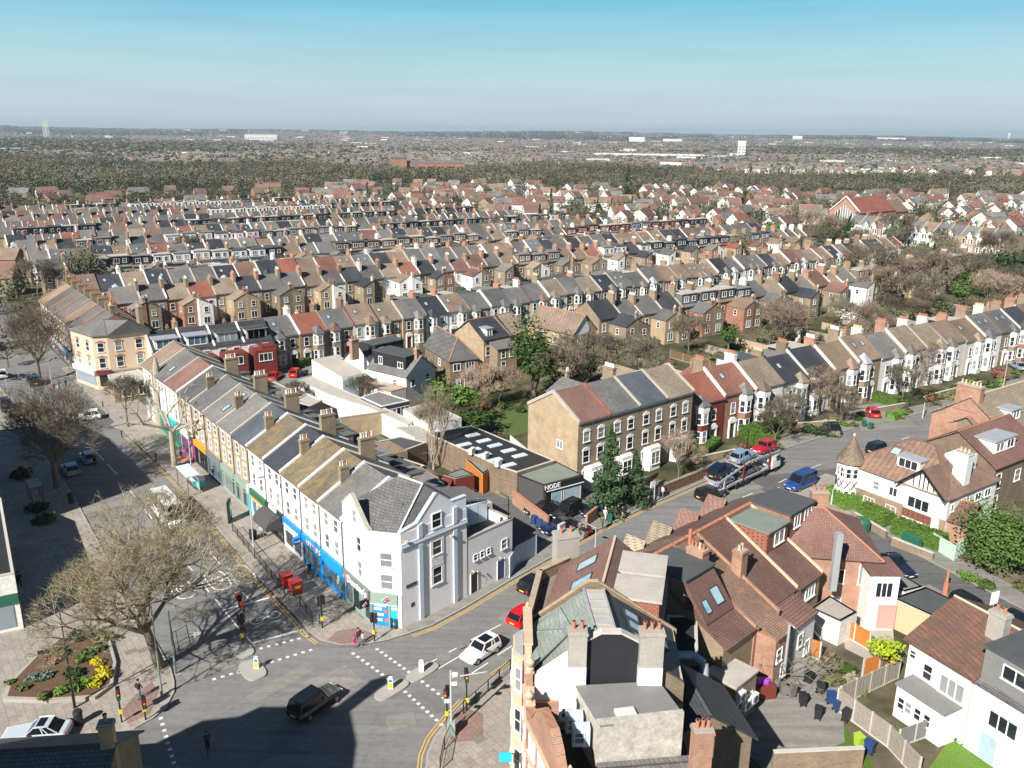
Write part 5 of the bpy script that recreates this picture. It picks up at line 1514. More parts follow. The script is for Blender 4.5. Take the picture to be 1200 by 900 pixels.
mb = MB(); wall_seg(mb, C_+d*.5+nn*.09, C_+d*1.7+nn*.09, [(0, 4.2), (1.2, 4.2)], .05, 3.9); cb.part(mb, 'street_nameplate', 'dark_frame')
# windows of the front and the chamfer
for z, h in ((4.1, 1.5), (6.6, 1.4)): cb.win(A_, B_, 3.2, z, .7, h)
cb.win(A_, B_, 2.5, 9.2, .75, 1.2, out=.0)
for z, h in ((3.9, 1.4), (6.1, 1.3)): cb.win(B_, C_, 1.55, z, 1.05, h)
# takeaway shopfront: grey fascia, white lettering panel, posters
cd = (C_-B_).normalized(); cn = Vector((cd.y, -cd.x)); cl = (C_-B_).length
fd = (B_-A_).normalized(); fn = Vector((fd.y, -fd.x))
mb = MB(); wall_seg(mb, A_+fn*.3, B_+fn*.3, [(0, 3.5), (fl, 3.5)], .28, 2.65); fasc = cb.part(mb, 'fascia', 'sign_grey')
mb = MB(); wall_seg(mb, B_+cn*.25, C_+cn*.25, [(0, 3.45), (cl-.35, 3.45)], .23, 2.45); fas2 = cb.part(mb, 'fascia', 'sage_paint')
mb = MB(); wall_seg(mb, B_+cn*.26, C_+cn*.26, [(0, 2.44), (cl-.35, 2.44)], .25, 2.34); cb.part(mb, 'fascia_trim', 'coping_white')
p = A_+fd*2.9+fn*.33; q = p-Vector(cb.o[:2])
letters('lettering', "Domino's", .95, 'sign_white', fasc, (q.x, q.y, 3.0), turned(A_, B_), 0, 1.05, .06)
def domino(root, o2, p, z, k, rz):
 for c, x in (('sign_red', .5), ('sign_blue_bright', -.5)):
  m = MB(); m.box((x-.48)*k, (x+.48)*k, -.03, .0, -.48*k, .48*k)
  m.xf(Matrix.Translation((p.x-o2.x, p.y-o2.y, z)) @ Matrix.Rotation(rz, 4, 'Z') @ Matrix.Rotation(-.62, 4, 'Y')); t = m.build('logo_tile', c, root)
 m = MB(); m.box(-1.06*k, 1.06*k, .0, .02, -.56*k, .56*k)
 for (x, z2) in ((.5, .0), (-.72, .22), (-.28, -.22)):
  m.add([((x+.13*math.cos(a))*k, -.04, (z2+.13*math.sin(a))*k) for a in [i*math.pi/4 for i in range(8)]], [tuple(range(8))])
 m.xf(Matrix.Translation((p.x-o2.x, p.y-o2.y, z)) @ Matrix.Rotation(rz, 4, 'Z') @ Matrix.Rotation(-.62, 4, 'Y')); m.build('logo_ground', 'sign_white', root)
domino(fas2, cb.o, B_+cd*1.45+cn*.34, 2.95, .34, turned(B_, C_)); domino(fasc, cb.o, A_+fd*.45+fn*.36, 3.0, .3, turned(A_, B_))
mb = MB()
for s0, s1 in ((0, .25), (1.6, 1.7), (2.9, 3.0), (4.0, 4.1), (fl-.15, fl)): wall_seg(mb, A_+fd*s0+fn*.12, A_+fd*s1+fn*.12, [(0, 2.64), (s1-s0, 2.64)], .1, 0)
wall_seg(mb, A_+fn*.1, B_+fn*.1, [(0, .4), (fl, .4)], .09, 0)
cb.part(mb, 'shopfront_frame', 'sage_paint')
for s0, s1, m in ((.26, 1.59, 'pane_blue'), (1.71, 2.89, 'pane'), (3.01, 3.99, 'pane_blue'), (4.11, fl-.16, 'pane')):
 mb = MB(); wall_seg(mb, A_+fd*s0+fn*.05, A_+fd*s1+fn*.05, [(0, 2.62), (s1-s0, 2.62)], .03, .42); cb.part(mb, 'pane', m)
mb = MB()
for s0, s1 in ((0, .1), (1.62, 1.78), (cl-.45, cl-.35)): wall_seg(mb, B_+cd*s0+cn*.12, B_+cd*s1+cn*.12, [(0, 2.33), (s1-s0, 2.33)], .1, 0)
cb.part(mb, 'shopfront_frame', 'sage_paint')
for s0, s1, m in ((.11, 1.61, 'sign_blue'), (1.79, cl-.46, 'sign_cyan')):
 mb = MB(); wall_seg(mb, B_+cd*s0+cn*.06, B_+cd*s1+cn*.06, [(0, 2.3), (s1-s0, 2.3)], .04, .1); cb.part(mb, 'poster', m)
rz = turned(B_, C_)
for z, s0, s1 in ((2.08, .3, 1.4), (1.7, .25, 1.0), (1.15, .4, 1.15), (.6, .25, 1.0), (1.85, 1.9, 2.4), (.35, 1.95, 2.2)):
 mb = MB(); wall_seg(mb, B_+cd*s0+cn*.085, B_+cd*s1+cn*.085, [(0, z+.24), (s1-s0, z+.24)], .02, z); cb.part(mb, 'poster_print', 'sign_white')
for z, s0 in ((1.65, 1.35), (.75, 1.45)):
 q = B_+cd*s0+cn*.1-Vector(cb.o[:2]); mb = MB(); mb.add([(.2*math.cos(a), 0, .2*math.sin(a)) for a in [i*math.pi/5 for i in range(10)]], [tuple(range(10))]); mb.build('poster_print', 'terracotta', cb.t, (q.x, q.y, z), rz)
mb = MB(); wall_seg(mb, C_-cd*.34+cn*.1, C_+cn*.1, [(0, 3.4), (.34, 3.4)], .09, 0); cb.part(mb, 'corner_post', 'coping_white')
q = B_-fd*.5+fn*.9
mb = MB(); wall_seg(mb, q, q-fn*.85, [(0, 2.5), (.85, 2.5)], .12, 1.7); cb.part(mb, 'projecting_sign', 'sign_black')
domino(cb.t, cb.o, q-fn*.42+Vector((fd.x, fd.y))*.16, 2.1, .24, turned(q, q-fn)) if True else None
# --- lower wing with the walled roof terrace
wg = Site('side_wing', 'lower pale wing with walled roof terrace along the rising road', 'building', V3(D_))
W = [D_, F_, G_, sh(2.6, 9.6)]
mb = MB(); mb.prism(W, 0, 5.0); wg.part(mb, 'wall', 'render_grey')
wg.part(MB().prism(inset([W[0], W[1], W[2], W[3]], .27), 5.0, 5.06), 'terrace_floor', 'felt_dark')
wp = MB(); cp = MB(); iw = W
for i in range(4):
 a, b = W[i], W[(i+1) % 4]; L = (b-a).length
 if i == 3: continue
 wall_seg(wp, a, b, [(0, 6.1), (L, 6.1)], .28, 4.98); cap_seg(cp, a, b, [(0, 6.1), (L, 6.1)], .28, .09, .05)
wg.part(wp, 'parapet', 'render_grey'); wg.part(cp, 'coping', 'stone_coping')
for s_ in (1.2, 2.1, 3.0): wg.win(D_, F_, s_, 3.5, .45, .6)
wg.win(D_, F_, 5.2, 3.3, .7, .95)
for s_, m, w_ in ((1.0, 'black_paint', .85), (4.75, 'door_blue', .95)):
 q = D_+(F_-D_).normalized()*s_; e = (F_-D_).normalized(); m_ = Vector((e.y, -e.x))
 mb = MB(); wall_seg(mb, q-e*w_/2+m_*.05, q+e*w_/2+m_*.05, [(0, 2.15), (w_, 2.15)], .04, .12); wg.part(mb, 'door', m)
 mb = MB(); wall_seg(mb, q-e*(w_/2+.1)+m_*.08, q-e*w_/2+m_*.08, [(0, 2.25), (.1, 2.25)], .07, .12); wall_seg(mb, q+e*w_/2+m_*.08, q+e*(w_/2+.1)+m_*.08, [(0, 2.25), (.1, 2.25)], .07, .12); wg.part(mb, 'door_frame', 'coping_white')
 mb = MB(); mb.tube(V3(q-e*.2+m_*.3, 2.5), V3(q-e*.2, 2.5), .09, .05, 8); wg.part(mb, 'wall_lamp', 'pot_buff')
q = W[3].lerp(W[1], .5)
mb = MB(); mb.tube(V3(q, 5.06), V3(q, 9.2), .04, .03, 6)
for k in range(5): mb.tube(V3(q+Vector((-.5+.25*k, -.2)), 8.6), V3(q+Vector((-.5+.25*k, .25)), 8.6), .012, .012, 4)
mb.tube(V3(q+Vector((-.6, 0)), 8.6), V3(q+Vector((.6, 0)), 8.6), .02, .02, 4); wg.part(mb, 'aerial', 'steel')
# lean-to shed and slate wing behind the terrace
g2 = Site('rear_slate_wing', 'slate roofed back wing behind the side gable with blue wall', 'building', V3(sh(1.0, 10)))
q4 = [sh(-.5, 9.65), sh(6.3, 9.65), sh(5.2, 13.6), sh(-1, 13.6)]
q4 = [sh(-1.5, 9.65), sh(2.5, 9.65), sh(2.5, 15.0), sh(-1.5, 15.0)]
mb = MB(); mb.prism(q4, 0, 7.2); g2.part(mb, 'wall', 'render_blue')
mb = MB(); face(mb, [V3(q4[0], 8.6), V3(q4[1], 8.6), V3(q4[2], 7.4), V3(q4[3], 7.4)], .2); g2.part(mb, 'roof', 'slate_mid')
def aerial(p, z0, z1, label, arms=6):
 a = random.Random(int(p[0]*10)).uniform(0, 3); c, s_ = math.cos(a), math.sin(a)
 mb = MB(); mb.tube((0, 0, z0), (0, 0, z1), .03, .02, 5); mb.tube((-.7*c, -.7*s_, z1-.1), (.7*c, .7*s_, z1-.1), .018, .018, 4)
 for k in range(arms):
  x = -.6+1.2*k/(arms-1); mb.tube((x*c-.28*s_, x*s_+.28*c, z1-.1), (x*c+.28*s_, x*s_-.28*c, z1-.1), .01, .01, 4)
 o = mb.build('roof_aerial', 'steel', None, V3(p)); return tag(o, label, 'aerial', 'roof aerials')
aerial(sh(-3.0, 11.5), 8.0, 11.6, 'tall aerial behind the white ridge of the end shop house')
aerial(sh(-19, 12), 6.5, 10.4, 'aerial behind the dark slate shop house')
aerial(sh(3.5, 12.2), 5.0, 9.4, 'aerial beside the side gable of the corner building')
# ------------------------------------------------------------------ buildings between the parade and the terraces
def flatb(name, label, px, z, wall, roof, para=.2, cat='building', wins=(), cap='concrete_pale'):
 """flat-roofed building from its roof corners"""
 q = [P(p[0], p[1], z) for p in px]
 s = Site(name, label, cat, q[0]); flat_block(s, q, z, wall, roof, para=para, cap=cap)
 for (i, d, zz, w, h, *st) in wins: s.win(q[i], q[(i+1) % len(q)], d, zz, w, h, *(st or ['sash']), frac=True)
 return s, q
def house(label, a, b, depth, eh, rh, wall, roof, hip0=False, hip1=False, wins=(), name='house', cat='house', over=.3, group=None, ridge='terracotta'):
 q = rect4(a, b, depth); s = Site(name, label, cat, q[0], group)
 u = (q[1]-q[0]).normalized(); ang = math.atan2(u.y, u.x); L = (q[1]-q[0]).length
 mb = MB()
 lo = MB()
 prof = [(0, 0), (depth, 0), (depth, eh), (depth/2, rh-.02), (0, eh)]
 if hip0 or hip1: mb.prism(q, 0, eh)
 if not hip0 or not hip1:
  x0, x1 = (depth/2 if hip0 else 0), L-(depth/2 if hip1 else 0)
  lo.extr(prof, 'x', x0, x1); lo.xf(Matrix.Translation(V3(q[0])) @ Matrix.Rotation(ang, 4, 'Z'))
  if hip0 or hip1:
   mb.v = [(v[0], v[1], v[2]) for v in mb.v]
   lo2 = MB(); x_ = 0 if not hip0 else L-.3
   lo2.extr([(0.01, eh-.01), (depth-.01, eh-.01), (depth/2, rh-.02)], 'x', x_, x_+.3); lo2.xf(Matrix.Translation(V3(q[0])) @ Matrix.Rotation(ang, 4, 'Z')); mb.join(lo2)
  else: mb = lo
 s.part(mb, 'wall', wall)
 rb = MB(); rm = hip_roof(rb, q, eh, rh, over, None, 0, .14, hip0, hip1); s.part(rb, 'roof', roof)
 s.part(rm, 'ridge_tile', ridge)
 for (i, d, zz, w, h, *st) in wins: s.win(q[i], q[(i+1) % 4], d, zz, w, h, *(st or ['sash']), frac=True)
 s.q = q; s.u = u; s.n = Vector((-u.y, u.x)); s.ang = ang; s.eh, s.rh, s.dp, s.L = eh, rh, depth, L
 return s
def slope_pt(s, d, y, up=0.0):
 """point on the front slope: d along the eave, y in from it"""
 p = s.q[0]+s.u*d+s.n*y; return p, s.eh+(s.rh-s.eh)/(s.dp/2)*y+.14+up
def slope_box(s, x0, x1, y0, y1, z1, wall, roof, name='dormer', wins=(), wstyle='pair', oh=.15):
 """flat-topped dormer standing in the front slope"""
 mb = MB(); mb.box(x0, x1, y0, y1, s.eh+.1, z1-.15); T = Matrix.Translation(V3(s.q[0])) @ Matrix.Rotation(s.ang, 4, 'Z')
 o = s.part(mb.xf(T), name, wall); s.part(MB().box(x0-oh, x1+oh, y0-oh, y1+oh, z1-.15, z1).xf(T), 'dormer_roof', roof, o)
 a, b = s.q[0]+s.u*x0+s.n*y0, s.q[0]+s.u*x1+s.n*y0
 for d, z, w, h in wins: s.win(a, b, d, z, w, h, wstyle, parent=o)
 return o
# cream corner pub
E0, E1, E2, E3 = P(82,386,9.5), P(107.5,394,9.5), P(125,393,9.5), P(175,387,9.5)
pub = Site('corner_pub', 'cream rendered corner building with slate roof at the side street', 'building', V3(E0))
pp = [E0, E1, E2, E3, E3+Vector((-5.6, 6.5)), E0+Vector((4, 6.5))]
pub.part(MB().prism(pp, 0, 9.5), 'wall', 'render_cream')
po = inset(pp, -.35); T1, T2 = P(121,374,12), P(150,374,12)
mb = MB();
for f in ([po[0], po[1], T1], [po[1], po[2], T1], [po[2], po[3], T2, T1], [po[3], po[4], T2], [po[4], po[5], T1, T2], [po[5], po[0], T1]):
 face(mb, [V3(p, 12.0 if p in (T1, T2) else 9.6) for p in f])
pub.part(mb, 'roof', 'slate_grey')
for a, b, ds in ((E0, E1, (.3, .75)), (E1, E2, (.5,)), (E2, E3, (.24, .72))):
 for z, h in ((6.7, 1.5), (3.9, 1.7)):
  for d in ds:
   w = pub.win(a, b, d, z, 1.0 if len(ds) > 1 else .9, h, 'sash', frac=True)
   e = (b-a).normalized(); q = a+e*d*(b-a).length; n_ = Vector((e.y, -e.x))
   mb = MB(); wall_seg(mb, q-e*.75+n_*.1, q+e*.75+n_*.1, [(0, z+h+.2), (.75, z+h+.45), (1.5, z+h+.2)], .09, z+h+.08); pub.part(mb, 'lintel', 'brick_red')
for a, b, m1, m2 in ((E0, E1, 'sign_white', 'pane_blue'), (E1, E2, 'cloth_maroon', 'sign_black')):
 e = (b-a).normalized(); n_ = Vector((e.y, -e.x)); L = (b-a).length
 mb = MB(); wall_seg(mb, a+n_*.45, b+n_*.45, [(0, 3.5), (L, 3.5)], .44, 2.7); pub.part(mb, 'fascia', m1)
 mb = MB(); wall_seg(mb, a+n_*.1+e*.4, b+n_*.1-e*.4, [(0, 2.6), (L-.8, 2.6)], .09, .7); pub.part(mb, 'pane', m2)
mb = MB(); e = (E3-E2).normalized(); n_ = Vector((e.y, -e.x)); wall_seg(mb, E2+n_*.12, E3+n_*.12, [(0, 3.3), (13, 3.3)], .1, 3.0) if False else wall_seg(mb, E2+n_*.12, E3+n_*.12, [(0, 3.3), ((E3-E2).length, 3.3)], .11, 3.0); pub.part(mb, 'string_course', 'concrete')
pub.chim(P(131,368,11.5), 9.6, 13.2, .7, 1.8, 4, SRZ+R(90), 'brick_brown', ['terracotta', 'pot_buff']); pub.chim(P(164,375,11), 9.6, 13.6, .7, 2.0, 3, SRZ+R(90), 'brick_stock', ['terracotta'])
flatb('lock_up_store', 'low brick store with brown flat roof beside the cream pub', [(133,454),(181,447),(160,432),(126,440)], 2.8, 'brick_stock', 'felt_pale', .12, wins=[(0, .3, 1, 1.2, 1.2, 'pair'), (0, .7, 1, 1.2, 1.2, 'pair')])
flatb('lock_up_store', 'small grey roofed shed at the far end of the parade', [(176,463),(187,462),(186,456),(174,458)], 2.4, 'concrete', 'felt_grey', .1)
# high street shops running on past the pub
for k in range(7):
 o = sh(-97.5-5.7*k, -3.4+.0*k)
 t = put_house(dict(w=5.7, d=11, eh=8.6, rh=11.6, style='flat', storeys=3, mirror=bool(k % 2), chim=True, rear=False, near=True), o, SRZ, dict(front=['brick_red', 'brick_red', 'brick_stock', 'brick_orange', 'brick_red'][k % 5], side='brick_red', roof=['slate_mid', 'slate_grey', 'tile_tan', 'slate_mid'][k % 4], coping='terracotta'), 'shop_house')
 tag(t, '%s shop house, %s up the high street from the cream pub' % (['red brick', 'stock brick'][k % 5 == 2], nth(k+1)), 'shop house', 'high street shops beyond the pub')
 f = MB().box(.05, 5.65, -.6, -.02, 2.6, 3.5).build('fascia', ['sign_white', 'sage_paint', 'sign_blue_bright', 'render_blue', 'sign_white', 'sign_red'][k % 6], t)
 MB().box(.3, 5.4, -.1, -.05, .4, 2.6).build('pane', 'pane_blue', t)
# tall stump of a cut-back poplar
tm = MB(); tm.tube((0, 0, -.1), (.1, 0, 5), .75, .62, 12); tm.tube((.1, 0, 5), (.2, .1, 9.5), .62, .5, 12); tm.tube((.2, .1, 9.5), (.2, .1, 11.0), .5, .18, 12)
t = thing('tree_stump', 'tall bare ivy-grey tree stump beside the far end of the parade', 'tree stump', V3(P(189, 503))); tm.build('trunk', 'bark_pale', t)
# modern fronts with red garage boxes
base = row_pt(30.6, 151.2); g_a = EA-R(1)
for k in range(4):
 w = 5.25; d_ = Vector((math.cos(g_a), math.sin(g_a))); o = base+d_*(w*k)
 t = put_house(dict(w=w, style='flat', near=True, chim=k % 2 == 1, eh=6.2, rh=9.0), o, g_a, dict(front='render_white', side='render_white', roof='slate_dark', coping='coping_white' if k else 'concrete_pale'))
 tag(t, ['white end house with black roof behind the parade, grey dormer', 'house with dark red garage box and triple glazed dormer', 'house with wide window over its dark red garage box', 'white house with red garage tower at its far side'][k], 'house', 'modern fronted houses with red garages')
 x0, x1 = (.7, w-.5) if k in (1, 2) else (w-2.9, w-.1)
 if k:
  MB().box(x0, x1, -3.4 if k < 3 else -2.6, .0, 0, 5.1 if k < 3 else 5.6).build('garage_box', 'painted_red', t)
  y = -3.4 if k < 3 else -2.6
  window(t, (x0+x1)/2, y, 3.2, 2.3 if k < 3 else 1.7, 1.3, 0, 'triple'); MB().box(x0+.5, x1-.5, y-.05, y, .05, 2.2).build('garage_door', 'painted_red', t)
 o2 = MB().box(.7, w-.9, .5, 3.2, 6.4, 8.3).build('dormer', 'render_white', t); MB().box(.4, w-.6, .2, 3.4, 8.3, 8.45).build('dormer_roof', 'lead', o2)
 window(o2, w/2-.1, .5, 6.75, w-2.3, 1.35, 0, 'triple', pane='pane_blue')
# the white studio group
sA, q = flatb('white_studio', 'white box studio with tall glazed end wall', [(365,422),(401,443),(429,438),(396,416)], 4.6, 'render_white', 'felt_pale', .1)
for i in range(3):
 a, b = q[1], q[2]; e = (b-a)/3; mb = MB(); n_ = Vector((e.normalized().y, -e.normalized().x)); wall_seg(mb, a+e*i+e*.04+n_*.05, a+e*(i+1)-e*.04+n_*.05, [(0, 4.3), (e.length*.92, 4.3)], .05, .3); sA.part(mb, 'pane', 'pane_sky' if i < 2 else 'pane')
sB, q = flatb('long_white_workshop', 'long white single storey workshop with pale flat roof', [(349,446),(388,464),(432,478),(478,499),(484,493),(402,457),(366,441)], 3.2, 'render_white', 'felt_pale', .1)
flatb('flat_roofed_studio', 'grey flat roofed studio with dark glazing below its eaves', [(423,466),(447,477),(480,470),(445,459)], 3.5, 'dark_frame', 'felt_grey', .12, wins=[(1, .3, .5, 2.2, 2.3, 'triple'), (1, .75, .5, 2.2, 2.3, 'triple')], cap='coping_white')
flatb('flat_roofed_studio', 'low brown roofed link with skylight beside the white house', [(426,452),(458,460),(476,455),(440,445)], 3.0, 'render_white', 'concrete', .15, cap='wood_orange')
flatb('white_workshop', 'white block with pale streaked roof by the green tree', [(472,480),(503,499),(541,490),(504,472)], 4.0, 'render_white', 'felt_pale', .1)
flatb('white_workshop', 'low white outbuilding with brown flat roof behind the silver trunks', [(462,501),(486,514),(520,507),(497,498)], 3.0, 'render_white', 'concrete', .1)
sD, q = flatb('workshop_shed', 'long dark roofed workshop dotted with pale skylights', [(500,508),(540,526),(587,548),(606,554),(650,540),(553,499)], 3.8, 'brick_brown', 'felt_black', .08)
for px in [(554,510),(567,516.5),(580,522),(596,528),(609,534),(544,521),(555,527),(567,533),(580,539),(596,545)]:
 p = P(px[0], px[1], 3.9); o = MB().box(-.95, .95, -.45, .45, 0, .12).build('rooflight', 'render_blue', sD.t, (p.x-sD.o.x, p.y-sD.o.y, 3.86), EA)
for px in [(553,529),(569,534.5),(584,543)]:
 p = P(px[0], px[1], 4.2); o = MB().box(-.5, .5, -.25, .25, 0, .75).build('condenser', 'render_offwhite', sD.t, (p.x-sD.o.x, p.y-sD.o.y, 3.9), EA+.5)
sN, q = flatb('black_shop', 'black single storey shop with NODE sign and grey-green roof', [(601,555),(637,569),(683,557),(648,539)], 3.3, 'charcoal_render', 'felt_green', .06, cap='black_paint')
a, b = q[1], q[2]; e = (b-a).normalized(); n_ = Vector((e.y, -e.x)); L = (b-a).length
mb = MB(); wall_seg(mb, a+n_*.2, b+n_*.2, [(0, 3.35), (L, 3.35)], .19, 2.5); fa = sN.part(mb, 'fascia', 'sign_black')
mb = MB(); wall_seg(mb, a+n_*.26+e*.3, b+n_*.26, [(0, 2.56), (L-.3, 2.56)], .06, 2.46); sN.part(mb, 'light_strip', 'sign_white')
letters('lettering', 'NODE', .85, 'sign_white', fa, (a.x+e.x*1.15+n_.x*.24-sN.o.x, a.y+e.y*1.15+n_.y*.24-sN.o.y, 2.98), turned(a, b), 0, .95, .05)
for d0, d1, m, nm in ((.35, 1.1, 'black_paint', 'door'), (1.3, 2.6, 'pane_sky', 'pane'), (3.0, L-.4, 'pane_sky', 'pane')):
 mb = MB(); wall_seg(mb, a+e*d0+n_*.06, a+e*d1+n_*.06, [(0, 2.3), (d1-d0, 2.3)], .05, .2); sN.part(mb, nm, m)
mb = MB()
for d0 in (1.18, 2.62, 2.92, L-.38): wall_seg(mb, a+e*d0+n_*.1, a+e*(d0+.1)+n_*.1, [(0, 2.4), (.1, 2.4)], .09, .1)
sN.part(mb, 'shopfront_frame', 'concrete_pale')
flatb('timber_store', 'long green-grey felt roofed store with orange boarded end', [(541,534),(553,531),(578,547),(566,556)], 2.7, 'wood_orange', 'felt_green', .05)
flatb('red_shed', 'small red-orange shed with grey roof under the silver trunks', [(520,557),(534,561),(556,556),(541,549)], 2.6, 'painted_red', 'felt_grey', .05)
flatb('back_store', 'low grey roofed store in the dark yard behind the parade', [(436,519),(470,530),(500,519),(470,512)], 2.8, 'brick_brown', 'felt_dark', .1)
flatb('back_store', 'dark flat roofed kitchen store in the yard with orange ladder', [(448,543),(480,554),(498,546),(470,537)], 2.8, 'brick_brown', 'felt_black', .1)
flatb('back_store', 'brick store with grey roof behind the far shop houses', [(300,452),(330,468),(352,462),(322,448)], 3.2, 'brick_brown', 'felt_grey', .15)
flatb('back_store', 'brown brick store with white duct behind the parade chimneys', [(345,470),(362,478),(378,470),(360,462)], 3.4, 'brick_brown', 'felt_pale', .2)
wy = Site('yard_wall', 'yellow brick yard wall casting shade beside the white workshop', 'wall', V3(P(400,516)))
mb = MB(); wall_seg(mb, P(400,516), P(455,508), [(0, 3.4), ((P(455,508)-P(400,516)).length, 3.4)], .3); wy.part(mb, 'wall', 'brick_yellow')
mb = MB(); cap_seg(mb, P(400,516), P(455,508), [(0, 3.4), ((P(455,508)-P(400,516)).length, 3.4)], .3); wy.part(mb, 'coping', 'concrete')
for k in range(5):
 a = P(516+4.3*k, 541+2.4*k); tag(MB().box(-.25, .25, -.06, .06, 0, 2.6).build('red_board', 'orange_cloth', None, V3(a), .8+.2*k), 'orange-red board propped in the yard, %s from the pale trunks' % nth(k+1), 'board', 'orange boards in the yard')
# white house with black dormers and its brown neighbour
a, b, c = P(446,434,5), P(476,441,5), P(521,434,5)
s = house('white rendered house with pale gable and black dormers', a-(b-a)*.5, b, (c-b).length, 5.0, 7.6, 'render_white', 'slate_grey', wins=[(1, .22, 3.0, .8, 1.1), (1, .72, 3.4, .7, .9), (0, .7, 3, .7, 1.0)])
slope_box(s, .6, s.L-.8, .8, 4.6, 8.0, 'black_cladding', 'felt_dark', wins=[(1.6, 5.9, .8, 1.2), (s.L-2.6, 5.9, 1.1, .9)])
s.chim(s.q[1]-s.u*.5+s.n*3.2, 6, 9.0, .7, .9, 2, s.ang, 'brick_orange', ['pot_buff'])
a, d = P(437,430,5), P(404,420,5); nv = (d-a); u = Vector((nv.y, -nv.x)).normalized()
s = house('white gabled house with black flat dormer above the studio roof', a, a+u*8, nv.length, 5.0, 8.4, 'render_white', 'slate_dark')
slope_box(s, 1.2, 7.4, .8, 4.2, 8.5, 'black_cladding', 'felt_dark', wins=[(1.4, 6.6, .9, 1.2)])
s.chim(P(415,404,9), 6.5, 10, 1.4, .7, 3, s.ang, 'brick_orange')
a, b, c = P(498,404,6), P(527,422,6), P(557,417,6)
house('brown brick house with hipped slate roof and red ridge tiles', a, b, (c-b).length, 6.0, 9.0, 'brick_brown', 'slate_grey', False, True, wins=[(1, .25, 4, 1.2, 1.2, 'pair'), (1, .72, 4, 1.5, 1.3, 'triple'), (1, .25, 1, 1.2, 1.3, 'pair'), (1, .7, 1, 1.8, 1.6, 'triple'), (0, .6, 4, 1, 1.1)])
a, b = P(567,397,6.5), P(598,391,6.5)
s = house('yellow gabled end house with dark slate roof and small dormer', a, b, 8.6, 6.3, 9.2, 'brick_yellow', 'slate_dark', wins=[(0, .15, 3.2, .9, 1.6), (0, .7, 3.4, 1.2, 1.3, 'pair')])
slope_box(s, 1.0, 2.6, .5, 2.5, 8.2, 'render_white', 'lead', wins=[(.8, 6.7, 1.1, 1.1)])
house('brown brick back wing between the yellow gable and the ivy tree', P(583,408,5), P(606,404,5), 6, 4.8, 5.8, 'brick_stock', 'slate_mid', wins=[(0, .3, 3, .8, 1.2), (0, .7, 3, .8, 1.2), (0, .3, .7, .9, 1.5)])
house('tan roofed house right of the yellow gabled end house', P(598,391,6.5), P(618,386,6.5), 8.6, 6.3, 9.2, 'brick_stock', 'tile_tan', wins=[(0, .5, 3.2, .9, 1.4)])
a, b, c = P(619,379,8), P(672,391,8), P(702,386,8)
s = house('large three storey brick villa with brown roof and white half timbered gable', a, b, (c-b).length, 8.0, 11.0, 'brick_yellow', 'tile_brown', wins=[(1, .3, 5.8, 1.2, 1.4, 'pair'), (1, .68, 5.8, 1.2, 1.4, 'pair'), (1, .3, 3.0, 1.4, 1.5, 'triple'), (1, .68, 3.0, 1.2, 1.4, 'pair'), (0, .3, 5.6, 1.1, 1.4), (0, .62, 5.6, 1.1, 1.4), (0, .3, 3, 1.1, 1.4), (0, .62, 3, 1.1, 1.4)])
c_ = s.q[1]+s.n*(s.dp/2)+s.u*.06
mb = MB(); wall_seg(mb, s.q[1]+s.n*.6+s.u*.1, s.q[1]+s.n*(s.dp-2)+s.u*.1, [(0, 8.0), (s.dp/2-.6, 10.6), (s.dp-2.6, 8.7)], .09, 7.5); s.part(mb, 'half_timbering', 'render_white')
# three storey brick block on the upper road
ba, bb = Vector((8.15, 98.4)), Vector((24.9, 112.25)); bu = (bb-ba)/4; bw = bu.length
BR = ['tile_redbrown', 'slate_grey', 'slate_blue', 'tile_tan']
BL = ['end house of the yellow brick block with pink-grey tiled roof beside the conifers', 'three storey stock brick house with plain grey roof and red verge', 'three storey stock brick house with blue slate roof by the big chimney', 'three storey stock brick house with tan tiles beside the red fronted house']
for k in range(4):
 t = put_house(dict(w=bw, d=9.4, eh=9.3, rh=12.0, style='flat3', storeys=3, mirror=bool(k % 2), near=True, chim=(k == 2), last=(k == 3), rear=k > 0), ba+bu*k, turned(ba, bb), dict(front='brick_stock', side='brick_yellow', roof=BR[k], coping='stone_coping' if k != 1 else 'tile_bright', pot='coping_white'))
 tag(t, BL[k], 'house', 'three storey brick houses of the upper road')
 g = MB(); xa = bw*.5-1.5 if not k % 2 else bw*.5-1.5
 g.prism([(xa, 0), (xa+.5, -.9), (xa+2.5, -.9), (xa+3, 0)], 0, 3.2); o = g.build('bay', 'coping_white', t)
 window(o, xa+1.5, -.92, .9, 1.5, 1.7, 0, 'sashpair')
 if k == 0:
  window(t, 0, 3.2, 5.0, 1.0, 1.0, -math.pi/2, 'pair')
# tall blocks beyond the frame whose shade falls on the high street and the crossing
def tall_block(label, q, h, chim_at=None):
 s = Site('mansion_block', label, 'building', V3(q[0])); flat_block(s, [Vector(p) for p in q], h, 'brick_red', 'felt_grey', para=.5)
 n = len(q)
 for i in range(n):
  a, b = Vector(q[i]), Vector(q[(i+1) % n]); L = (b-a).length
  for j in range(int(L/3)):
   for z in range(1, int(h/3.2)): s.win(a, b, 1.5+j*3, z*3.2, 1.1, 1.6, 'sash', one=True)
 if chim_at: s.chim(chim_at, h, h+3.8, 1.1, .8, 3, .4)
 return s
tall_block('five storey brick block on the near corner, shading the crossing', [(-40, 24), (-24.5, 24), (-25.1, 31), (-26.4, 35.1), (-33.3, 35), (-34.6, 33.8), (-37.2, 33.3), (-39.7, 30.8)], 18.9, Vector((-26.9, 34.7)))
tall_block('tall brick block set back west of the high street', [(-74, 70), (-61, 76.6), (-73.7, 92.2), (-83.2, 100.4), (-96, 92)], 21.0)
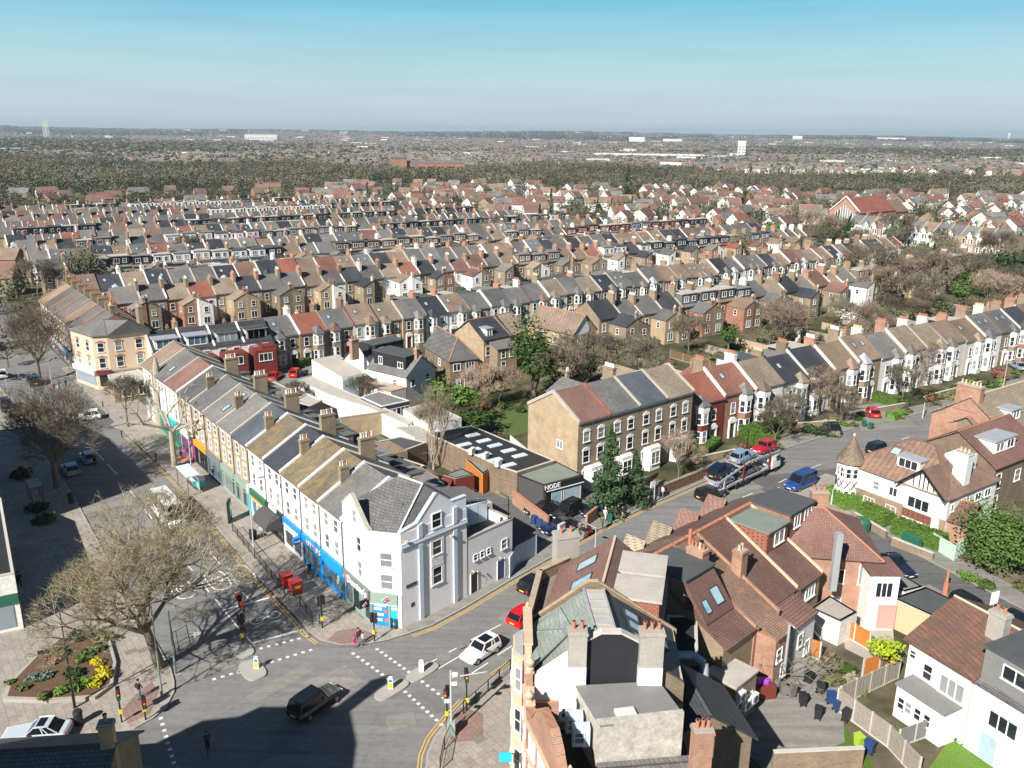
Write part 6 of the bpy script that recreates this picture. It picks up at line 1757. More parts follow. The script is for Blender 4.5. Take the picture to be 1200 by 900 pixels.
# ------------------------------------------------------------------ near right: ornate corner, tiled terrace, villas
te = Vector((.715, .699)); tr = Vector((10.6, 62.6)); trz = math.atan2(te.y, te.x)
def v3(x, y, z): return (x, y, z)
# --- red tiled house with the two flat dormers
a, b = Vector((4.15, 61.9)), Vector((2.0, 52.75))
s1 = house('red-brown tiled house with two grey flat dormers behind the ornate corner', a, b, 8.4, 9.4, 12.5, 'brick_brown', 'tile_redbrown', over=.15, ridge='pot_buff')
s1.part(MB().prism([(2.2, 60.6), (1.0, 52.8), (2.3, 52.75), (4.4, 61.9), (4.6, 62.6)], 0, 9.0), 'front_wall', 'brick_brown')
for p, q in (((2.2, 60.6), (1.0, 53.0)), ((4.7, 62.9), (2.2, 60.6))):
 L = (v2(q)-v2(p)).length; mb = MB(); wall_seg(mb, p, q, [(0, 9.9), (L, 9.9)], .35, 8.98); s1.part(mb, 'parapet', 'brick_wall_old')
 mb = MB(); cap_seg(mb, p, q, [(0, 9.9), (L, 9.9)], .35); s1.part(mb, 'coping', 'brick_yellow')
for d in (2.3, 5.3):
 p, z = slope_pt(s1, d, 1.7); s1.sky(p, z, 1.3, 1.7, math.atan2(3.1, 4.2), s1.ang, 'pane_sky')
for d0, d1 in ((1.2, 4.1), (4.9, 7.8)):
 T = Matrix.Translation(V3(s1.q[0])) @ Matrix.Rotation(s1.ang, 4, 'Z')
 o = s1.part(MB().box(d0, d1, 5.0, 8.2, 9.6, 11.9).xf(T), 'dormer', 'tile_bright'); s1.part(MB().box(d0-.2, d1+.2, 4.8, 8.4, 11.9, 12.1).xf(T), 'dormer_roof', 'felt_pale', o)
s1.chim((4.6, 64.2), 7.5, 11.4, 1.9, 1.3, 2, .3, 'concrete')
# --- the ornate corner building
ob = Site('ornate_building', 'ornate red brick and stone corner building with grey-green slate roof', 'building', (1.1, 52, 0))
FW = [(11.4, 52.4), (1.0, 52.4), (1.0, 47.6), (1.1, 44.2), (3.2, 37.2), (5.6, 29.5), (12, 31), (11, 41.6)]
ob.part(MB().prism([(11.4, 52.4), (1.0, 52.4), (1.0, 47.6), (1.06, 45.9), (11.0, 45.9)], 0, 8.6), 'wall', 'brick_orange')
ob.part(MB().prism([(1.3, 45.9), (1.45, 44.2), (3.55, 37.2), (5.9, 29.6), (12, 31), (11, 41.6), (11, 45.9)], 0, 6.6), 'court_floor', 'felt_black')
for p, q in (((1.06, 46.0), (1.1, 44.2)), ((1.1, 44.2), (3.2, 37.2)), ((3.2, 37.2), (5.6, 29.5))):
 L = (v2(q)-v2(p)).length; mb = MB(); wall_seg(mb, p, q, [(0, 8.5), (L, 8.5)], .4, 0); ob.part(mb, 'front_wall', 'brick_orange')
mb = MB(); mb.prism([(11.4, 52.4), (1.0, 52.4), (1.0, 46.2), (11.0, 46.2)], 8.55, 9.9); ob.part(mb, 'upper_wall', 'render_dirty')
mb = MB()
face(mb, [v3(1.5, 52.2, 10.2), v3(5.1, 52.2, 13.0), v3(5.5, 46.4, 13.0), v3(1.5, 46.4, 10.2)]); ob.part(mb, 'roof', 'slate_green')
mb = MB(); face(mb, [v3(1.4, 50.2, 10.9), v3(4.1, 48.4, 12.35), v3(1.4, 46.6, 10.6)]); face(mb, [v3(1.2, 51.9, 10.3), v3(1.4, 50.2, 10.95), v3(4.1, 48.4, 12.35), v3(3.4, 51.9, 11.9)], .1); ob.part(mb, 'gablet_roof', 'slate_green')
mb = MB(); face(mb, [v3(6.3, 52.2, 13.0), v3(11.5, 52.3, 9.8), v3(11.0, 46.4, 9.8), v3(6.6, 46.4, 13.0)]); ob.part(mb, 'roof', 'slate_dark')
mb = MB(); mb.prism([(5.0, 52.1), (6.4, 52.1), (6.7, 46.4), (5.4, 46.4)], 12.6, 13.1); top = ob.part(mb, 'ridge_flat', 'felt_pale')
mb = MB()
for k in range(6): y = 51.6-k*.95; mb.box(5.05+(52-y)*.07, 6.4+(52-y)*.05, y-.04, y+.04, 13.1, 13.16)
bar(mb, (5.05, 52.1, 13.1), (5.45, 46.4, 13.1), .12, .1); bar(mb, (6.4, 52.1, 13.1), (6.7, 46.4, 13.1), .12, .1); ob.part(mb, 'lead_roll', 'lead')
pt = math.atan2(3.2, 4.9)
for x, y, w, h in ((8.6, 50.6, .8, 1.1), (8.9, 49.4, .85, 1.3), (9.1, 48.1, .85, 1.3), (10.5, 49.6, 1.2, 1.5)):
 z = 13.0-(x-6.4)*3.2/4.8+.15; ob.sky((x, y), z, w, h, pt, R(90), 'pane_sky')
pr = [(0, 10.0), (4.3, 13.4), (5.0, 13.4), (10.6, 9.7)]
mb = MB(); wall_seg(mb, (1.1, 52.95), (11.7, 52.7), pr, -.35, 8.5); ob.part(mb, 'party_wall', 'brick_brown')
mb = MB(); cap_seg(mb, (1.1, 52.95), (11.7, 52.7), pr, -.35, .1); ob.part(mb, 'coping', 'brick_yellow')
# south wall with its two stacks
mb = MB(); wall_seg(mb, (1.6, 46.2), (3.7, 46.15), [(0, 10.4), (2.1, 12.1)], .3, 8); ob.part(mb, 'rear_wall', 'render_white')
mb = MB(); wall_seg(mb, (4.7, 46.1), (8.0, 46.1), [(0, 12.9), (1.0, 13.5), (2.2, 13.5), (3.3, 12.9)], .3, 8); ob.part(mb, 'rear_wall', 'black_cladding')
mb = MB(); cap_seg(mb, (4.7, 46.1), (8.0, 46.1), [(0, 12.9), (1.0, 13.5), (2.2, 13.5), (3.3, 12.9)], .35, .12, .1); ob.part(mb, 'coping', 'concrete_pale')
mb = MB(); wall_seg(mb, (8.0, 46.1), (11, 46.1), [(0, 12.0), (3.0, 10.0)], .3, 8); ob.part(mb, 'rear_wall', 'brick_brown')
for x, w, n in ((4.2, 1.15, 2), (8.75, 1.5, 3)):
 o = ob.part(MB().box(x-w/2, x+w/2, 45.6, 46.4, 8.55, 11.4), 'stack_base', 'render_white'); ob.chim((x, 46), 11.4, 13.9, w-.02, .78, n, 0, 'concrete', ['terracotta'])
# lower flat roofed back part
mb = MB(); mb.prism([(4.2, 45.58), (9.3, 46.05), (10.3, 42.9), (5.2, 41.9)], 6.0, 10.0); ob.part(mb, 'back_wall', 'render_dirty')
mb = MB(); face(mb, [v3(4.15, 45.55, 10.16), v3(9.4, 46.05, 10.16), v3(10.4, 42.9, 10.1), v3(5.3, 41.9, 10.1)], .14); ob.part(mb, 'flat_roof', 'felt_grey')
ob.part(MB().box(-.6, .6, -.35, .35, 0, .22).xf(Matrix.Translation((6.9, 42.9, 10.12)) @ Matrix.Rotation(.2, 4, 'Z')), 'rooflight', 'render_offwhite')
mb = MB(); wall_seg(mb, (5.15, 41.88), (10.35, 42.85), [(0, 10.35), (5.3, 10.35)], .3, 5.0); ob.part(mb, 'rear_wall', 'render_dirty')
for k in range(3):
 x, y = 4.05+k*.33, 44.8-k*1.12
 o = ob.part(MB().box(x-.95, x+.1, y-.3, y+.3, 8.3, 9.6), 'dormer', 'render_blue'); ob.win((x-.95, y-.3), (x+.1, y-.3), .42, 8.6, .5, .7, 'sash', parent=o)
ob.chim((11.2, 41.6), 7, 10.3, 1.1, .8, 3, .1, 'brick_orange', ['terracotta'])
mb = MB(); face(mb, [v3(5.2, 41.8, 7.6), v3(11.4, 42.6, 7.6), v3(12, 36, 6.8), v3(6, 35.5, 6.8)], .3); ob.part(mb, 'low_roof', 'slate_mid')
# street front: canted stone bay, parapets, gable of brick
T1 = [(1.05, 51.9), (.25, 51.1), (.25, 48.9), (1.05, 48.1)]
ob.part(MB().prism(T1, 0, 10.1), 'stone_bay', 'block_stone')
ob.part(MB().prism(inset(T1[::-1], -.15), 10.1, 10.3), 'bay_roof', 'lead')
for z in (1.2, 4.4, 7.6):
 ob.win((.25, 51.1), (.25, 48.9), 1.1, z, 1.2, 1.7, 'grid')
 for p, q in (((1.05, 51.9), (.25, 51.1)), ((.25, 48.9), (1.05, 48.1))): ob.win(p, q, .55, z, .5, 1.7, 'sash')
 mb = MB();
 for p, q in zip(T1, T1[1:]):
  L = (v2(q)-v2(p)).length; wall_seg(mb, p, q, [(0, z-.15), (L, z-.15)], -.12, z-.35)
 ob.part(mb, 'string_course', 'block_stone')
for (p, q, h, m) in (((1.0, 52.4), (1.0, 47.9), 11.4, 'block_stone'), ((1.0, 47.9), (1.05, 46.0), 10.6, 'brick_orange'), ((1.05, 46.0), (1.1, 44.2), 9.6, 'brick_orange')):
 L = (v2(q)-v2(p)).length; mb = MB(); wall_seg(mb, p, q, [(0, h), (L, h)], .45, 8.5); ob.part(mb, 'parapet', m)
 mb = MB(); n = max(2, int(L/.7))
 for i in range(n): cap_seg(mb, v2(p).lerp(v2(q), i/n), v2(p).lerp(v2(q), (i+1)/n-.02), [(0, h), (L/n-.03, h)], .45, .12+.03*(i % 2), .08)
 ob.part(mb, 'coping', 'block_stone')
def finial(p, z, k=1.0):
 mb = MB(); mb.lathe([(.28*k, z), (.28*k, z+.25*k), (.12*k, z+.35*k), (.30*k, z+.6*k), (.34*k, z+.8*k), (.22*k, z+1.0*k), (.10*k, z+1.1*k), (.14*k, z+1.2*k), (.02*k, z+1.4*k)], 12, p); ob.part(mb, 'finial', 'block_stone')
finial((1.25, 52.6), 10.4); finial((1.3, 46.2), 10.7, .9); finial((1.25, 44.5), 9.6, .8); finial((3.3, 37.6), 9.9, .8)
gp = [(0, 9.4), (1.0, 9.5), (1.8, 10.6), (2.6, 11.2), (4.4, 11.2), (5.2, 10.6), (6.0, 9.5), (7.3, 9.4)]
mb = MB(); wall_seg(mb, (1.1, 44.2), (3.2, 37.2), gp, .4, 8.5); ob.part(mb, 'front_gable', 'brick_orange')
A, Bq = v2((1.1, 44.2)), v2((3.2, 37.2)); e = (Bq-A).normalized(); n_ = Vector((e.y, -e.x))
k = 0
for (p0, h0), (p1, h1) in zip(gp, gp[1:]):
 m = max(1, round(math.hypot(p1-p0, h1-h0)/.42))
 for i in range(m):
  t0, t1 = i/m, (i+.93)/m
  mb = MB(); cap_seg(mb, A+e*(p0+(p1-p0)*t0), A+e*(p0+(p1-p0)*t1), [(0, h0+(h1-h0)*t0), ((p1-p0)*(t1-t0), h0+(h1-h0)*t1)], .4, .14+.03*(k % 2), .08); ob.part(mb, 'coping_block', 'brick_orange'); k += 1
for (p, q, ds) in (((1.0, 47.9), (1.1, 44.2), (.8, 2.6)), ((1.1, 44.2), (3.2, 37.2), (1.2, 2.9, 4.6, 6.3)), ((3.2, 37.2), (5.6, 29.5), (1.2, 3.2, 5.2))):
 for d in ds:
  for z in (1.0, 4.2, 7.0): ob.win(p, q, d, z, 1.0, 1.7 if z < 7 else 1.3, 'grid')
for (p, q) in (((1.0, 47.9), (1.1, 44.2)), ((1.1, 44.2), (3.2, 37.2))):
 for z in (3.4, 6.4, 8.5):
  L = (v2(q)-v2(p)).length; mb = MB(); wall_seg(mb, p, q, [(0, z+.22), (L, z+.22)], -.14, z); ob.part(mb, 'string_course', 'block_stone')
mb = MB(); mb.tube((.92, 47.7, 0), (.92, 47.7, 10.4), .06, .06, 6); ob.part(mb, 'drainpipe', 'cloth_maroon')
p = P(596, 850, 3.2); o = Site('hanging_sign', 'small blue projecting sign on the ornate brick front', 'sign', (.9, 47.5, 3.0)); mb = MB(); mb.box(-.6, .25, 47.2, 47.3, 3.0, 3.7); o.part(mb, 'panel', 'sign_cyan'); o.part(MB().box(.2, .95, 47.23, 47.27, 3.6, 3.66), 'bracket', 'black_paint')
# dark gabled house behind
a, b = P(882, 856, 6.4), P(846, 800, 6.4)
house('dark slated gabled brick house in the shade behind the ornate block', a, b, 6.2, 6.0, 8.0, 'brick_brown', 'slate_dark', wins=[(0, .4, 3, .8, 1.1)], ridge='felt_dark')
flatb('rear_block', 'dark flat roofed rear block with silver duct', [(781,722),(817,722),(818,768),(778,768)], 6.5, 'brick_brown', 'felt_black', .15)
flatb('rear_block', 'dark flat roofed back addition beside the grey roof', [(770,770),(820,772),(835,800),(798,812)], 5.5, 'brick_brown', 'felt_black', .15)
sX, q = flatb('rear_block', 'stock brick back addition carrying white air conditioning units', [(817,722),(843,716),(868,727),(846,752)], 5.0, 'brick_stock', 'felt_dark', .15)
for px, nm in (((839,761),'single'), ((842,777),'lower left'), ((857,777),'lower right')):
 p = P(px[0], px[1], 3.0); t = thing('air_conditioner', 'white air conditioning unit on the shaded yard wall, %s one' % nm, 'air conditioner', (*(tr+te*(-.7+dict(single=0).get(nm, .9 if 'left' in nm else 2.0))-Vector((-te.y, te.x))*10.4), 2.4 if nm == 'single' else 1.2), trz, 'white air conditioning units in the yard')
 MB().box(-.45, .45, -.18, .18, 0, .75).build('casing', 'plastic_white', t); mb = MB(); mb.tube((.05, -.2, .38), (.05, -.17, .38), .3, .3, 14); mb.build('fan_grille', 'dark_frame', t)
mb = MB(); pts = [P(779, 768, 7.2), P(812, 768, 7.2)]; mb.path([V3(pts[0], 7.2), V3(pts[1], 7.2), V3(pts[1]+Vector((.7, -.5)), 6.9), V3(pts[1]+Vector((.7, -1.2)), 5.2)], .32, 10)
tag(mb.build('air_duct', 'galvanised'), 'bent silver duct on the dark flat roof', 'duct')
# --- tiled terrace whose long back slopes face us
def tunit(x0, x1, roof, wall, label, back=8.0, dorm=None, zb=5.4):
 w = x1-x0; o = tr+te*x0; t = thing('tiled_house', label, 'house', V3(o), trz, 'tiled terrace backing towards the yard')
 mb = MB(); mb.extr([(-back, 0), (4.5, 0), (4.5, 6.8), (0, 9.3), (-back, zb)], 'x', 0, w); mb.build('wall', wall, t)
 s_ = (9.4-zb)/back
 mb = MB(); mb.slab((.06, -back-.25, zb-.25*s_+.14), (w-.06, -back-.25, zb-.25*s_+.14), (w-.06, 0, 9.55), (.06, 0, 9.55), .14); mb.slab((.06, 0, 9.55), (w-.06, 0, 9.55), (w-.06, 4.8, 6.8), (.06, 4.8, 6.8), .14); mb.build('roof', roof, t)
 mb = MB(); n = int(w/.4)
 for i in range(n): mb.box(w*i/n+.02, w*(i+1)/n-.02, -.17, .17, 9.5, 9.68+.02*(i % 2))
 mb.build('ridge_tile', 'terracotta', t)
 mb = MB(); mb.hexa([(w-.1, -back-.2, zb), (w+.1, -back-.2, zb), (w+.1, 0, 9.5), (w-.1, 0, 9.5), (w-.1, -back-.2, zb+.26), (w+.1, -back-.2, zb+.26), (w+.1, 0, 9.72), (w-.1, 0, 9.72)]); mb.build('parapet', 'pot_buff' if x0 > 5 else 'brick_orange', t)
 g = MB(); g.extr([(w*.15, 5.2), (w*.85, 5.2), (w*.5, 7.6)], 'y', 4.4, 6.0); g.build('front_gable', 'brick_orange', t)
 g = MB(); g.slab((w*.08, 4.0, 5.2), (w*.5, 4.0, 7.85), (w*.5, 6.2, 7.85), (w*.08, 6.2, 5.2), .1); g.slab((w*.5, 4.0, 7.85), (w*.92, 4.0, 5.2), (w*.92, 6.2, 5.2), (w*.5, 6.2, 7.85), .1); g.build('gable_roof', 'tile_tan' if x0 < 9 else 'tile_redbrown', t)
 g = MB(); g.box(w*.15, w*.85, 4.45, 5.9, 0, 5.2); g.build('bay', 'brick_orange', t)
 if dorm:
  (dx0, dx1, dy0, dy1, zt, cl, fl, wn) = dorm
  d = MB().box(dx0, dx1, dy0, dy1, zb, zt).build('dormer', cl, t); MB().box(dx0-.12, dx1+.12, dy0-.15, dy1, zt, zt+.14).build('dormer_roof', fl, d)
  for wx, ww in wn: window(d, wx, dy0, zt-1.55, ww, 1.2, 0, 'pair')
 return t
u0 = tunit(0, 4.4, 'tile_redbrown', 'brick_stock', 'tiled house with flat grey dormer roof and red hung tiles', dorm=(.3, 4.2, -4.2, .1, 9.45, 'brick_stock', 'felt_dark', []), back=8.2)
mb = MB(); mb.slab((.3, -6.4, 6.6), (4.2, -6.4, 6.6), (4.2, -4.0, 9.5), (.3, -4.0, 9.5), .5); mb.build('mansard', 'tile_redbrown', u0)
skylight(u0, 2.9, -5.9, 7.25, 1.0, 1.3, R(50)); skylight(u0, 1.2, -6.0, 7.1, .6, 1.0, R(50))
u1 = tunit(4.4, 7.9, 'tile_plain_old', 'brick_orange', 'tiled house with old dark plain tiles and round red pot', back=8.3)
chimney(u1, .2, -2.4, 7.5, 10.2, 1.0, 1.6, 4, dict(DEF, stack='brick_orange'), True, ['terracotta', 'pot_buff', 'terracotta'])
MB().tube((.3, -1.5, 10.2), (.3, -1.5, 11.5), .16, .16, 10).build('tall_pot', 'terracotta', u1)
skylight(u1, 1.0, -2.8, 8.2, .5, .8, .45)
u2 = tunit(7.9, 12.6, 'tile_redbrown', 'render_white', 'tiled house with ribbed brown tiles and square stack', back=7.4)
chimney(u2, .1, -4.4, 6.5, 9.6, .95, .95, 2, dict(DEF, stack='brick_orange'), True, ['pot_buff'])
u3 = tunit(12.6, 16.8, 'tile_redbrown', 'brick_stock', 'tiled house with grey-green flat dormer and white windows', dorm=(.3, 3.9, -4.2, .1, 9.25, 'tile_bright', 'felt_green', [(2.4, 1.6)]), back=7.6)
u4 = tunit(16.8, 22.1, 'tile_redbrown', 'brick_red', 'tiled house with big dark flat dormer at the road end', dorm=(.3, 5.0, -4.0, .2, 9.6, 'brick_red', 'felt_dark', [(1.8, 1.0), (3.8, 1.2)]), back=5.4)
window(u2, 3.6, -7.42, 3.4, .8, 1.2, 0, 'pair'); window(u3, 2.4, -7.62, 3.6, 1.6, 1.2, 0, 'triple')
# back wings
for (x, y, w, d, h, m, lab, rf) in ((4.8, -10.0, 2.4, 1.9, 4.9, 'brick_orange', 'orange brick back wing with grey flue pipe', 'tile_plain_old'), (-1.2, -10.2, 3.0, 2.6, 3.6, 'brick_stock', 'low stock brick back wing with flat roof in the yard', None), (8.4, -9.8, 3.4, 2.3, 4.4, 'render_white', 'white rendered back wing beside the iron stair', 'tile_redbrown')):
 t = thing('back_wing', lab, 'building', V3(tr+te*x+Vector((-te.y, te.x))*y), trz)
 MB().box(0, w, 0, d, 0, h).build('wall', m, t)
 if rf: MB().slab((-.1, -.2, h+.1), (w+.1, -.2, h+.1), (w+.1, d, h+.9), (-.1, d, h+.9), .14).build('roof', rf, t)
 else: MB().box(-.1, w+.1, -.1, d+.1, h, h+.15).build('roof', 'felt_pale', t)
 window(t, w*.3, 0, h-2.2, .7, 1.1, 0, 'sash'); window(t, w*.7, 0, .9, .8, 1.2, 0, 'pair')
 if x > 4 and x < 5: MB().tube((w*.6, -.25, 1.5), (w*.6, -.25, h+1.0), .12, .12, 8).build('flue', 'galvanised', t)
# end house of the terrace
s = house('orange brick end house with hipped brown tiles and white balcony door', Vector((26.0, 70.9)), Vector((33.6, 69.9)), 8.6, 6.2, 8.9, 'brick_orange', 'tile_redbrown', False, True, wins=[(0, .55, 3.6, .9, 1.3, 'pair'), (0, .55, .9, .8, 1.2), (0, .85, 3.6, 1.0, 1.9, 'pair'), (1, .3, 3.6, 1.2, 1.4, 'pair')])
s.chim(s.q[0]+s.u*3+s.n*5.4, 7.5, 10.4, 1.6, .8, 3, 0, 'brick_orange')
s.part(MB().box(32.2, 34.8, 68.2, 71, 0, 5.6), 'side_bay', 'render_white'); s.part(MB().box(33.2, 34.86, 68.14, 71, .2, 2.6), 'side_bay_base', 'render_pink'); s.part(MB().box(32, 35.0, 68.0, 71.3, 5.6, 5.8), 'side_bay_roof', 'tile_redbrown')
s.win((32.4, 68.2), (34.6, 68.2), 1.1, 3.4, 1.4, 1.4, 'triple')
mb = MB(); mb.tube((28.9, 68.3, 4.0), (28.9, 68.3, 9.6), .4, .4, 4); tag(mb.build('steel_flue', 'galvanised'), 'square galvanised flue rising beside the end house', 'flue')
def iron_stair(a, b, z0, z1, label, n=14, w=.9):
 a, b = v2(a), v2(b); e = (b-a)/n; L = e.length; ang = math.atan2(e.y, e.x); t = thing('iron_stair', label, 'staircase', V3(a), ang)
 m = MB().box(-.14, .14, -w/2, w/2, 0, .05).mesh('step', ['galvanised'])
 for i in range(n): place('step', m, t, (L*(i+.5), 0, z0+(z1-z0)*(i+.5)/n))
 for s_ in (-w/2, w/2):
  mb = MB(); bar(mb, (0, s_, z0-.1), (L*n, s_, z1-.1), .06, .22); mb.build('stringer', 'galvanised', t)
  mb = MB(); mb.tube((0, s_, z0+1), (L*n, s_, z1+1), .03, .03, 5)
  for i in range(0, n+1, 2): mb.tube((L*i, s_, z0+(z1-z0)*i/n), (L*i, s_, z0+(z1-z0)*i/n+1), .02, .02, 4)
  mb.build('handrail', 'steel', t)
iron_stair(P(958, 748, 0), P(922, 711, 4.0), .2, 4.3, 'grey iron stair climbing to the tiled house beside the orange fence')
iron_stair(P(1036, 712, .5), P(1002, 674, 3.2), .3, 3.4, 'dark iron stair with landing on the white end house')
# --- half timbered villa with the turret
va, vb = Vector((40.65, 96.7)), Vector((47.9, 86.1))
s = house('white half timbered corner villa with round turret and brown tiled roof', va, vb, 10.2, 6.0, 9.9, 'render_white', 'tile_plain_old', True, True, ridge='tile_redbrown', wins=[(0, .33, 3.6, .7, 1.1), (0, .5, 3.6, .9, 1.1, 'pair'), (0, .28, .8, 1.3, 1.3, 'triple'), (0, .5, .8, 1.2, 1.3, 'pair'), (1, .35, 4, 1.6, 1.0, 'triple'), (1, .62, 4, 1.2, 1.0, 'pair'), (1, .82, 4, 1.2, 1.0, 'pair'), (1, .1, 3.9, .5, .9)])
mb = MB(); wall_seg(mb, va+s.u*1.6-s.n*.06, vb-s.n*.06, [(0, 2.9), ((vb-va).length-1.6, 2.9)], .06, .05); s.part(mb, 'brick_base', 'brick_stock')
tc = va+s.u*.4+s.n*.3
mb = MB(); mb.lathe([(1.45, 0), (1.45, 6.3)], 10, tc); s.part(mb, 'turret', 'render_white')
mb = MB(); mb.lathe([(1.8, 6.25), (1.2, 7.4), (.5, 8.9), (.04, 9.9)], 14, tc); s.part(mb, 'turret_roof', 'tile_brown')
mb = MB(); mb.lathe([(.1, 9.85), (.14, 10.0), (.02, 10.3)], 8, tc); s.part(mb, 'finial', 'coping_white')
for k in range(5):
 a_ = s.ang-R(90)+R(-60+30*k)
 for z in (.9, 4.2): window(s.t, tc.x-s.o.x+1.42*math.cos(a_), tc.y-s.o.y+1.42*math.sin(a_), z, .5, 1.3, a_+R(90), 'sash')
 mb = MB(); r = 1.5
 for z0, z1, d0, d1 in ((2.6, 3.8, -.22, .22), (2.6, 3.8, .22, -.22)): mb.tube((tc.x+r*math.cos(a_+d0), tc.y+r*math.sin(a_+d0), z0), (tc.x+r*math.cos(a_+d1), tc.y+r*math.sin(a_+d1), z1), .05, .05, 4)
 s.part(mb, 'timber', 'black_paint')
L = s.L; g0 = va+s.u*(L-5.6)-s.n*.9; g1 = va+s.u*(L-.2)-s.n*.9
s.part(MB().prism([va+s.u*(L-5.0), g0+s.u*1.1, g1-s.u*.9, va+s.u*(L-.6)], 0, 5.6), 'bay', 'render_white')
mb = MB(); wall_seg(mb, g0+s.n*.7, g1+s.n*.7, [(0, 6.0), (2.7, 8.7), (5.4, 6.0)], .2, 5.6); s.part(mb, 'front_gable', 'render_white')
mb = MB()
for d, z in ((1.5, 7.3), (2.2, 8.0), (2.7, 8.4), (3.2, 8.0), (3.9, 7.3)): q = g0+s.u*d+s.n*.66; mb.tube(V3(q, 6.1), V3(q, z), .07, .07, 4)
s.part(mb, 'timber', 'black_paint')
mid, back = g0+s.u*2.7, s.n*5.2
mb = MB(); face(mb, [V3(g0-s.u*.3, 5.8), V3(mid, 8.95), V3(mid+back, 8.95), V3(g0-s.u*.3+s.n*1.2, 5.9)]); face(mb, [V3(mid, 8.95), V3(g1+s.u*.3, 5.8), V3(g1+s.u*.3+s.n*1.2, 5.9), V3(mid+back, 8.95)]); s.part(mb, 'gable_roof', 'tile_plain_old')
mb = MB(); bar(mb, V3(g0-s.u*.3-s.n*.05, 5.65), V3(mid-s.n*.05, 8.8), .1, .22); bar(mb, V3(mid-s.n*.05, 8.8), V3(g1+s.u*.3-s.n*.05, 5.65), .1, .22); s.part(mb, 'bargeboard', 'black_paint')
a_, b_ = g0+s.u*1.1, g1-s.u*.9
for z in (3.5, .6): s.win(a_, b_, (b_-a_).length/2, z, 2.4, 1.4 if z > 1 else 1.0, 'triple', out=.0)
mb = MB(); wall_seg(mb, a_-s.n*.1, b_-s.n*.1, [(0, 3.1), ((b_-a_).length, 3.1)], .09, 2.0); s.part(mb, 'hung_tiles', 'tile_bright')
slope_box(s, 5.4, 8.2, 1.6, 4.6, 8.7, 'render_white', 'lead', wins=[(1.4, 7.3, 2.2, 1.1)], wstyle='triple'); s.t.scale.z = .87
p, z = slope_pt(s, 4.3, 2.6); s.sky(p, z, 1.0, 1.2, .6, s.ang)
s.chim(s.q[1]-s.u*1.2+s.n*4.2, 5, 10.8, 1.5, 1.2, 3, s.ang, 'render_white', ['pot_buff'])
o = s.part(MB().box(0, 2.2, -1.5, 1.5, 0, 2.0).xf(Matrix.Translation(V3(s.q[1]-s.u*3.8+s.n*6.5, 7.4)) @ Matrix.Rotation(s.ang, 4, 'Z')), 'dormer', 'render_white')
s2_ = house('brick villa with long red-brown roof and wide white dormer', vb+s.n*10.6-s.u*.6, vb+s.n*22-s.u*.6, 9.5, 6.3, 9.3, 'brick_brown', 'tile_redbrown', False, False, wins=[(0, .1, 3.4, 1.0, 1.8), (0, .1, .8, 1, 1.6), (0, .5, 3.4, 1.2, 1.4)])
slope_box(s2_, 1.6, 6.4, 1.2, 4.4, 8.8, 'render_white', 'lead', wins=[(1.2, 7.4, 1.7, 1.0), (3.6, 7.4, 1.5, 1.0)])
a = P(1178, 507, 7)
gb = house('orange brick gable ended house with row of pale chimney pots', a, a+s.n*16, 9.8, 7.0, 10.4, 'brick_orange', 'tile_tan', ridge='pot_buff')
gb.chim(gb.q[0]+gb.n*5.4+gb.u*.4, 8.5, 12.0, 1.0, 3.2, 6, gb.ang, 'brick_orange', ['pot_buff', 'pot_buff', 'pot_buff', 'terracotta'])
slope_box(gb, 3.0, 5.6, 1.0, 3.8, 9.2, 'render_blue', 'lead', wins=[(1.3, 7.9, 1.5, 1.1)])
house('brick house with low brown roof and white bargeboards by the gable end', P(1165, 526, 5), P(1205, 520, 5), 9, 5, 7.8, 'brick_stock', 'tile_brown')
for k in range(3): house('tiled suburban house, %s beyond the orange gable end along the road' % nth(k+1), a+s.n*(18+13*k)-s.u*1, a+s.n*(28+13*k)-s.u*1, 9, 6.5, 9.8, ['brick_red', 'render_white', 'brick_orange'][k], ['tile_redbrown', 'tile_tan', 'slate_grey'][k], wins=[(0, .3, 3.6, 1.2, 1.4, 'pair'), (0, .7, 3.6, 1.2, 1.4, 'pair')])
# outbuilding with green screen
s = house('small brick outhouse with old tiled roof behind the green screen', P(1103, 632), P(1130, 640), 4.5, 2.6, 4.2, 'brick_orange', 'tile_old_red')
# --- white houses at the bottom right
wa = Vector((31.0, 57.8)); wd = Vector((.45, -.893)).normalized();
s = house('white rendered house with weathered red-brown roof and lean-to', wa, wa+wd*5.3, 10, 5.8, 8.0, 'render_white', 'tile_old_red', over=.35, ridge='pot_buff', wins=[(0, .08, 4.4, .45, .6), (0, .35, 3.4, .7, 1.2), (0, .74, 3.2, 1.9, 1.4, 'triple')])
s.chim(s.q[1]-s.u*1.0+s.n*3.6, 6.5, 9.6, 1.3, .8, 2, s.ang, 'concrete')
q = [P(1052, 799, 3), P(1107, 835, 3), P(1141, 823, 3), P(1084, 788, 3)]
lt = Site('lean_to', 'white lean-to extension with grey felt roof and small windows', 'extension', q[0]); lt.part(MB().prism(q, 0, 2.75), 'wall', 'render_white')
iq = inset(q, -.12); n4 = [V3(iq[0], 2.9), V3(iq[1], 2.9), V3(iq[2], 3.2), V3(iq[3], 3.3)]; mb = MB(); face(mb, n4, .16); lt.part(mb, 'roof', 'felt_grey')
LL = (q[1]-q[0]).length
for d, st in ((.14, 'sash'), (.3, 'sash'), (.5, 'sash'), (.7, 'sash')): lt.win(q[0], q[1], d*LL, 1.0, .5, .9)
e = (q[1]-q[0]).normalized(); mb = MB(); wall_seg(mb, q[1]-e*.9+Vector((e.y, -e.x))*.05, q[1]-e*.2+Vector((e.y, -e.x))*.05, [(0, 2.1), (.7, 2.1)], .04, .1); lt.part(mb, 'door', 'white_frame')
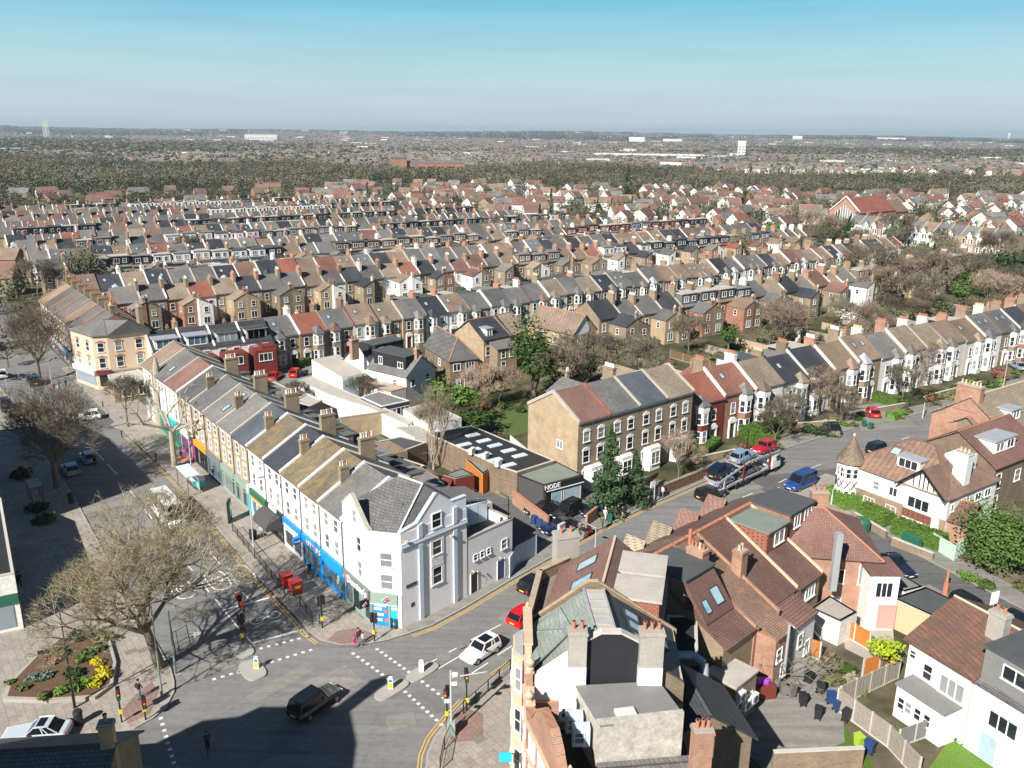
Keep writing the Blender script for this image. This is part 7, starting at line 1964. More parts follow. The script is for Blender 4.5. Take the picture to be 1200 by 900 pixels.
s = house('white rendered house under a big grey clad dormer with three dark windows', wa+wd*5.5, wa+wd*18, 9.6, 5.6, 8.2, 'render_white', 'slate_grey', over=.2, wins=[(0, .2, 3.0, 2.0, 1.2, 'triple'), (0, .55, 2.8, 2.2, 1.2, 'triple'), (0, .45, .3, 1.6, 1.4, 'grid')])
slope_box(s, .2, s.L-.4, .25, 4.4, 8.6, 'felt_grey', 'felt_dark', wins=[(2.8, 6.9, 2.6, 1.0)], wstyle='triple')
e = s.u; p = s.q[0]+e*1.6-s.n*.05
for d0, d1, m in ((.3, 1.1, 'white_frame'), (1.15, 2.35, 'pane_sky'), (2.4, 3.1, 'white_frame')):
 mb = MB(); wall_seg(mb, s.q[0]+e*d0-s.n*.05, s.q[0]+e*d1-s.n*.05, [(0, 2.2), (d1-d0, 2.2)], .04, .1); s.part(mb, 'patio_door', m)
flatb('garage', 'wide flat roofed garage with yellowish rendered side', [(1046,701),(1118,734),(1152,720),(1085,688)], 2.9, 'render_tan', 'felt_dark', .05, wins=[])
flatb('garage', 'small white garage with slanting grey roof by the red bay', [(1033,683),(1060,694),(1082,688),(1048,668)], 2.5, 'render_white', 'felt_grey', .05)
flatb('garden_shed', 'weathered white shed with mossy flat roof in the middle yard', [(950,713),(985,729),(1005,718),(972,698)], 2.4, 'render_white', 'concrete', .05)
# near left corner: the roof below the camera and the shop at the edge of the pavement
s = house('slate roofed house at the near left corner with stock brick chimney', (-36.8, 36.6), (-23, 38.1), 8.4, 5.6, 8.0, 'brick_stock', 'slate_grey', ridge='felt_dark')
bl = P(178, 858, 7.6)
mb = MB()
s.chim((-23.6, 42.3), 6.0, 9.7, .8, .55, 1, .2, 'brick_yellow', ['terracotta'])
sL, q = flatb('corner_shop', 'single storey corner shop with white fascia and green sign at the pavement', [(17,673),(1.5,585),(-60,560),(-70,690)], 5.5, 'render_white', 'felt_black', .15)
a, b = q[3], q[0]; e = (b-a).normalized(); n_ = Vector((e.y, -e.x)); L = (b-a).length
mb = MB(); wall_seg(mb, a+n_*.1, b+n_*.1, [(0, 3.7), (L, 3.7)], .09, 2.7); sL.part(mb, 'fascia', 'sign_green')
mb = MB(); wall_seg(mb, a+n_*.06, b-e*.5+n_*.06, [(0, 2.6), (L-.5, 2.6)], .05, .5); sL.part(mb, 'pane', 'pane_blue')
a, b = q[0], q[1]; e = (b-a).normalized(); n_ = Vector((e.y, -e.x)); L = (b-a).length
mb = MB(); wall_seg(mb, a+n_*.06+e*.5, b+n_*.06, [(0, 2.6), (L-.5, 2.6)], .05, .5); sL.part(mb, 'pane', 'pane')
# ------------------------------------------------------------------ trees and green
def W2(px): return P(px[0], px[1])
TG = 'trees in the back gardens'
big = bare_tree_mesh(3, 13.2, 4.6, .42, 5, .66, .16, 3, 'bark', 'twig_yellow', .013, (-.8, -.2), 6, .76, tipn=9, tipl=.85)
plant_tree('bare_tree', 'huge spreading leafless plane tree at the near edge of the high street', 'tree', W2((188, 783)), big, .92, .4)
m = bare_tree_mesh(5, 10.6, 3.4, .34, 5, .62, .2, 3, 'bark', 'twig_tan', .016, (0, 0), 6, .76, tipn=3, tipl=.8)
plant_tree('bare_tree', 'round headed leafless tree in the shade of the west pavement', 'tree', W2((67, 572)), m, 1.05)
plant_tree('bare_tree', 'leaning leafless tree on the far west side of the high street', 'tree', W2((47, 447)), m, (1.0, 1.0, 1.1), 2.0)
m = bare_tree_mesh(6, 7.5, 3.0, .15, 4, .55, .25, 3, 'bark', 'twig_grey', .03, tipn=2)
plant_tree('bare_tree', 'small bare tree on the side street corner', 'tree', W2((150, 501)), m, 1)
m = bare_tree_mesh(8, 12, 5.5, .36, 2, .8, .2, 2, 'bark_pale', 'bark_pale', .06, tipn=3, tipl=.9)
plant_tree('pollarded_tree', 'hard pruned pale tree in front of the green shopfront', 'tree', W2((205, 548)), m, 1)
m = bare_tree_mesh(9, 8.2, 1.0, .15, 3, .26, .35, 3, 'bark_pale', 'twig_tan', .022, (0, 0), 7, .76, tipn=3)
plant_tree('bare_tree', 'many stemmed silver trunked tree in the yard behind the parade', 'tree', W2((508, 550)), m, 1)
cm_ = leafy_tree_mesh(61, 9, 4.4, .2, 5200, .17, 'leaf_conifer', 'cone')
plant_tree('conifer', 'tall dark conifer beside the black shop', 'tree', W2((712, 600)), cm_, (1.2, 1.2, 1.17))
plant_tree('conifer', 'lower conifer next to the tall one at the bus stop', 'tree', W2((742, 592)), cm_, (.95, .95, .76), 2)
plant_tree('leafy_tree', 'bright green bushy tree behind the white workshop', 'tree', W2((528, 502)), TREES['round0'], (1.5, 1.5, 1.15), crown_mat='leaf_bright')
plant_tree('leafy_tree', 'low green tree in front of the bushy one', 'tree', W2((556, 508)), TREES['round1'], (1.2, 1.2, .6), crown_mat='leaf_green')
m = leafy_tree_mesh(77, 13, 8.5, .8, 3600, .26, 'leaf_green', lobes=9)
plant_tree('ivy_tree', 'tall tree smothered in green ivy among the gardens', 'tree', W2((625, 468)), m, 1.12)
plant_tree('bare_tree', 'dark bare tree right of the ivy covered tree', 'tree', W2((660, 470)), TREES['bare0'], 1.05, crown_mat='twig_brown')
plant_tree('bare_tree', 'dark bare tree with low limbs before the timbered gable', 'tree', W2((684, 462)), TREES['bare1'], .9, crown_mat='twig_brown')
plant_tree('bare_tree', 'red-brown leafless tree behind the brown brick house', 'tree', W2((562, 484)), TREES['bare2'], .75, crown_mat='twig_pink')
plant_tree('bare_tree', 'second red-brown leafless tree near the garden fence', 'tree', W2((585, 476)), TREES['bare1'], .75, crown_mat='twig_pink')
m = leafy_tree_mesh(91, 7.6, 9.6, -1.2, 11000, .17, 'leaf_green', lobes=12)
plant_tree('round_bush_tree', 'great round evergreen beside the side road', 'tree', W2((1168, 668)), m, 1, crown_mat='leaf_green')
m = leafy_tree_mesh(92, 3.6, 3.9, .8, 500, .17, 'leaf_lime', lobes=7)
plant_tree('golden_shrub', 'vivid yellow-green shrub over the orange fence', 'shrub', W2((1032, 790)), m, 1.05, crown_mat='leaf_lime')
plant_tree('bare_tree', 'blossoming twiggy tree in front of the brick block', 'tree', W2((795, 560)), TREES['bare2'], .6, crown_mat='twig_pink')
for i, px in enumerate([(908, 520), (925, 505), (958, 488), (985, 495), (1057, 470), (1078, 452)]):
 plant_tree('bare_tree', 'bare street side tree, %s along the front gardens of the upper road' % nth(i+1), 'tree', W2(px), TREES['bare%d' % (i % 3)], .62+.08*(i % 3), crown_mat=['twig_brown', 'twig_grey', 'twig_pink'][i % 3], group='bare trees in the upper road front gardens')
for a, b, w, h, l, mt in [((813,528),(852,512),3.4,1.5,'bright clipped hedge below the red fronted house','leaf_bright'), ((864,512),(893,530),1.6,1.9,'tall green hedge behind the car transporter','leaf_bright'), ((893,516),(930,500),3.0,1.7,'broad green hedge by the bare trees','leaf_green'), ((836,520),(812,538),1.2,1.2,'darker hedge at the end of the clipped one','leaf_green'),
 ((963,584),(990,600),2.4,1.7,'curved bright hedge round the turret','leaf_bright'), ((1001,604),(1035,620),1.9,1.6,'clipped hedge below the villa windows','leaf_bright'), ((1042,626),(1099,648),2.0,1.7,'long clipped hedge beside the side road','leaf_bright'), ((1048,494),(1064,488),1.4,1.0,'small box shaped hedge by the driveway','leaf_bright'), ((1020,470),(1050,478),1.8,1.6,'front hedge by the lamp post','leaf_green'), ((352,418),(385,412),1.4,1.6,'yellow-green hedge behind the white studio','leaf_bright'), ((350,432),(366,428),1.3,1.5,'hedge beside the red garage tower','leaf_green')]:
 hedge(l, P(*a), P(*b), w, h, mt)
# planting bed on the forecourt
bedp = [P(*q) for q in [(4,824),(10,806),(40,775),(70,752),(100,742),(128,748),(137,780),(133,806),(112,822),(60,826)]]
mb = MB(); mb.prism(bedp, .1, .42); bed = thing('planting_bed', 'raised curved planting bed with low stone kerb', 'planting bed', V3(bedp[0]))
mb.v = [(v[0]-bedp[0].x, v[1]-bedp[0].y, v[2]) for v in mb.v]; mb.build('bed_edge', 'concrete', bed)
ip = inset(bedp, .3) if sum(bedp[i].x*bedp[(i+1) % 10].y-bedp[(i+1) % 10].x*bedp[i].y for i in range(10)) > 0 else inset(bedp[::-1], .3)
MB().prism([p-bedp[0] for p in ip], .4, .46).build('soil', 'soil', bed)
BM = ['leaf_yellow', 'leaf_bright', 'leaf_green', 'leaf_grey', 'leaf_olive', 'leaf_dark', 'leaf_ground', 'leaf_rust']
BW = dict(leaf_yellow='yellow', leaf_bright='bright green', leaf_green='green', leaf_grey='grey-green', leaf_olive='olive', leaf_dark='dark green', leaf_ground='mossy', leaf_rust='rusty')
for i, (x, y, s, m) in enumerate([(121,798,1.2,0),(116,783,1.0,0),(108,770,1.1,1),(118,766,.9,4),(100,778,1.2,2),(90,795,1.1,5),(86,812,1.2,2),(100,808,1.2,1),(112,810,1.0,0),(70,818,1.0,1),(52,822,.9,6),(42,802,.9,3),(55,800,.9,3),(30,812,.8,6),(36,800,.7,3),(65,780,1.0,7),(93,752,1.2,5),(105,748,1.3,4),(122,756,1.2,4),(76,770,.8,6),(13,806,.6,2)]):
 bush('%s bush in the planting bed, %s from its yellow end' % (BW[BM[m]], nth(i+1)), (*P(x, y), .4), s, BM[m], group='bushes in the planting bed')
for i, (px, s, m) in enumerate([((27,560),2.2,'leaf_maroon'), ((47,598),1.9,'leaf_dark'), ((57,612),2.0,'leaf_green')]):
 bush(['round maroon shrub in the shaded west pavement bed', 'dark green shrub behind the dark shelter', 'green shrub at the end of the shaded bed'][i], P(*px), s, m, 'shrub')
# trees in the gardens between the rows
grr = random.Random(44); KINDS = [('bare0', 'twig_brown', 'bare brown'), ('bare1', 'twig_grey', 'bare grey'), ('bare2', 'twig_pink', 'bare reddish'), ('haze0', 'twig_olive', 'budding olive'), ('haze1', 'twig_tan', 'twiggy tan'), ('round0', 'leaf_green', 'green leafy'), ('round1', 'leaf_dark', 'dark evergreen'), ('cone0', 'leaf_conifer', 'dark conifer'), ('round2', 'blossom', 'white blossoming'), ('round0', 'leaf_bright', 'bright green')]
KW_ = [8, 6, 4, 7, 7, 6, 4, 2, 2, 3]
def garden(n, perp0, perp1, al0, al1, where, smin=.5, smax=1.0, bushes=0):
 for i in range(n):
  k, m, wd = grr.choices(KINDS, KW_)[0]
  p = row_pt(grr.uniform(al0, al1), grr.uniform(perp0, perp1))
  if in_view(p, 5): plant_tree('garden_tree', '%s tree, %s planted in %s' % (wd, nth(i+1), where), 'tree', p, TREES[k], grr.uniform(smin, smax), crown_mat=m, group=TG)
 for i in range(bushes):
  m = grr.choice(['leaf_green', 'leaf_olive', 'leaf_dark', 'leaf_ground', 'leaf_rust', 'leaf_bright', 'twig_brown'])
  p = row_pt(grr.uniform(al0, al1), grr.uniform(perp0, perp1))
  if in_view(p, 5): bush('%s bush, %s in %s' % (BW.get(m, 'brown twiggy'), nth(i+1), where), p, grr.uniform(.9, 2.2), m, 'garden_bush', TG)
garden(42, 97, 118, 95, 215, 'the long gardens behind the upper road', .55, 1.05, 120)
garden(0, 71, 75.5, 88, 200, 'the front gardens of the upper road', .5, .6, 60)
garden(40, 97, 150, 205, 262, 'the thicket at the far end of the long gardens', .9, 1.35, 16)
garden(5, 105, 135, 60, 100, 'the gardens round the ivy tree', .6, .9, 30)
garden(20, 170, 190, 70, 250, 'the gardens behind the second street', .4, .75, 50)
garden(26, 236, 250, 40, 240, 'the gardens behind the third terrace', .5, .85, 12)
garden(24, 285, 299, 40, 230, 'the gardens behind the fifth terrace', .6, 1.0)
garden(16, 333, 347, 40, 220, 'the gardens behind the seventh terrace', .7, 1.1)
garden(24, 150, 235, 288, 330, 'the green ground past the gabled terrace', .9, 1.5, 14)
garden(9, 84, 140, 30, 62, 'the yards behind the parade', .4, .6, 16)
for px, s, k, m, l in [((105,345),1.7,'haze0','twig_olive','big pale willow like tree above the far roofs'), ((180,330),1.3,'haze1','twig_grey','grey bare tree among the far roofs'), ((45,350),1.1,'bare0','twig_brown','dark bare tree behind the high street shops'), ((735,240),2.6,'cone2','leaf_conifer','tall cedar standing at the edge of the wood'), ((143,252),1.3,'round1','leaf_dark','dark evergreen before the far red roofs'), ((289,245),1.4,'round1','leaf_dark','dark evergreen by the allotment field'), ((890,300),1.2,'round1','leaf_dark','dark evergreen by the tan gable'), ((921,292),1.2,'round0','leaf_green','wide green tree behind the terrace end'), ((1185,350),2.1,'round2','leaf_dark','large dark evergreen at the right edge'), ((580,285),1.7,'haze1','twig_tan','wide bare tree over the far terraces'), ((865,306),1.4,'haze0','twig_olive','budding tree between the terraces'), ((939,252),1.3,'round0','leaf_green','rounded green tree by the church'), ((1015,350),1.6,'bare0','twig_brown','tall bare tree in the right hand gardens')]:
 plant_tree('mature_tree', l, 'tree', W2(px), TREES[k], s, crown_mat=m)
# grass of lawns and verges, yards
for nm, q, z, m, l in [('lawn', [(960,862),(990,850),(1025,900),(1000,930)], .012, 'grass', None), ('lawn', [(1085,905),(1112,868),(1140,872),(1180,905),(1150,930)], .012, 'grass', 'small bright lawn of the white house'), ('yard_ground', [(880,800),(935,740),(985,800),(990,870),(900,905),(860,870)], .016, 'tarmac_path', None), ('yard_ground', [(985,690),(1045,712),(1050,790),(990,760)], .014, 'concrete', None), ('yard_ground', [(820,735),(900,705),(935,745),(880,800),(830,790)], .010, 'concrete_dark', None), ('lawn', [(568,490),(612,470),(640,500),(600,512)], .012, 'leaf_ground', None), ('driveway', [(990,478),(1040,470),(1075,500),(1010,505)], .010, 'tarmac_path', None), ('yard_ground', [(300,470),(345,432),(400,480),(520,560),(560,600),(500,600),(420,540)], .008, 'asphalt_dark', None), ('driveway', [(275,452),(262,436),(345,408),(395,425),(352,450)], .012, 'tarmac_path', None), ('field', [(215,236),(330,229),(330,240),(230,246)], .05, 'leaf_ground', 'open allotment field before the wood')]:
 sheet(nm, [P(*p) for p in q], z, m, l)
# fences built of single panels
def fence(label, pts, h, mat, post='concrete_pale', pw=1.83, name='panel_fence', board=True):
 t = thing(name, label, 'fence', V3(pts[0])); pm = {}
 for a, b in zip(pts, pts[1:]):
  a, b = Vector(a[:2]), Vector(b[:2]); L = (b-a).length; n = max(1, round(L/pw)); w = L/n; ang = math.atan2(b.y-a.y, b.x-a.x); o = Vector(pts[0][:2])
  key = round(w, 2)
  if key not in pm:
   m = MB()
   for k in range(8): m.box(.06+(w-.12)*k/8, .06+(w-.12)*(k+.94)/8, -.02-.012*(k % 2), .02, .15, h)
   m.box(.06, w-.06, .02, .05, .4, .5); m.box(.06, w-.06, .02, .05, h-.4, h-.3); m.box(.05, w-.05, -.05, .05, h, h+.05)
   pm[key] = (m.mesh('panel', [mat]), MB().box(-.06, .06, -.06, .06, 0, h+.1).mesh('post', [post]), MB().box(.06, w-.06, -.03, .03, 0, .15).mesh('gravel_board', [post]))
  for i in range(n+1):
   p = a.lerp(b, i/n)-o
   place('post', pm[key][1], t, (p.x, p.y, 0), ang)
   if i < n: place('panel', pm[key][0], t, (p.x, p.y, 0), ang); place('gravel_board', pm[key][2], t, (p.x, p.y, 0), ang)
 return t
fence('bright orange panel fence with concrete posts beside the iron stair', [P(920,758), P(960,774)], 1.7, 'wood_orange')
fence('orange panel fence at the top of the small garden', [P(983,742), P(1018,762)], 1.7, 'wood_orange')
fence('orange panel fence under the yellow-green shrub', [P(1010,794), P(1047,786)], 1.7, 'wood_orange')
fence('weathered grey panel fence running beside the bins', [P(980,832), P(1040,876), P(1075,915)], 1.9, 'wood_grey')
fence('weathered grey fence across the end of the white house garden', [P(983,828), P(1052,795)], 1.8, 'wood_grey')
fence('grey fence between the two white house gardens', [P(1052,876), P(1108,856)], 1.5, 'felt_grey')
fence('pale green boarded screen beside the side road', [P(1092,643), P(1117,658), P(1130,648)], 1.8, 'render_green', 'render_green', .9)
fence('dark wooden fence behind the bus stop', [P(772,583), P(838,556)], 1.3, 'wood_brown', 'wood_brown')
fence('white panel fence beside the long brick gable', [P(598,528), P(618,545)], 2.2, 'render_white', 'concrete_pale')
fence('pale grey painted gates of the service yard', [P(597,678), P(605,664), P(628,651)], 2.3, 'render_blue', 'render_blue', 1.5)
for i, (al, p0, p1) in enumerate([(92+9.8*k, 97, 118) for k in range(14)]):
 if in_view(row_pt(al, p0)): fence('garden fence, %s between the long back gardens' % nth(i+1), [row_pt(al, p0), row_pt(al, p1)], 1.6, ['wood_brown', 'wood_grey', 'wood_pale'][i % 3], 'wood_grey', 3.5).__setitem__('group', 'fences of the long back gardens')
def low_wall(label, a, b, h, m, cap='concrete_pale', t=.25):
 s = Site('low_wall', label, 'wall', V3(a)); L = (Vector(b)-Vector(a)).length
 mb = MB(); wall_seg(mb, a, b, [(0, h), (L, h)], t); s.part(mb, 'wall', m); mb = MB(); cap_seg(mb, a, b, [(0, h), (L, h)], t, .07); s.part(mb, 'coping', cap)
low_wall('red brick wall of the black shop car park', P(600,590), P(641,622), 1.7, 'brick_orange', 'terracotta')
low_wall('brick wall with gate pier by the bus stop', P(688,618), P(700,608), 1.5, 'brick_orange', 'terracotta')
low_wall('white pier at the service yard entrance', P(655,636), P(662,632), 2.0, 'render_white')
low_wall('old stone wall below the clipped hedges', P(1000,609), P(1036,631), .9, 'brick_wall_old')
low_wall('old stone wall beside the side road', P(1044,639), P(1092,658), .9, 'brick_wall_old')
low_wall('white garden wall with scrawled mark behind the end house', P(990,698), P(1045,725), 2.0, 'render_white')
low_wall('brick yard wall along the bottom of the picture', P(905,905), P(1010,900), 1.6, 'brick_wall_old')
for i, (a, b) in enumerate([((805,545),(862,533)), ((935,502),(985,498)), ((1010,487),(1060,478)), ((1090,468),(1150,452))]): low_wall('low front garden wall, %s along the upper road' % nth(i+1), P(*a), P(*b), .8, 'brick_stock')
# ------------------------------------------------------------------ vehicles
def loft(mb, st, m=0):
 """st: (x, half width, z0, z1, top half width)"""
 v = []
 for x, hw, z0, z1, tw in st: v += [(x, -hw*.86, z0), (x, -hw, z0+.12), (x, -hw, z0+(z1-z0)*.6), (x, -tw, z1), (x, tw, z1), (x, hw, z0+(z1-z0)*.6), (x, hw, z0+.12), (x, hw*.86, z0)]
 n = len(st); f = [(i*8+j, i*8+(j+1) % 8, (i+1)*8+(j+1) % 8, (i+1)*8+j) for i in range(n-1) for j in range(8)]
 f += [tuple(range(7, -1, -1)), tuple(range((n-1)*8, n*8))]; f = [q[::-1] for q in f]
 return mb.add(v, f, m)
CAR = dict(hatch=(4.1, 1.76, 1.47, .28, -.47, .10, -.38, .04), mini=(3.8, 1.72, 1.42, .24, -.46, .14, -.42, .02), estate=(4.6, 1.8, 1.5, .27, -.48, .12, -.44, .03), saloon=(4.6, 1.8, 1.43, .28, -.40, .10, -.24, -.02), mpv=(4.9, 1.92, 1.85, .2, -.49, .24, -.47, .08), van=(4.9, 1.95, 1.95, .17, -.5, .27, -.49, .14), suv=(4.5, 1.85, 1.66, .26, -.48, .13, -.42, .05), bus=(7.2, 2.2, 2.7, .08, -.5, .42, -.495, .34))
_CARM = {}
def car(kind, label, p, head, paint, sunroof=False, z=0.0, pitch=0.0, group=None, name='car', cat='car'):
 L, Wd, H, hood, gx0, gx1, rx0, rx1 = CAR[kind]; hw = Wd/2; t = thing(name, label, cat, V3(p, z), 0, group); t.rotation_euler = (0, -pitch, head)
 belt = .93 if kind not in ('mpv', 'van', 'bus') else (1.1 if kind != 'bus' else 1.15)
 if kind not in _CARM:
  b = MB(); b.smooth = False
  hz = belt-.12
  loft(b, [(-L/2, hw*.86, .42, belt-.1, hw*.75), (-L*.47, hw*.96, .28, belt, hw*.85), (-L*.3, hw, .22, belt+.01, hw*.9), (L*.05, hw, .22, belt, hw*.9), (L*gx1, hw, .22, belt-.02, hw*.88), (L*.36, hw*.98, .24, hz-.04, hw*.8), (L*.46, hw*.93, .26, hz-.09, hw*.76), (L/2, hw*.8, .36, hz-.2, hw*.68)])
  g = MB(); tw = hw*.72 if kind not in ('van', 'bus', 'mpv') else hw*.82
  xs = [(L*gx0, belt, hw*.84), (L*rx0, H-.04, tw), (L*rx1, H-.04, tw), (L*gx1, belt-.03, hw*.84)]
  g.add([(x, -w, z_) for x, z_, w in xs]+[(x, w, z_) for x, z_, w in xs], [(0,3,2,1), (4,5,6,7), (0,1,5,4), (1,2,6,5), (2,3,7,6)])
  r = MB(); a, c = L*rx0-.03, L*rx1+.03
  loft(r, [(a, tw*.95, H-.09, H-.02, tw*.9), ((a+c)/2, tw+.02, H-.09, H+.01, tw*.9), (c, tw*.95, H-.09, H-.02, tw*.9)])
  for s_ in (-1, 1):
   for (x0, z0, x1, z1) in ((L*gx0, belt, L*rx0, H-.05), (L*gx1, belt-.03, L*rx1, H-.05), ((L*gx0+L*gx1)/2-.1, belt, (L*rx0+L*rx1)/2, H-.05), (L*gx0*.62, belt, L*rx0*.62, H-.05)):
    r.tube((x0, s_*hw*.85, z0), (x1, s_*tw, z1), .045, .045, 4)
  w = MB(); w.tube((0, -.1, 0), (0, .1, 0), .32, .32, 14); hb = MB(); hb.tube((0, -.115, 0), (0, .115, 0), .19, .19, 10)
  _CARM[kind] = [b.mesh('body', ['paint_white']), g.mesh('glass', ['car_glass']), r.mesh('roof', ['paint_white']), w.mesh('tyre', ['rubber']), hb.mesh('rim', ['hub'])]
 M_ = _CARM[kind]
 for nm, me in (('body', M_[0]), ('roof', M_[2])):
  o = place(nm, me, t); o.material_slots[0].link = 'OBJECT'; o.material_slots[0].material = MATS[paint]
 place('glass', M_[1], t)
 if kind in ('van', 'bus') and kind == 'van': pass
 for sx in (-.31, .31):
  for s_ in (-1, 1): o = place('wheel', M_[3], t, (L*sx, s_*(hw-.1), .32)); place('rim', M_[4], o)
 if 'lamps' not in _CARM:
  _CARM['lamps'] = [MB().box(-.06, .06, -.16, .16, -.08, .08).mesh('headlight', ['light_clear']), MB().box(-.05, .05, -.1, .1, -.13, .13).mesh('tail_light', ['light_red']), MB().box(-.02, .02, -.26, .26, -.055, .055).mesh('number_plate', ['number_white']), MB().box(-.02, .02, -.26, .26, -.055, .055).mesh('number_plate', ['number_yellow']), MB().box(-.09, .07, -.08, .08, -.06, .06).mesh('mirror', ['plastic_black'])]
 la = _CARM['lamps']
 for s_ in (-1, 1):
  place('headlight', la[0], t, (L*.482, s_*hw*.62, belt-.36)); place('tail_light', la[1], t, (-L*.488, s_*hw*.72, belt-.2)); place('mirror', la[4], t, (L*gx1-.3, s_*(hw+.06), belt+.06))
 place('number_plate', la[2], t, (L*.5, 0, .48)); place('number_plate', la[3], t, (-L*.5, 0, .62))
 if sunroof: MB().box(L*rx0*.7, L*rx1-.15, -tw_(kind)*.75, tw_(kind)*.75, H+.0, H+.025).build('sunroof', 'car_glass', t)
 return t
def tw_(k): return CAR[k][1]/2*.72
def hd(a, b): a, b = P(*a), P(*b); return math.atan2(b.y-a.y, b.x-a.x)
R2A = hd((540, 757), (650, 690))      # up the second road near the crossing
R2B = hd((800, 600), (900, 553))
AMu = AM+math.pi
car('suv', 'black people carrier crossing the junction', P(370, 829), hd((357,840),(388,818)), 'paint_black', True)
car('mini', 'white small hatchback with black sunroof coming down to the crossing', P(563, 768), R2A+math.pi, 'paint_white', True)
car('hatch', 'black hatchback going up beside the parapet', P(627, 690), R2A, 'paint_black')
car('hatch', 'bright red car half hidden by the ornate building', P(617, 727), R2A, 'paint_bright_red')
car('estate', 'black estate car driving behind the transporter', P(833, 583), hd((812,586),(856,572)), 'paint_black')
car('van', 'dark blue van coming down the upper road', P(937, 571), hd((955,562),(920,577)), 'paint_blue', name='van', cat='van')
car('hatch', 'white car turning out of the side street', P(102, 492), hd((120,489),(85,493)), 'paint_white')
car('hatch', 'silver-blue hatchback in the shade of the high street', P(104, 540), AMu, 'paint_pale_blue')
car('hatch', 'pale blue hatchback by the round headed tree', P(83, 554), AMu, 'paint_pale_blue')
car('bus', 'white minibus with pale roof behind the big plane tree', P(198, 608), AM, 'paint_white', name='minibus', cat='minibus')
car('saloon', 'silver-blue saloon parked above the slate roof', P(44, 866), hd((100,862),(0,869)), 'paint_pale_silver', True)
car('suv', 'black car in the black shop forecourt with its bonnet to the road', P(664, 604), R2A+math.pi, 'paint_black')
car('estate', 'dark car beside the forecourt fence', P(700, 602), R2A+math.pi, 'paint_navy')
car('saloon', 'dark car under the red brick wall', P(636, 601), R2A+2.6, 'paint_black')
car('hatch', 'black car beside the blank black wall', P(618, 583), R2A+2.4, 'paint_navy')
car('saloon', 'navy car nosing into the car park entrance', P(655, 622), R2A+2.9, 'paint_navy')
car('saloon', 'dark car parked in the shade of the end house', P(1050, 668), hd((1040,655),(1072,678)), 'paint_navy')
car('estate', 'black car parked behind the flat roofed garage', P(1140, 720), hd((1120,705),(1160,728)), 'paint_black')
car('suv', 'black car beyond the roof of the white house', P(1200, 745), hd((1120,705),(1160,728)), 'paint_black')
car('suv', 'dark car passing behind the turret', P(1030, 530), hd((1010,532),(1050,520)), 'paint_navy')
for px, k, c, l, a in [((1021,487),'hatch','paint_red','red car on a drive behind the bare trees',0), ((975,505),'saloon','paint_navy','navy car under the bare front garden trees',0), ((1127,458),'estate','paint_grey','grey estate on the gravel drive',0), ((1192,432),'saloon','paint_pale_blue','pale blue car at the right end of the upper road',0), ((322,444),'saloon','paint_bright_red','bright red car before the red garages',0), ((347,440),'hatch','paint_bright_red','second bright red car by the hedge',0), ((40,450),'suv','paint_black','black car in the shade near the leaning tree',AMu), ((2,442),'hatch','paint_white','white car far up the high street',AMu), ((8,480),'suv','paint_black','black car by the lamp post in shade',AM), ((1145,310),'saloon','paint_silver','silver car outside the gabled terrace',0), ((885,505),'saloon','paint_navy','navy car in the drive between the hedges',1.2)]:
 car(k, l, P(*px), a or EA+.9, c)
# car transporter
tp0 = P(838, 578); th = hd((838, 574), (912, 541))
tr_ = thing('car_transporter', 'car transporter lorry with grey decks and white cab', 'lorry', V3(tp0), th)
fr = MB(); fr.box(-1, 12.2, -1.1, 1.1, .75, .95); fr.box(1, 11, -1.15, -1.0, .95, 1.1); fr.box(1, 11, 1.0, 1.15, .95, 1.1); fr.build('lower_deck', 'galvanised', tr_)
for s_ in (-1.1, 1.1):
 mb = MB(); bar(mb, (-1.0, s_, 1.9), (5.5, s_, 3.0), .12, .22); bar(mb, (5.5, s_, 3.0), (12.8, s_, 2.75), .12, .22); mb.build('upper_rail', 'galvanised', tr_)
 for x, z, c in ((.2, 2.0, 'galvanised'), (4.3, 2.8, 'painted_red'), (10.3, 2.8, 'painted_red')): MB().box(x-.1, x+.1, s_-.08, s_+.08, .9, z+.3).build('deck_post', c, tr_)
for x0, x1, z0, z1 in ((-1, 5.5, 1.9, 3.0), (5.5, 12.8, 3.0, 2.75)):
 n = 7; mb = MB()
 for i in range(n): t0 = i/n; x = x0+(x1-x0)*t0; z = z0+(z1-z0)*t0; mb.box(x, x+.55, -1.05, 1.05, z+.04, z+.1)
 tag(mb.build('upper_deck', 'galvanised', tr_), None, None, None, 'stuff')
cb_ = MB(); loft(cb_, [(11.0, 1.2, .6, 2.5, 1.05), (12.0, 1.22, .6, 2.62, 1.05), (12.9, 1.2, .6, 2.5, 1.0), (13.25, 1.1, .7, 1.6, 1.0)]); cb_.build('cab', 'paint_white', tr_)
MB().box(12.95, 13.12, -1.0, 1.0, 1.65, 2.4).build('windscreen', 'car_glass', tr_); MB().box(11.9, 12.8, -1.235, 1.235, 1.6, 2.3).build('cab_window', 'car_glass', tr_)
wm = MB(); wm.tube((0, -.16, 0), (0, .16, 0), .45, .45, 14); wm = wm.mesh('wheel', ['rubber'])
for x in (3.2, 4.3, 5.4, 9.6, 12.2):
 for s_ in (-.98, .98): place('wheel', wm, tr_, (x, s_, .46))
def on_lorry(x): return tp0+Vector((math.cos(th), math.sin(th)))*x
car('hatch', 'dark blue car on the rear upper deck of the transporter', on_lorry(.9), th, 'paint_navy', z=2.35, pitch=R(9))
car('hatch', 'silver-blue car in the middle of the upper deck', on_lorry(5.6), th, 'paint_pale_blue', z=3.05, pitch=R(4))
car('hatch', 'red car on the front upper deck facing backwards', on_lorry(10.4), th+math.pi, 'paint_red', z=3.0, pitch=R(2))
car('hatch', 'grey-blue car on the lower deck tail', on_lorry(1.0), th, 'paint_pale_blue', z=.95)
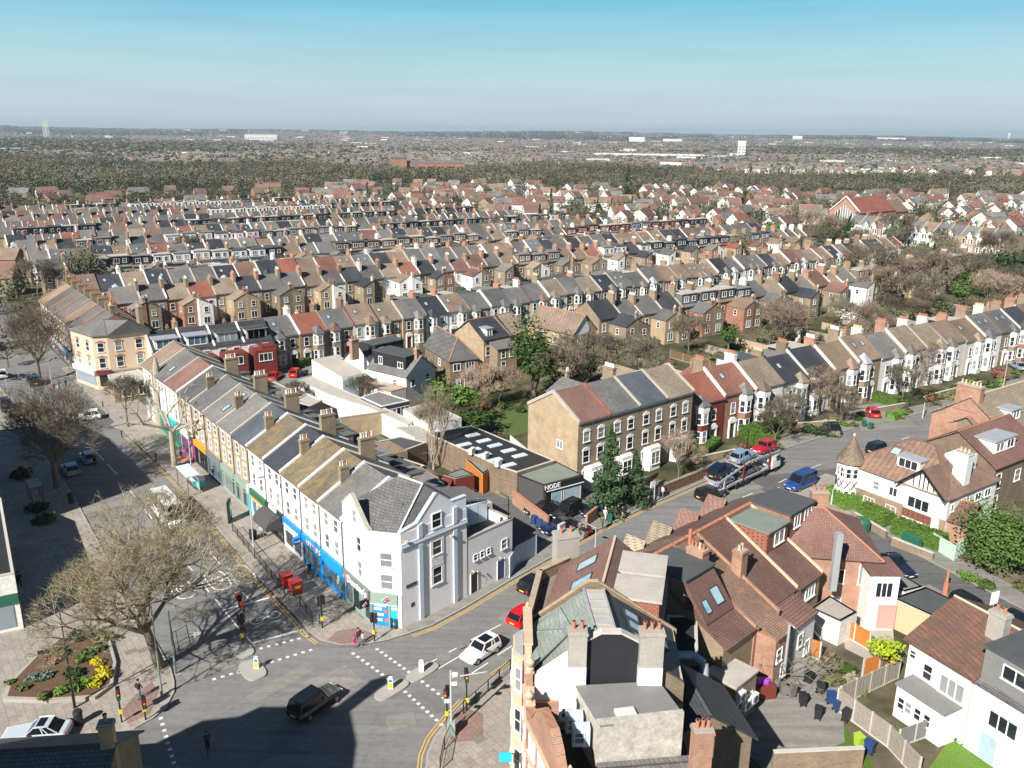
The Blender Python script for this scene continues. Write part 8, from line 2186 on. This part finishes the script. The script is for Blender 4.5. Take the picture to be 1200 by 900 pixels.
car('saloon', 'dark grey car inside the lower deck', on_lorry(6.6), th, 'paint_grey', z=.95)
# ------------------------------------------------------------------ street furniture
def lamp_post(label, px, top, arm=1.2, ang=0.0, col='post_grey', head=True, r=.07, arms=1):
 h = HT(px[0], px[1], top); t = thing('lamp_post', label, 'lamp post', V3(P(*px)), ang); mb = MB(); mb.tube((0, 0, 0), (0, 0, 1.3), r*1.6, r*1.6, 8); mb.tube((0, 0, 1.3), (0, 0, h), r, r*.65, 8); mb.build('post', col, t)
 if head:
  for s_ in ((1,) if arms == 1 else (1, -1)):
   mb = MB(); mb.tube((0, 0, h-.1), (s_*arm, 0, h+.1), .035, .03, 6); mb.build('arm', col, t)
   MB().box(min(s_*arm, s_*(arm+.6)), max(s_*arm, s_*(arm+.6)), -.12, .12, h+.04, h+.14).build('lantern', 'post_grey', t)
for l, px, tp, a, c, n in [('pale lamp post beside the pavement railing in front of the blue shop', (298,651), 564, AM+1.57, 'post_pale', 1), ('tall green-grey lamp post beside the huge plane tree', (190,817), 704, .4, 'post_grey', 2), ('tall black pole behind the planting bed', (88,831), 718, 0, 'black_paint', 0), ('pale lamp post beside the bus shelter', (226,566), 496, AM-1.57, 'post_pale', 1), ('black lamp post at the end of the pale wing', (595,674), 582, 2.4, 'black_paint', 1), ('thin dark lamp post in front of the conifer', (719,596), 522, 2.6, 'black_paint', 1), ('thin dark lamp post above the car transporter', (875,531), 478, 2.6, 'black_paint', 1), ('pale lamp post at the bend of the upper road', (1081,490), 463, -2.2, 'post_pale', 1), ('tall pale lamp post right of the drives', (1174,462), 413, 2.6, 'post_pale', 1), ('lamp post on the shaded west pavement', (12,478), 444, 0, 'post_pale', 0), ('thin lamp post behind the huge tree trunk', (206,790), 716, AM, 'post_grey', 0), ('pale street lamp far up the high street by the pub', (61,451), 410, AM-1.57, 'post_pale', 1), ('short lamp at the mouth of the side road', (974,592), 573, .3, 'post_pale', 1), ('lamp post rising behind the near parapet', (697,655), 618, 2.5, 'post_pale', 1), ('rust red ventilation pole beyond the garage', (1107,697), 665, 0, 'terracotta', 0)]:
 lamp_post(l, px, tp, 1.1, a, c, n > 0, .07 if c != 'terracotta' else .16, n)
def signal(label, px, h=3.3, rz=0.0, heads=2):
 t = thing('traffic_light', label, 'traffic light', V3(P(*px)), rz); MB().tube((0, 0, 0), (0, 0, h), .06, .06, 8).build('pole', 'black_paint', t)
 for k in range(heads):
  a = k*math.pi/heads*1.2; o = MB().box(-.14, .14, -.32, -.1, -.45, .45).build('signal_head', 'plastic_black', t, (0, 0, h-.5-.05*k), a*1.6)
  for j, c in enumerate(('light_red', 'sign_orange', 'sign_green')): m = MB(); m.tube((0, -.33, .28-.28*j), (0, -.36, .28-.28*j), .09, .09, 8); m.build('lens', c if j else 'light_red', o)
 MB().box(-.12, .12, -.1, .1, .9, 1.25).build('push_button_box', 'sign_yellow', t)
for i, (l, px, h, rz) in enumerate([('black traffic light in front of the grey takeaway fascia', (378,737), 3.4, 2.0), ('black traffic light at the takeaway corner by the family', (439,753), 3.0, 1.2), ('black traffic light on the island by the cycle box', (285,757), 3.2, 2.4), ('black traffic light at the planting bed corner', (143,848), 3.2, .5), ('black traffic light next to the pale camera pole', (524,850), 3.4, 3.0), ('black traffic light by the near railing', (547,834), 3.8, 3.4), ('black traffic light behind the tree by the near lamp post', (171,845), 2.2, .6)]): signal(l, px, h, rz)
t = thing('camera_pole', 'pale pole with cameras and grey cabinet at the near crossing', 'pole', V3(P(529, 862))); MB().tube((0, 0, 0), (0, 0, 5.6), .08, .07, 8).build('post', 'post_pale', t); MB().box(-.3, .3, -.25, .25, .1, 1.3).build('cabinet', 'sage_paint', t)
for z, x in ((5.2, .3), (4.4, .25), (2.9, -.3)): MB().box(x-.2, x+.2, -.1, .1, z, z+.2).build('camera_box', 'plastic_white', t)
mb = MB(); mb.tube((0, 0, 5.0), (2.6, .6, 5.1), .05, .04, 6); mb.build('arm', 'post_pale', t)
def island(px, a, b, rz, label):
 c = P(*px); mb = MB(); mb.prism([(a*math.cos(k*math.pi/10)*abs(math.cos(k*math.pi/10))**-.35 if abs(math.cos(k*math.pi/10)) > .05 else 0, b*math.copysign(abs(math.sin(k*math.pi/10))**.65, math.sin(k*math.pi/10))) for k in range(20)], -.01, .14)
 o = mb.build('traffic_island', 'kerb_stone', None, V3(c), rz); return tag(o, label, None, None, 'structure')
island((296, 786), 1.5, .9, AM, None); island((284, 762), 1.3, .8, AM, None); island((459, 809), 1.6, .7, R2A, None); island((495, 788), 1.6, .7, R2A, None)
def bollard(label, px, kind='yellow'):
 t = thing('bollard', label, 'bollard', (*P(*px), .12 if kind != 'black' else .12));
 if kind == 'black':
  mb = MB(); mb.lathe([(.09, 0), (.08, .75), (.11, .8), (.1, .95), (.03, 1.0)], 8); mb.build('post', 'plastic_black', t); return
 mb = MB(); mb.box(-.2, .2, -.12, .12, 0, .95); mb.box(-.15, .15, -.1, .1, .95, 1.05); mb.build('body', 'sign_white', t)
 if kind == 'yellow': MB().box(-.17, .17, -.14, .14, .12, .55).build('panel', 'sign_yellow', t); mb = MB(); mb.tube((0, -.14, .76), (0, .14, .76), .15, .15, 12); mb.build('keep_left_disc', 'sign_blue', t)
bollard('yellow and white keep-left bollard on the high street island', (301, 784)); bollard('yellow and white bollard on the lower island of the second crossing', (458, 808)); bollard('all white bollard on the upper island', (494, 788), 'white')
for i, px in enumerate([(121, 478), (98, 479), (143, 513), (24, 446), (183, 540)]): bollard('small black bollard, %s round the side street mouth' % nth(i+1), px, 'black')
def railing(label, pts, h=1.05, pw=1.9):
 t = thing('railing', label, 'railing', V3(pts[0], .12)); o = pts[0]
 for a, b in zip(pts, pts[1:]):
  L = (b-a).length; n = max(1, round(L/pw)); mb = MB()
  for i in range(n): p = a.lerp(b, i/n)-o; place('post', _rp, t, V3(p))
  a3, b3 = V3(a-o, h), V3(b-o, h); mb.tube(a3, b3, .03, .03, 5); mb.tube(V3(a-o, .2), V3(b-o, .2), .02, .02, 4); mb.build('rail', 'black_paint', t)
  mb = MB(); k = int(L/.16)
  for i in range(k): p = a.lerp(b, (i+.5)/k)-o; mb.tube(V3(p, .2), V3(p, h), .009, .009, 3, 0, False)
  tag(mb.build('bar', 'black_paint', t), None, None, None, 'stuff')
 place('post', _rp, t, V3(pts[-1]-o))
_rp = MB().tube((0, 0, 0), (0, 0, 1.1), .045, .045, 6).mesh('post', ['black_paint'])
railing('long black pedestrian railing between the blue shops and the kerb', [P(273,624), P(292,648), P(312,672), P(334,700)]); railing('short black railing near the cycle stop line', [P(352,712), P(366,730), P(375,733)])
railing('near black railing beside the ornate building', [P(543,838), P(572,812), P(598,787)]); railing('curved black railing at the bottom of the near corner', [P(516,905), P(521,880), P(533,853)])
railing('thin railings beside the huge tree', [P(206,770), P(201,742)])
t = thing('bus_shelter', 'glass bus shelter on the parade pavement', 'bus shelter', V3(P(222, 574), .12), AM)
MB().box(-2.2, 2.2, -.8, .8, 2.4, 2.5).build('roof', 'render_blue', t)
for x in (-2.1, 2.1):
 for y in (-.7, .7): MB().tube((x, y, 0), (x, y, 2.4), .05, .05, 6).build('post', 'dark_frame', t)
for x in (-2.1, 0): MB().box(x+.05, x+2.05, .68, .71, .3, 2.3).build('pane', 'pane_sky', t)
MB().box(-1.6, 1.4, .2, .5, .45, .5).build('seat', 'painted_red', t)
t = thing('dark_shelter', 'dark framed shelter beside the shaded shrubs', 'bus shelter', V3(P(43, 588), .12), AM); MB().box(-1.3, 1.3, -.7, .7, 2.3, 2.4).build('roof', 'lead', t)
for x in (-1.2, 1.2):
 for y in (-.6, .6): MB().tube((x, y, 0), (x, y, 2.3), .05, .05, 6).build('post', 'black_paint', t)
t = thing('advertising_panel', 'freestanding lit advertising panel on the parade pavement', 'advertising panel', V3(P(270, 612), .12), AM-.5)
MB().box(-.65, .65, -.14, .14, 0, 2.6).build('casing', 'black_paint', t); MB().box(-.52, .52, -.17, .17, .75, 2.4).build('poster', 'sign_teal', t); MB().box(-.42, .42, -.185, .185, 1.4, 2.1).build('poster_print', 'sign_white', t)
def wheelie(label, p, c, rz=0, s=1.0, name='wheeled_bin', group=None):
 t = thing(name, label, 'bin', V3(p, .02), rz, group); t.scale = (s, s, s)
 mb = MB(); mb.hexa([(-.24, -.28, .1), (.24, -.28, .1), (.24, .28, .1), (-.24, .28, .1), (-.3, -.36, 1.0), (.3, -.36, 1.0), (.3, .34, 1.0), (-.3, .34, 1.0)]); mb.build('body', c, t); MB().box(-.32, .32, -.4, .38, 1.0, 1.09).build('lid', c, t)
 for x in (-.22, .22): MB().tube((x-.04, .3, .12), (x+.04, .3, .12), .11, .11, 8).build('wheel', 'rubber', t)
t = thing('large_bin', 'teal four wheeled bin beside the bus shelter', 'bin', V3(P(233, 573), .14), AM+1.4); mb = MB(); mb.hexa([(-.6, -.45, .2), (.6, -.45, .2), (.6, .45, .2), (-.6, .45, .2), (-.75, -.55, 1.15), (.75, -.55, 1.15), (.75, .55, 1.15), (-.75, .55, 1.15)]); mb.build('body', 'plastic_teal', t); MB().box(-.78, .78, -.6, .6, 1.15, 1.28).build('lid', 'render_blue', t)
mb = MB(); mb.lathe([(.3, 0), (.32, .95), (.36, 1.0), (.3, 1.2), (.1, 1.25)], 12); tag(mb.build('litter_bin', 'plastic_black', None, (*P(93, 850), .12)), 'round black litter bin below the planting bed', 'bin')
mb = MB(); mb.lathe([(.3, 0), (.32, .95), (.36, 1.0), (.3, 1.2), (.1, 1.25)], 12); tag(mb.build('litter_bin', 'plastic_black', None, (*P(84, 590), .12)), 'round black litter bin on the shaded kerb', 'bin')
for i, px in enumerate([(336, 688), (347, 696)]):
 t = thing('parcel_trolley', ['red covered delivery trolley nearer the blue shop', 'red covered delivery trolley nearer the traffic light'][i], 'trolley', V3(P(*px), .14), AM); MB().box(-.55, .55, -.5, .5, .25, 1.3).build('body', 'post_red', t); MB().box(-.6, .6, -.55, .55, 1.3, 1.38).build('cover', 'post_red', t)
 for x in (-.4, .4):
  for y in (-.4, .4): MB().tube((x, y-.04, .12), (x, y+.04, .12), .12, .12, 8).build('wheel', 'rubber', t)
 if i: MB().box(.56, .58, -.3, .3, .7, 1.0).build('printed_mark', 'sign_yellow', t)
t = thing('pavement_sign', 'black folding pavement sign by the lamp post', 'sign', V3(P(297, 633), .12), AM+.2); mb = MB(); mb.box(-.4, .4, -.25, -.2, 0, 1.1); mb.box(-.4, .4, .2, .25, 0, 1.1); mb.box(-.4, .4, -.2, .2, 1.0, 1.1); mb.build('board', 'plastic_black', t)
t = thing('bus_stop', 'white bus stop flag in front of the dark wall', 'bus stop', V3(P(766, 591), .12), R2B); MB().tube((0, 0, 0), (0, 0, 3.1), .07, .07, 8).build('post', 'post_pale', t); MB().box(-.8, -.05, -.04, .04, 2.2, 3.0).build('flag', 'sign_white', t); MB().box(-.15, .3, -.05, .05, 2.9, 3.2).build('roundel', 'sign_red', t)
t = thing('cafe_table', 'orange topped pavement table in front of the pruned tree', 'table', V3(P(215, 545), .14)); MB().box(-.7, .7, -.5, .5, .75, .8).build('tabletop', 'orange_cloth', t)
for x in (-.5, .5): MB().tube((x, 0, 0), (x, 0, .75), .04, .04, 6).build('leg', 'steel', t)
t = thing('bench', 'dark bench with black bags on the forecourt', 'bench', V3(P(62, 768), .12), .5); MB().box(-1.1, 1.1, -.25, .25, .4, .48).build('seat', 'black_paint', t)
for x in (-.9, .9): MB().box(x-.05, x+.05, -.2, .2, 0, .4).build('leg', 'black_paint', t)
t = thing('utility_cabinet', 'dark green street cabinet beside the side road wall', 'cabinet', V3(P(1067, 642), .12), math.atan2(cdir.y, cdir.x)); MB().box(-1.1, 1.1, -.3, .3, 0, 1.4).build('body', 'plastic_green', t)
t = thing('utility_cabinet', 'dark green round tank at the side road corner', 'cabinet', V3(P(1008, 622), .05)); MB().lathe([(1.0, 0), (1.0, 1.2), (.7, 1.5), (.1, 1.6)], 14).build('body', 'plastic_green', t)
t = thing('road_sign', 'white board sign behind the garage roof', 'sign', V3(P(1161, 726)), .4); MB().tube((0, 0, 0), (0, 0, 2.4), .04, .04, 6).build('post', 'post_pale', t); MB().box(-.5, .5, -.03, .03, 1.6, 2.9).build('panel', 'sign_white', t)
for i, (px, c, l) in enumerate([((947,800),'plastic_black','black'), ((961,812),'plastic_black','black'), ((973,824),'plastic_blue','blue'), ((981,833),'plastic_blue','blue'), ((991,845),'plastic_black','black'), ((958,842),'plastic_black','black'), ((940,826),'plastic_black','black'), ((1006,875),'plastic_lime','lime green with a green lid'), ((1018,882),'plastic_blue','navy'), ((908,808),'concrete_dark','grey'), ((918,814),'concrete_dark','grey'), ((927,816),'concrete_dark','grey'), ((1040,490),'plastic_green','green'), ((1062,482),'plastic_blue','blue'), ((1012,500),'plastic_green','green'), ((1020,503),'plastic_green','green'), ((626,614),'plastic_blue','blue'), ((632,618),'plastic_blue','blue'), ((638,622),'plastic_blue','blue'), ((644,626),'plastic_blue','blue'), ((352,442),'plastic_blue','blue'), ((359,440),'plastic_black','black'), ((714,612),'plastic_green','green')]):
 wheelie('%s wheeled bin, %s' % (l, ['against the yard gate', 'second from the yard gate', 'in the middle of the bin row', 'right of the first blue one', 'below the fence', 'at the front of the bin row', 'inside the mesh gate', 'by the fence foot', 'beside the lime one', 'nearest the twiggy shrub', 'between two grey ones', 'nearest the fence path', 'on the brick drive', 'beyond the brick drive', 'by the bare tree', 'next to the first by the bare tree', 'first along the service yard wall', 'second along the service yard wall', 'third along the service yard wall', 'last along the service yard wall', 'beside the red garage', 'by the studio hedge', 'by the gate pier'][i]), P(*px), c, .7+.4*i, .92, group='wheeled bins')
t = thing('purple_rubbish', 'red skip heaped with purple bags in the yard', 'skip', V3(P(885, 815)), .2); MB().box(-1.4, 1.4, -.7, .7, 0, 1.1).build('container', 'painted_red', t)
for k in range(5): mb = MB(); mb.ball((-.8+.4*k, .1*(k % 2), 1.25), .38, 8, 6, 0, (1, 1, .7), .15, random.Random(k)); mb.build('bag', 'sign_purple', t)
# shrubs round the near yard
for i, (px, s, m) in enumerate([((975,782),1.6,'twig_brown'), ((990,790),1.5,'leaf_green'), ((975,800),1.2,'leaf_olive'), ((1000,800),1.3,'twig_tan'), ((1135,680),1.5,'leaf_bright'), ((1157,688),1.4,'leaf_green'), ((1195,690),1.5,'leaf_olive'), ((1010,812),.9,'leaf_ground'), ((1122,868),.7,'leaf_green'), ((1185,875),.8,'leaf_ground')]): bush('%s bush, %s among the yards below the villa' % (BW.get(m, 'brown twiggy'), nth(i+1)), P(*px), s, m, 'garden_bush', 'bushes around the near yards')
m = bare_tree_mesh(12, 4.5, .8, .09, 3, .75, .1, 3, 'bark', 'twig_grey', .02, (0, 0), 7)
plant_tree('bare_shrub', 'sprawling leafless shrub above the grey bins', 'shrub', P(918, 798), m, 1)
# ------------------------------------------------------------------ people
_BODY = {}
def person(label, px, head, top, legs, hairc='hair', skin='skin', h=1.72, stride=.25, z=.12, sit=False, p=None):
 """one continuous body from a jointed skeleton; clothes by region"""
 s = h/1.75; y = stride; ck = (h if h < 1.5 else 1.7, stride)
 if ck not in _BODY:
  me = bpy.data.meshes.new('body')
  J = [(0,0,.95), (0,0,1.2), (0,0,1.42), (0,0,1.5), (.03,0,1.62), (.04,0,1.72), (0,.10,.9), (y*.6,.1,.5), (y*.9,.11,.08), (y*.9+.16,.11,.04), (0,-.10,.9), (-y*.3,-.1,.5), (-y*1.1,-.11,.1), (-y*1.1+.15,-.11,.04), (0,.19,1.4), (-y*.35,.25,1.12), (-y*.1+.08,.24,.88), (0,-.19,1.4), (y*.35,-.25,1.12), (y*.5+.08,-.24,.9)]
  E = [(0,1), (1,2), (2,3), (3,4), (4,5), (0,6), (6,7), (7,8), (8,9), (0,10), (10,11), (11,12), (12,13), (2,14), (14,15), (15,16), (2,17), (17,18), (18,19)]
  rad = [.15, .145, .15, .06, .095, .07, .095, .068, .045, .04, .095, .068, .045, .04, .07, .05, .038, .07, .05, .038]
  me.from_pydata([(a*s, b*s, c*s) for a, b, c in J], E, []); o = bpy.data.objects.new('person', me); COL.objects.link(o); o.modifiers.new('skin', 'SKIN')
  for i, sv in enumerate(me.skin_vertices[0].data): sv.radius = (rad[i]*s, rad[i]*s*.85); sv.use_root = (i == 0)
  o.modifiers.new('smooth', 'SUBSURF').levels = 1
  dg = bpy.context.evaluated_depsgraph_get(); dg.update(); ev = bpy.data.meshes.new_from_object(o.evaluated_get(dg)); bpy.data.objects.remove(o)
  ev.materials.clear()
  for m_ in (skin, top, legs, 'black_paint'): ev.materials.append(MATS[m_])
  for f in ev.polygons:
   c = f.center; zz = c.z/s
   f.material_index = 3 if zz < .1 else (2 if zz < .93 and abs(c.y) < .2*s else (0 if zz > 1.47 or (zz < .93 and abs(c.y) > .2*s) else 1)); f.use_smooth = True
  _BODY[ck] = ev
 ev = _BODY[ck]
 q = P(*px) if p is None else p; b = place('person', ev, None, V3(q, z), head);
 for i, m_ in enumerate((skin, top, legs)): b.material_slots[i].link = 'OBJECT'; b.material_slots[i].material = MATS[m_]
 hm = MB(); hm.ball((.02*s, 0, 1.69*s), .115*s, 8, 6, 0, (1, .9, .85)); hm.build('hair', hairc, b)
 return tag(b, label, 'person')
def people():
 D = [('person in maroon coat between two children at the takeaway corner', (421,757), 2.2, 'cloth_maroon', 'cloth_grey', 'hair', 1.7), ('small child in pink beside the maroon coat', (416,760), 2.4, 'cloth_pink', 'cloth_pink', 'hair_brown', 1.15), ('child in pale top holding on at the takeaway corner', (426,757), 2.2, 'cloth_white', 'cloth_denim', 'hair', 1.25),
  ('person in green coat walking past the pale wing', (569,687), R2A, 'cloth_teal', 'cloth_green', 'hair_brown', 1.65), ('person in striped top on the parade pavement', (308,632), AMu, 'cloth_white', 'cloth_grey', 'cloth_white', 1.75), ('person in black by the dark shopfront', (251,562), AM, 'cloth_black', 'cloth_navy', 'hair', 1.75), ('person walking across the shaded high street', (112,549), 1.0, 'cloth_black', 'cloth_black', 'hair', 1.75),
  ('pedestrian in dark jacket waiting behind the near signals', (164,820), 1.2, 'cloth_black', 'cloth_denim', 'hair', 1.75), ('person in white robe by the car park wall', (709,612), R2A, 'cloth_white', 'cloth_white', 'cloth_white', 1.75), ('person in olive coat on the upper footway', (706,622), R2A+.3, 'cloth_olive', 'cloth_olive', 'hair', 1.75), ('person in tan skirt at the bus stop pavement', (729,609), R2A, 'cloth_black', 'cloth_tan', 'hair', 1.65), ('person in black beside the tan skirt', (724,607), R2A, 'cloth_black', 'cloth_black', 'hair', 1.7), ('person in pale top waiting at the bus stop', (776,585), R2B, 'cloth_white', 'cloth_denim', 'hair_brown', 1.65), ('person in dark clothes left of the bus stop flag', (759,597), R2B, 'cloth_black', 'cloth_black', 'hair', 1.75), ('person in cream trousers by the parked bikes', (683,632), R2A, 'cloth_black', 'cloth_tan', 'hair', 1.75), ('person in grey by the parked bikes', (679,628), R2A, 'cloth_grey', 'cloth_black', 'hair', 1.7),
  ('person in navy top beside the orange table', (213,541), 1, 'cloth_navy', 'cloth_black', 'hair', 1.7), ('person with shopping outside the red awning shops', (78,455), AM, 'cloth_black', 'cloth_black', 'hair', 1.75), ('person in pale coat beyond the round tree', (70,462), AM, 'cloth_white', 'cloth_denim', 'hair', 1.7), ('person in black in the shade by the corner shop', (24,690), AMu, 'cloth_black', 'cloth_black', 'hair', 1.75), ('person in tan coat by the corner shop window', (19,686), AMu, 'cloth_tan', 'cloth_black', 'hair_brown', 1.65), ('person dressed in red on the far pavement', (64,460), AMu, 'cloth_red', 'cloth_black', 'hair', 1.7)]
 for l, px, a, tp, lg, hr, h in D: person(l, px, a, tp, lg, hr, h=h, stride=.1 if h < 1.3 else .25)
people()
def cyclist(label, px, head, top, bag=False, motor=False, box=None):
 """two-wheeler and its rider: the rider is a thing of its own"""
 p = P(*px); t = thing('motorbike' if motor else 'bicycle', label, 'motorbike' if motor else 'bicycle', V3(p), head)
 wl_ = MB()
 for k in range(14):
  a, b = k*math.pi/7, (k+1)*math.pi/7; wl_.tube((.31*math.cos(a), 0, .31*math.sin(a)), (.31*math.cos(b), 0, .31*math.sin(b)), .05 if motor else .022, None, 5)
 for k in range(6): a = k*math.pi/3; wl_.tube((0, 0, 0), (.3*math.cos(a), 0, .3*math.sin(a)), .008, None, 3)
 me = wl_.mesh('wheel', ['rubber'])
 for x in (-.52, .55): place('wheel', me, t, (x, 0, .33))
 f = MB(); r = .022 if not motor else .07
 for a, b in (((-.52,0,.33),(-.1,0,.35)), ((-.1,0,.35),(-.25,0,.85)), ((-.25,0,.85),(.38,0,.85)), ((.38,0,.85),(-.1,0,.35)), ((.36,0,1.0),(.55,0,.33)), ((-.25,0,.85),(-.52,0,.33)), ((.34,-.25,1.02),(.34,.25,1.02))): f.tube(a, b, r if a[1] == 0 else .02, None, 6)
 if motor: f.box(-.5, .3, -.14, .14, .55, .85)
 f.build('frame', 'black_paint' if not motor else 'paint_red', t); MB().box(-.4, -.1, -.09, .09, .86, .93).build('saddle', 'plastic_black', t)
 if box: MB().box(-.85, -.4, -.25, .25, .85, 1.3).build('luggage_box', box, t)
 d = Vector((math.cos(head), math.sin(head)))
 person('rider in %s' % top[1], px, head, top[0], 'cloth_black', 'plastic_black', h=1.62, stride=.12, z=.12, p=p-d*.08)
cyclist('red motorbike with box waiting in the cycle box', (283,714), AM, ('cloth_black', 'black helmet on the red motorbike'), motor=True, box='post_red')
cyclist('bicycle ridden past the stop line signals', (285,742), AM, ('cloth_black', 'black riding by the island signals'))
cyclist('bicycle crossing the shaded junction', (244,880), 1.9, ('cloth_navy', 'navy jacket crossing the shaded junction'))
cyclist('bicycle stopped by the blue shop door', (364,676), AM+.4, ('cloth_black', 'black outside the blue shop door'))
cyclist('bicycle leaning near the canopy shop', (306,612), AM+1.2, ('cloth_white', 'pale top near the black canopy'))
cyclist('grey motorbike parked by the car park entrance', (690,629), R2A, ('cloth_black', 'black helmet at the car park entrance'), motor=True)
# ------------------------------------------------------------------ church, gabled terrace and the suburb's edge
ch = house('red brick church with bright red roof and great west window', P(1007,250,9), P(1049,246,9), 15, 9, 15.5, 'brick_orange', 'tile_bright', name='church', cat='church', wins=[(0, .1+.16*k, 4.5, 1.6, 2.6, 'pair') for k in range(6)])
q3, q0 = ch.q[3], ch.q[0]; e = (q0-q3).normalized(); n_ = Vector((e.y, -e.x)); mid = q3.lerp(q0, .5)
for k in range(-3, 4):
 a = mid+e*(k*1.25-.5)+n_*.2; mb = MB(); hh = 12.2-abs(k)*1.1; wall_seg(mb, a, a+e*.95, [(0, hh-.5), (.5, hh), (.95, hh-.5)], .15, 5.2); ch.part(mb, 'window', 'pane')
for k in range(-3, 5):
 a = mid+e*(k*1.25-.78)+n_*.3; mb = MB(); wall_seg(mb, a, a+e*.25, [(0, 12.6-abs(k-.5)), (.25, 12.6-abs(k-.5))], .2, 5); ch.part(mb, 'mullion', 'coping_white')
mb = MB(); cap_seg(mb, q3, q0, [(0, 9.3), (7.5, 16.0), (15, 9.3)], .6, .5, .2); ch.part(mb, 'coping', 'coping_white')
house('brown roofed church hall behind the red roof', ch.q[1]+ch.u*.5, ch.q[1]+ch.u*14, 13, 8, 13, 'brick_orange', 'tile_brown', name='church_hall', cat='church hall')
ga, gz = Vector((147, 380)), Vector((186, 318)); gd = (gz-ga).normalized()
for i in range(12):
 f = ['render_white', 'render_white', 'brick_red', 'render_white', 'brick_orange', 'render_white', 'render_white', 'render_white', 'brick_yellow', 'brick_yellow', 'brick_stock', 'brick_orange'][i]
 t = put_house(dict(w=5.7, style='gable', mirror=bool(i % 2), eh=6.8, rh=10), ga+gd*5.75*i, math.atan2(gd.y, gd.x), dict(front=f, side='brick_stock', roof=['slate_grey', 'slate_mid', 'tile_brown', 'slate_grey'][i % 4], trim='render_white'))
 tag(t, '%s gabled house, %s along the street by the church' % (FRONTW.get(f, 'brick'), nth(i+1)), 'house', 'gabled houses by the church')
def edge_patch(seed):
 rr = random.Random(seed); mb = MB()
 for k in range(14 if seed < 32 else 4):
  x, y = rr.uniform(-42, 42), (k % 4-1.5)*21+rr.gauss(0, 3); a = rr.gauss(0, .2); far_house(mb, rr, x, y, a, rr.choice([7, 9, 12]), 7.5, 5.0, 8.0, rr.choice([7, 9, 8, 9, 14]), rr.choice([10, 11, 13, 11, 12, 13]))
 for k in range(70):
  h = rr.uniform(4, 9); small_tree(mb, rr, rr.uniform(-44, 44), rr.uniform(-44, 44), h, rr.uniform(4, 8), rr.choice([0, 1, 2, 2, 3, 5, 4, 1]), 60, .5)
 return loose('edge_patch', mb, TM)
EP = [edge_patch(30+k) for k in range(4)]
ep = []; err = random.Random(9)
for gx in range(-520, 760, 62):
 for gy in range(168, 1000, 62):
  x, y = gx+err.uniform(-8, 8), gy+err.uniform(-8, 8); al = x*EV.x+y*EV.y; pe = x*NV.x+y*NV.y
  if abs(x) > y*.72+60 or y > fore_edge(x)-20: continue
  lim = 478 if al < 190 else (440 if al < 225 else (385 if al < 262 else 330))
  if y < 480 and x < -56-.766*(y-116)-14 and x > -56-.766*(y-116)-34: continue
  if pe < lim and al < 300 and not (y > 190 and x < -56-.766*(y-116)-34) and not (al < 14): continue
  if al >= 300 and (pe < 100 and False): continue
  if al >= 300 and ga.x-30 < x < 215 and 290 < y < 470: continue
  ep.append((x, y, -.1, err.choice([.3, .6, .0, 1.0])+err.gauss(0, .1), 1.0, err.randrange(2) if (x > -90 and err.random() < .75) else 2+err.randrange(2)))
scatter_object('suburb_edge', 'red roofed houses and gardens at the foot of the wood', EP, ep)
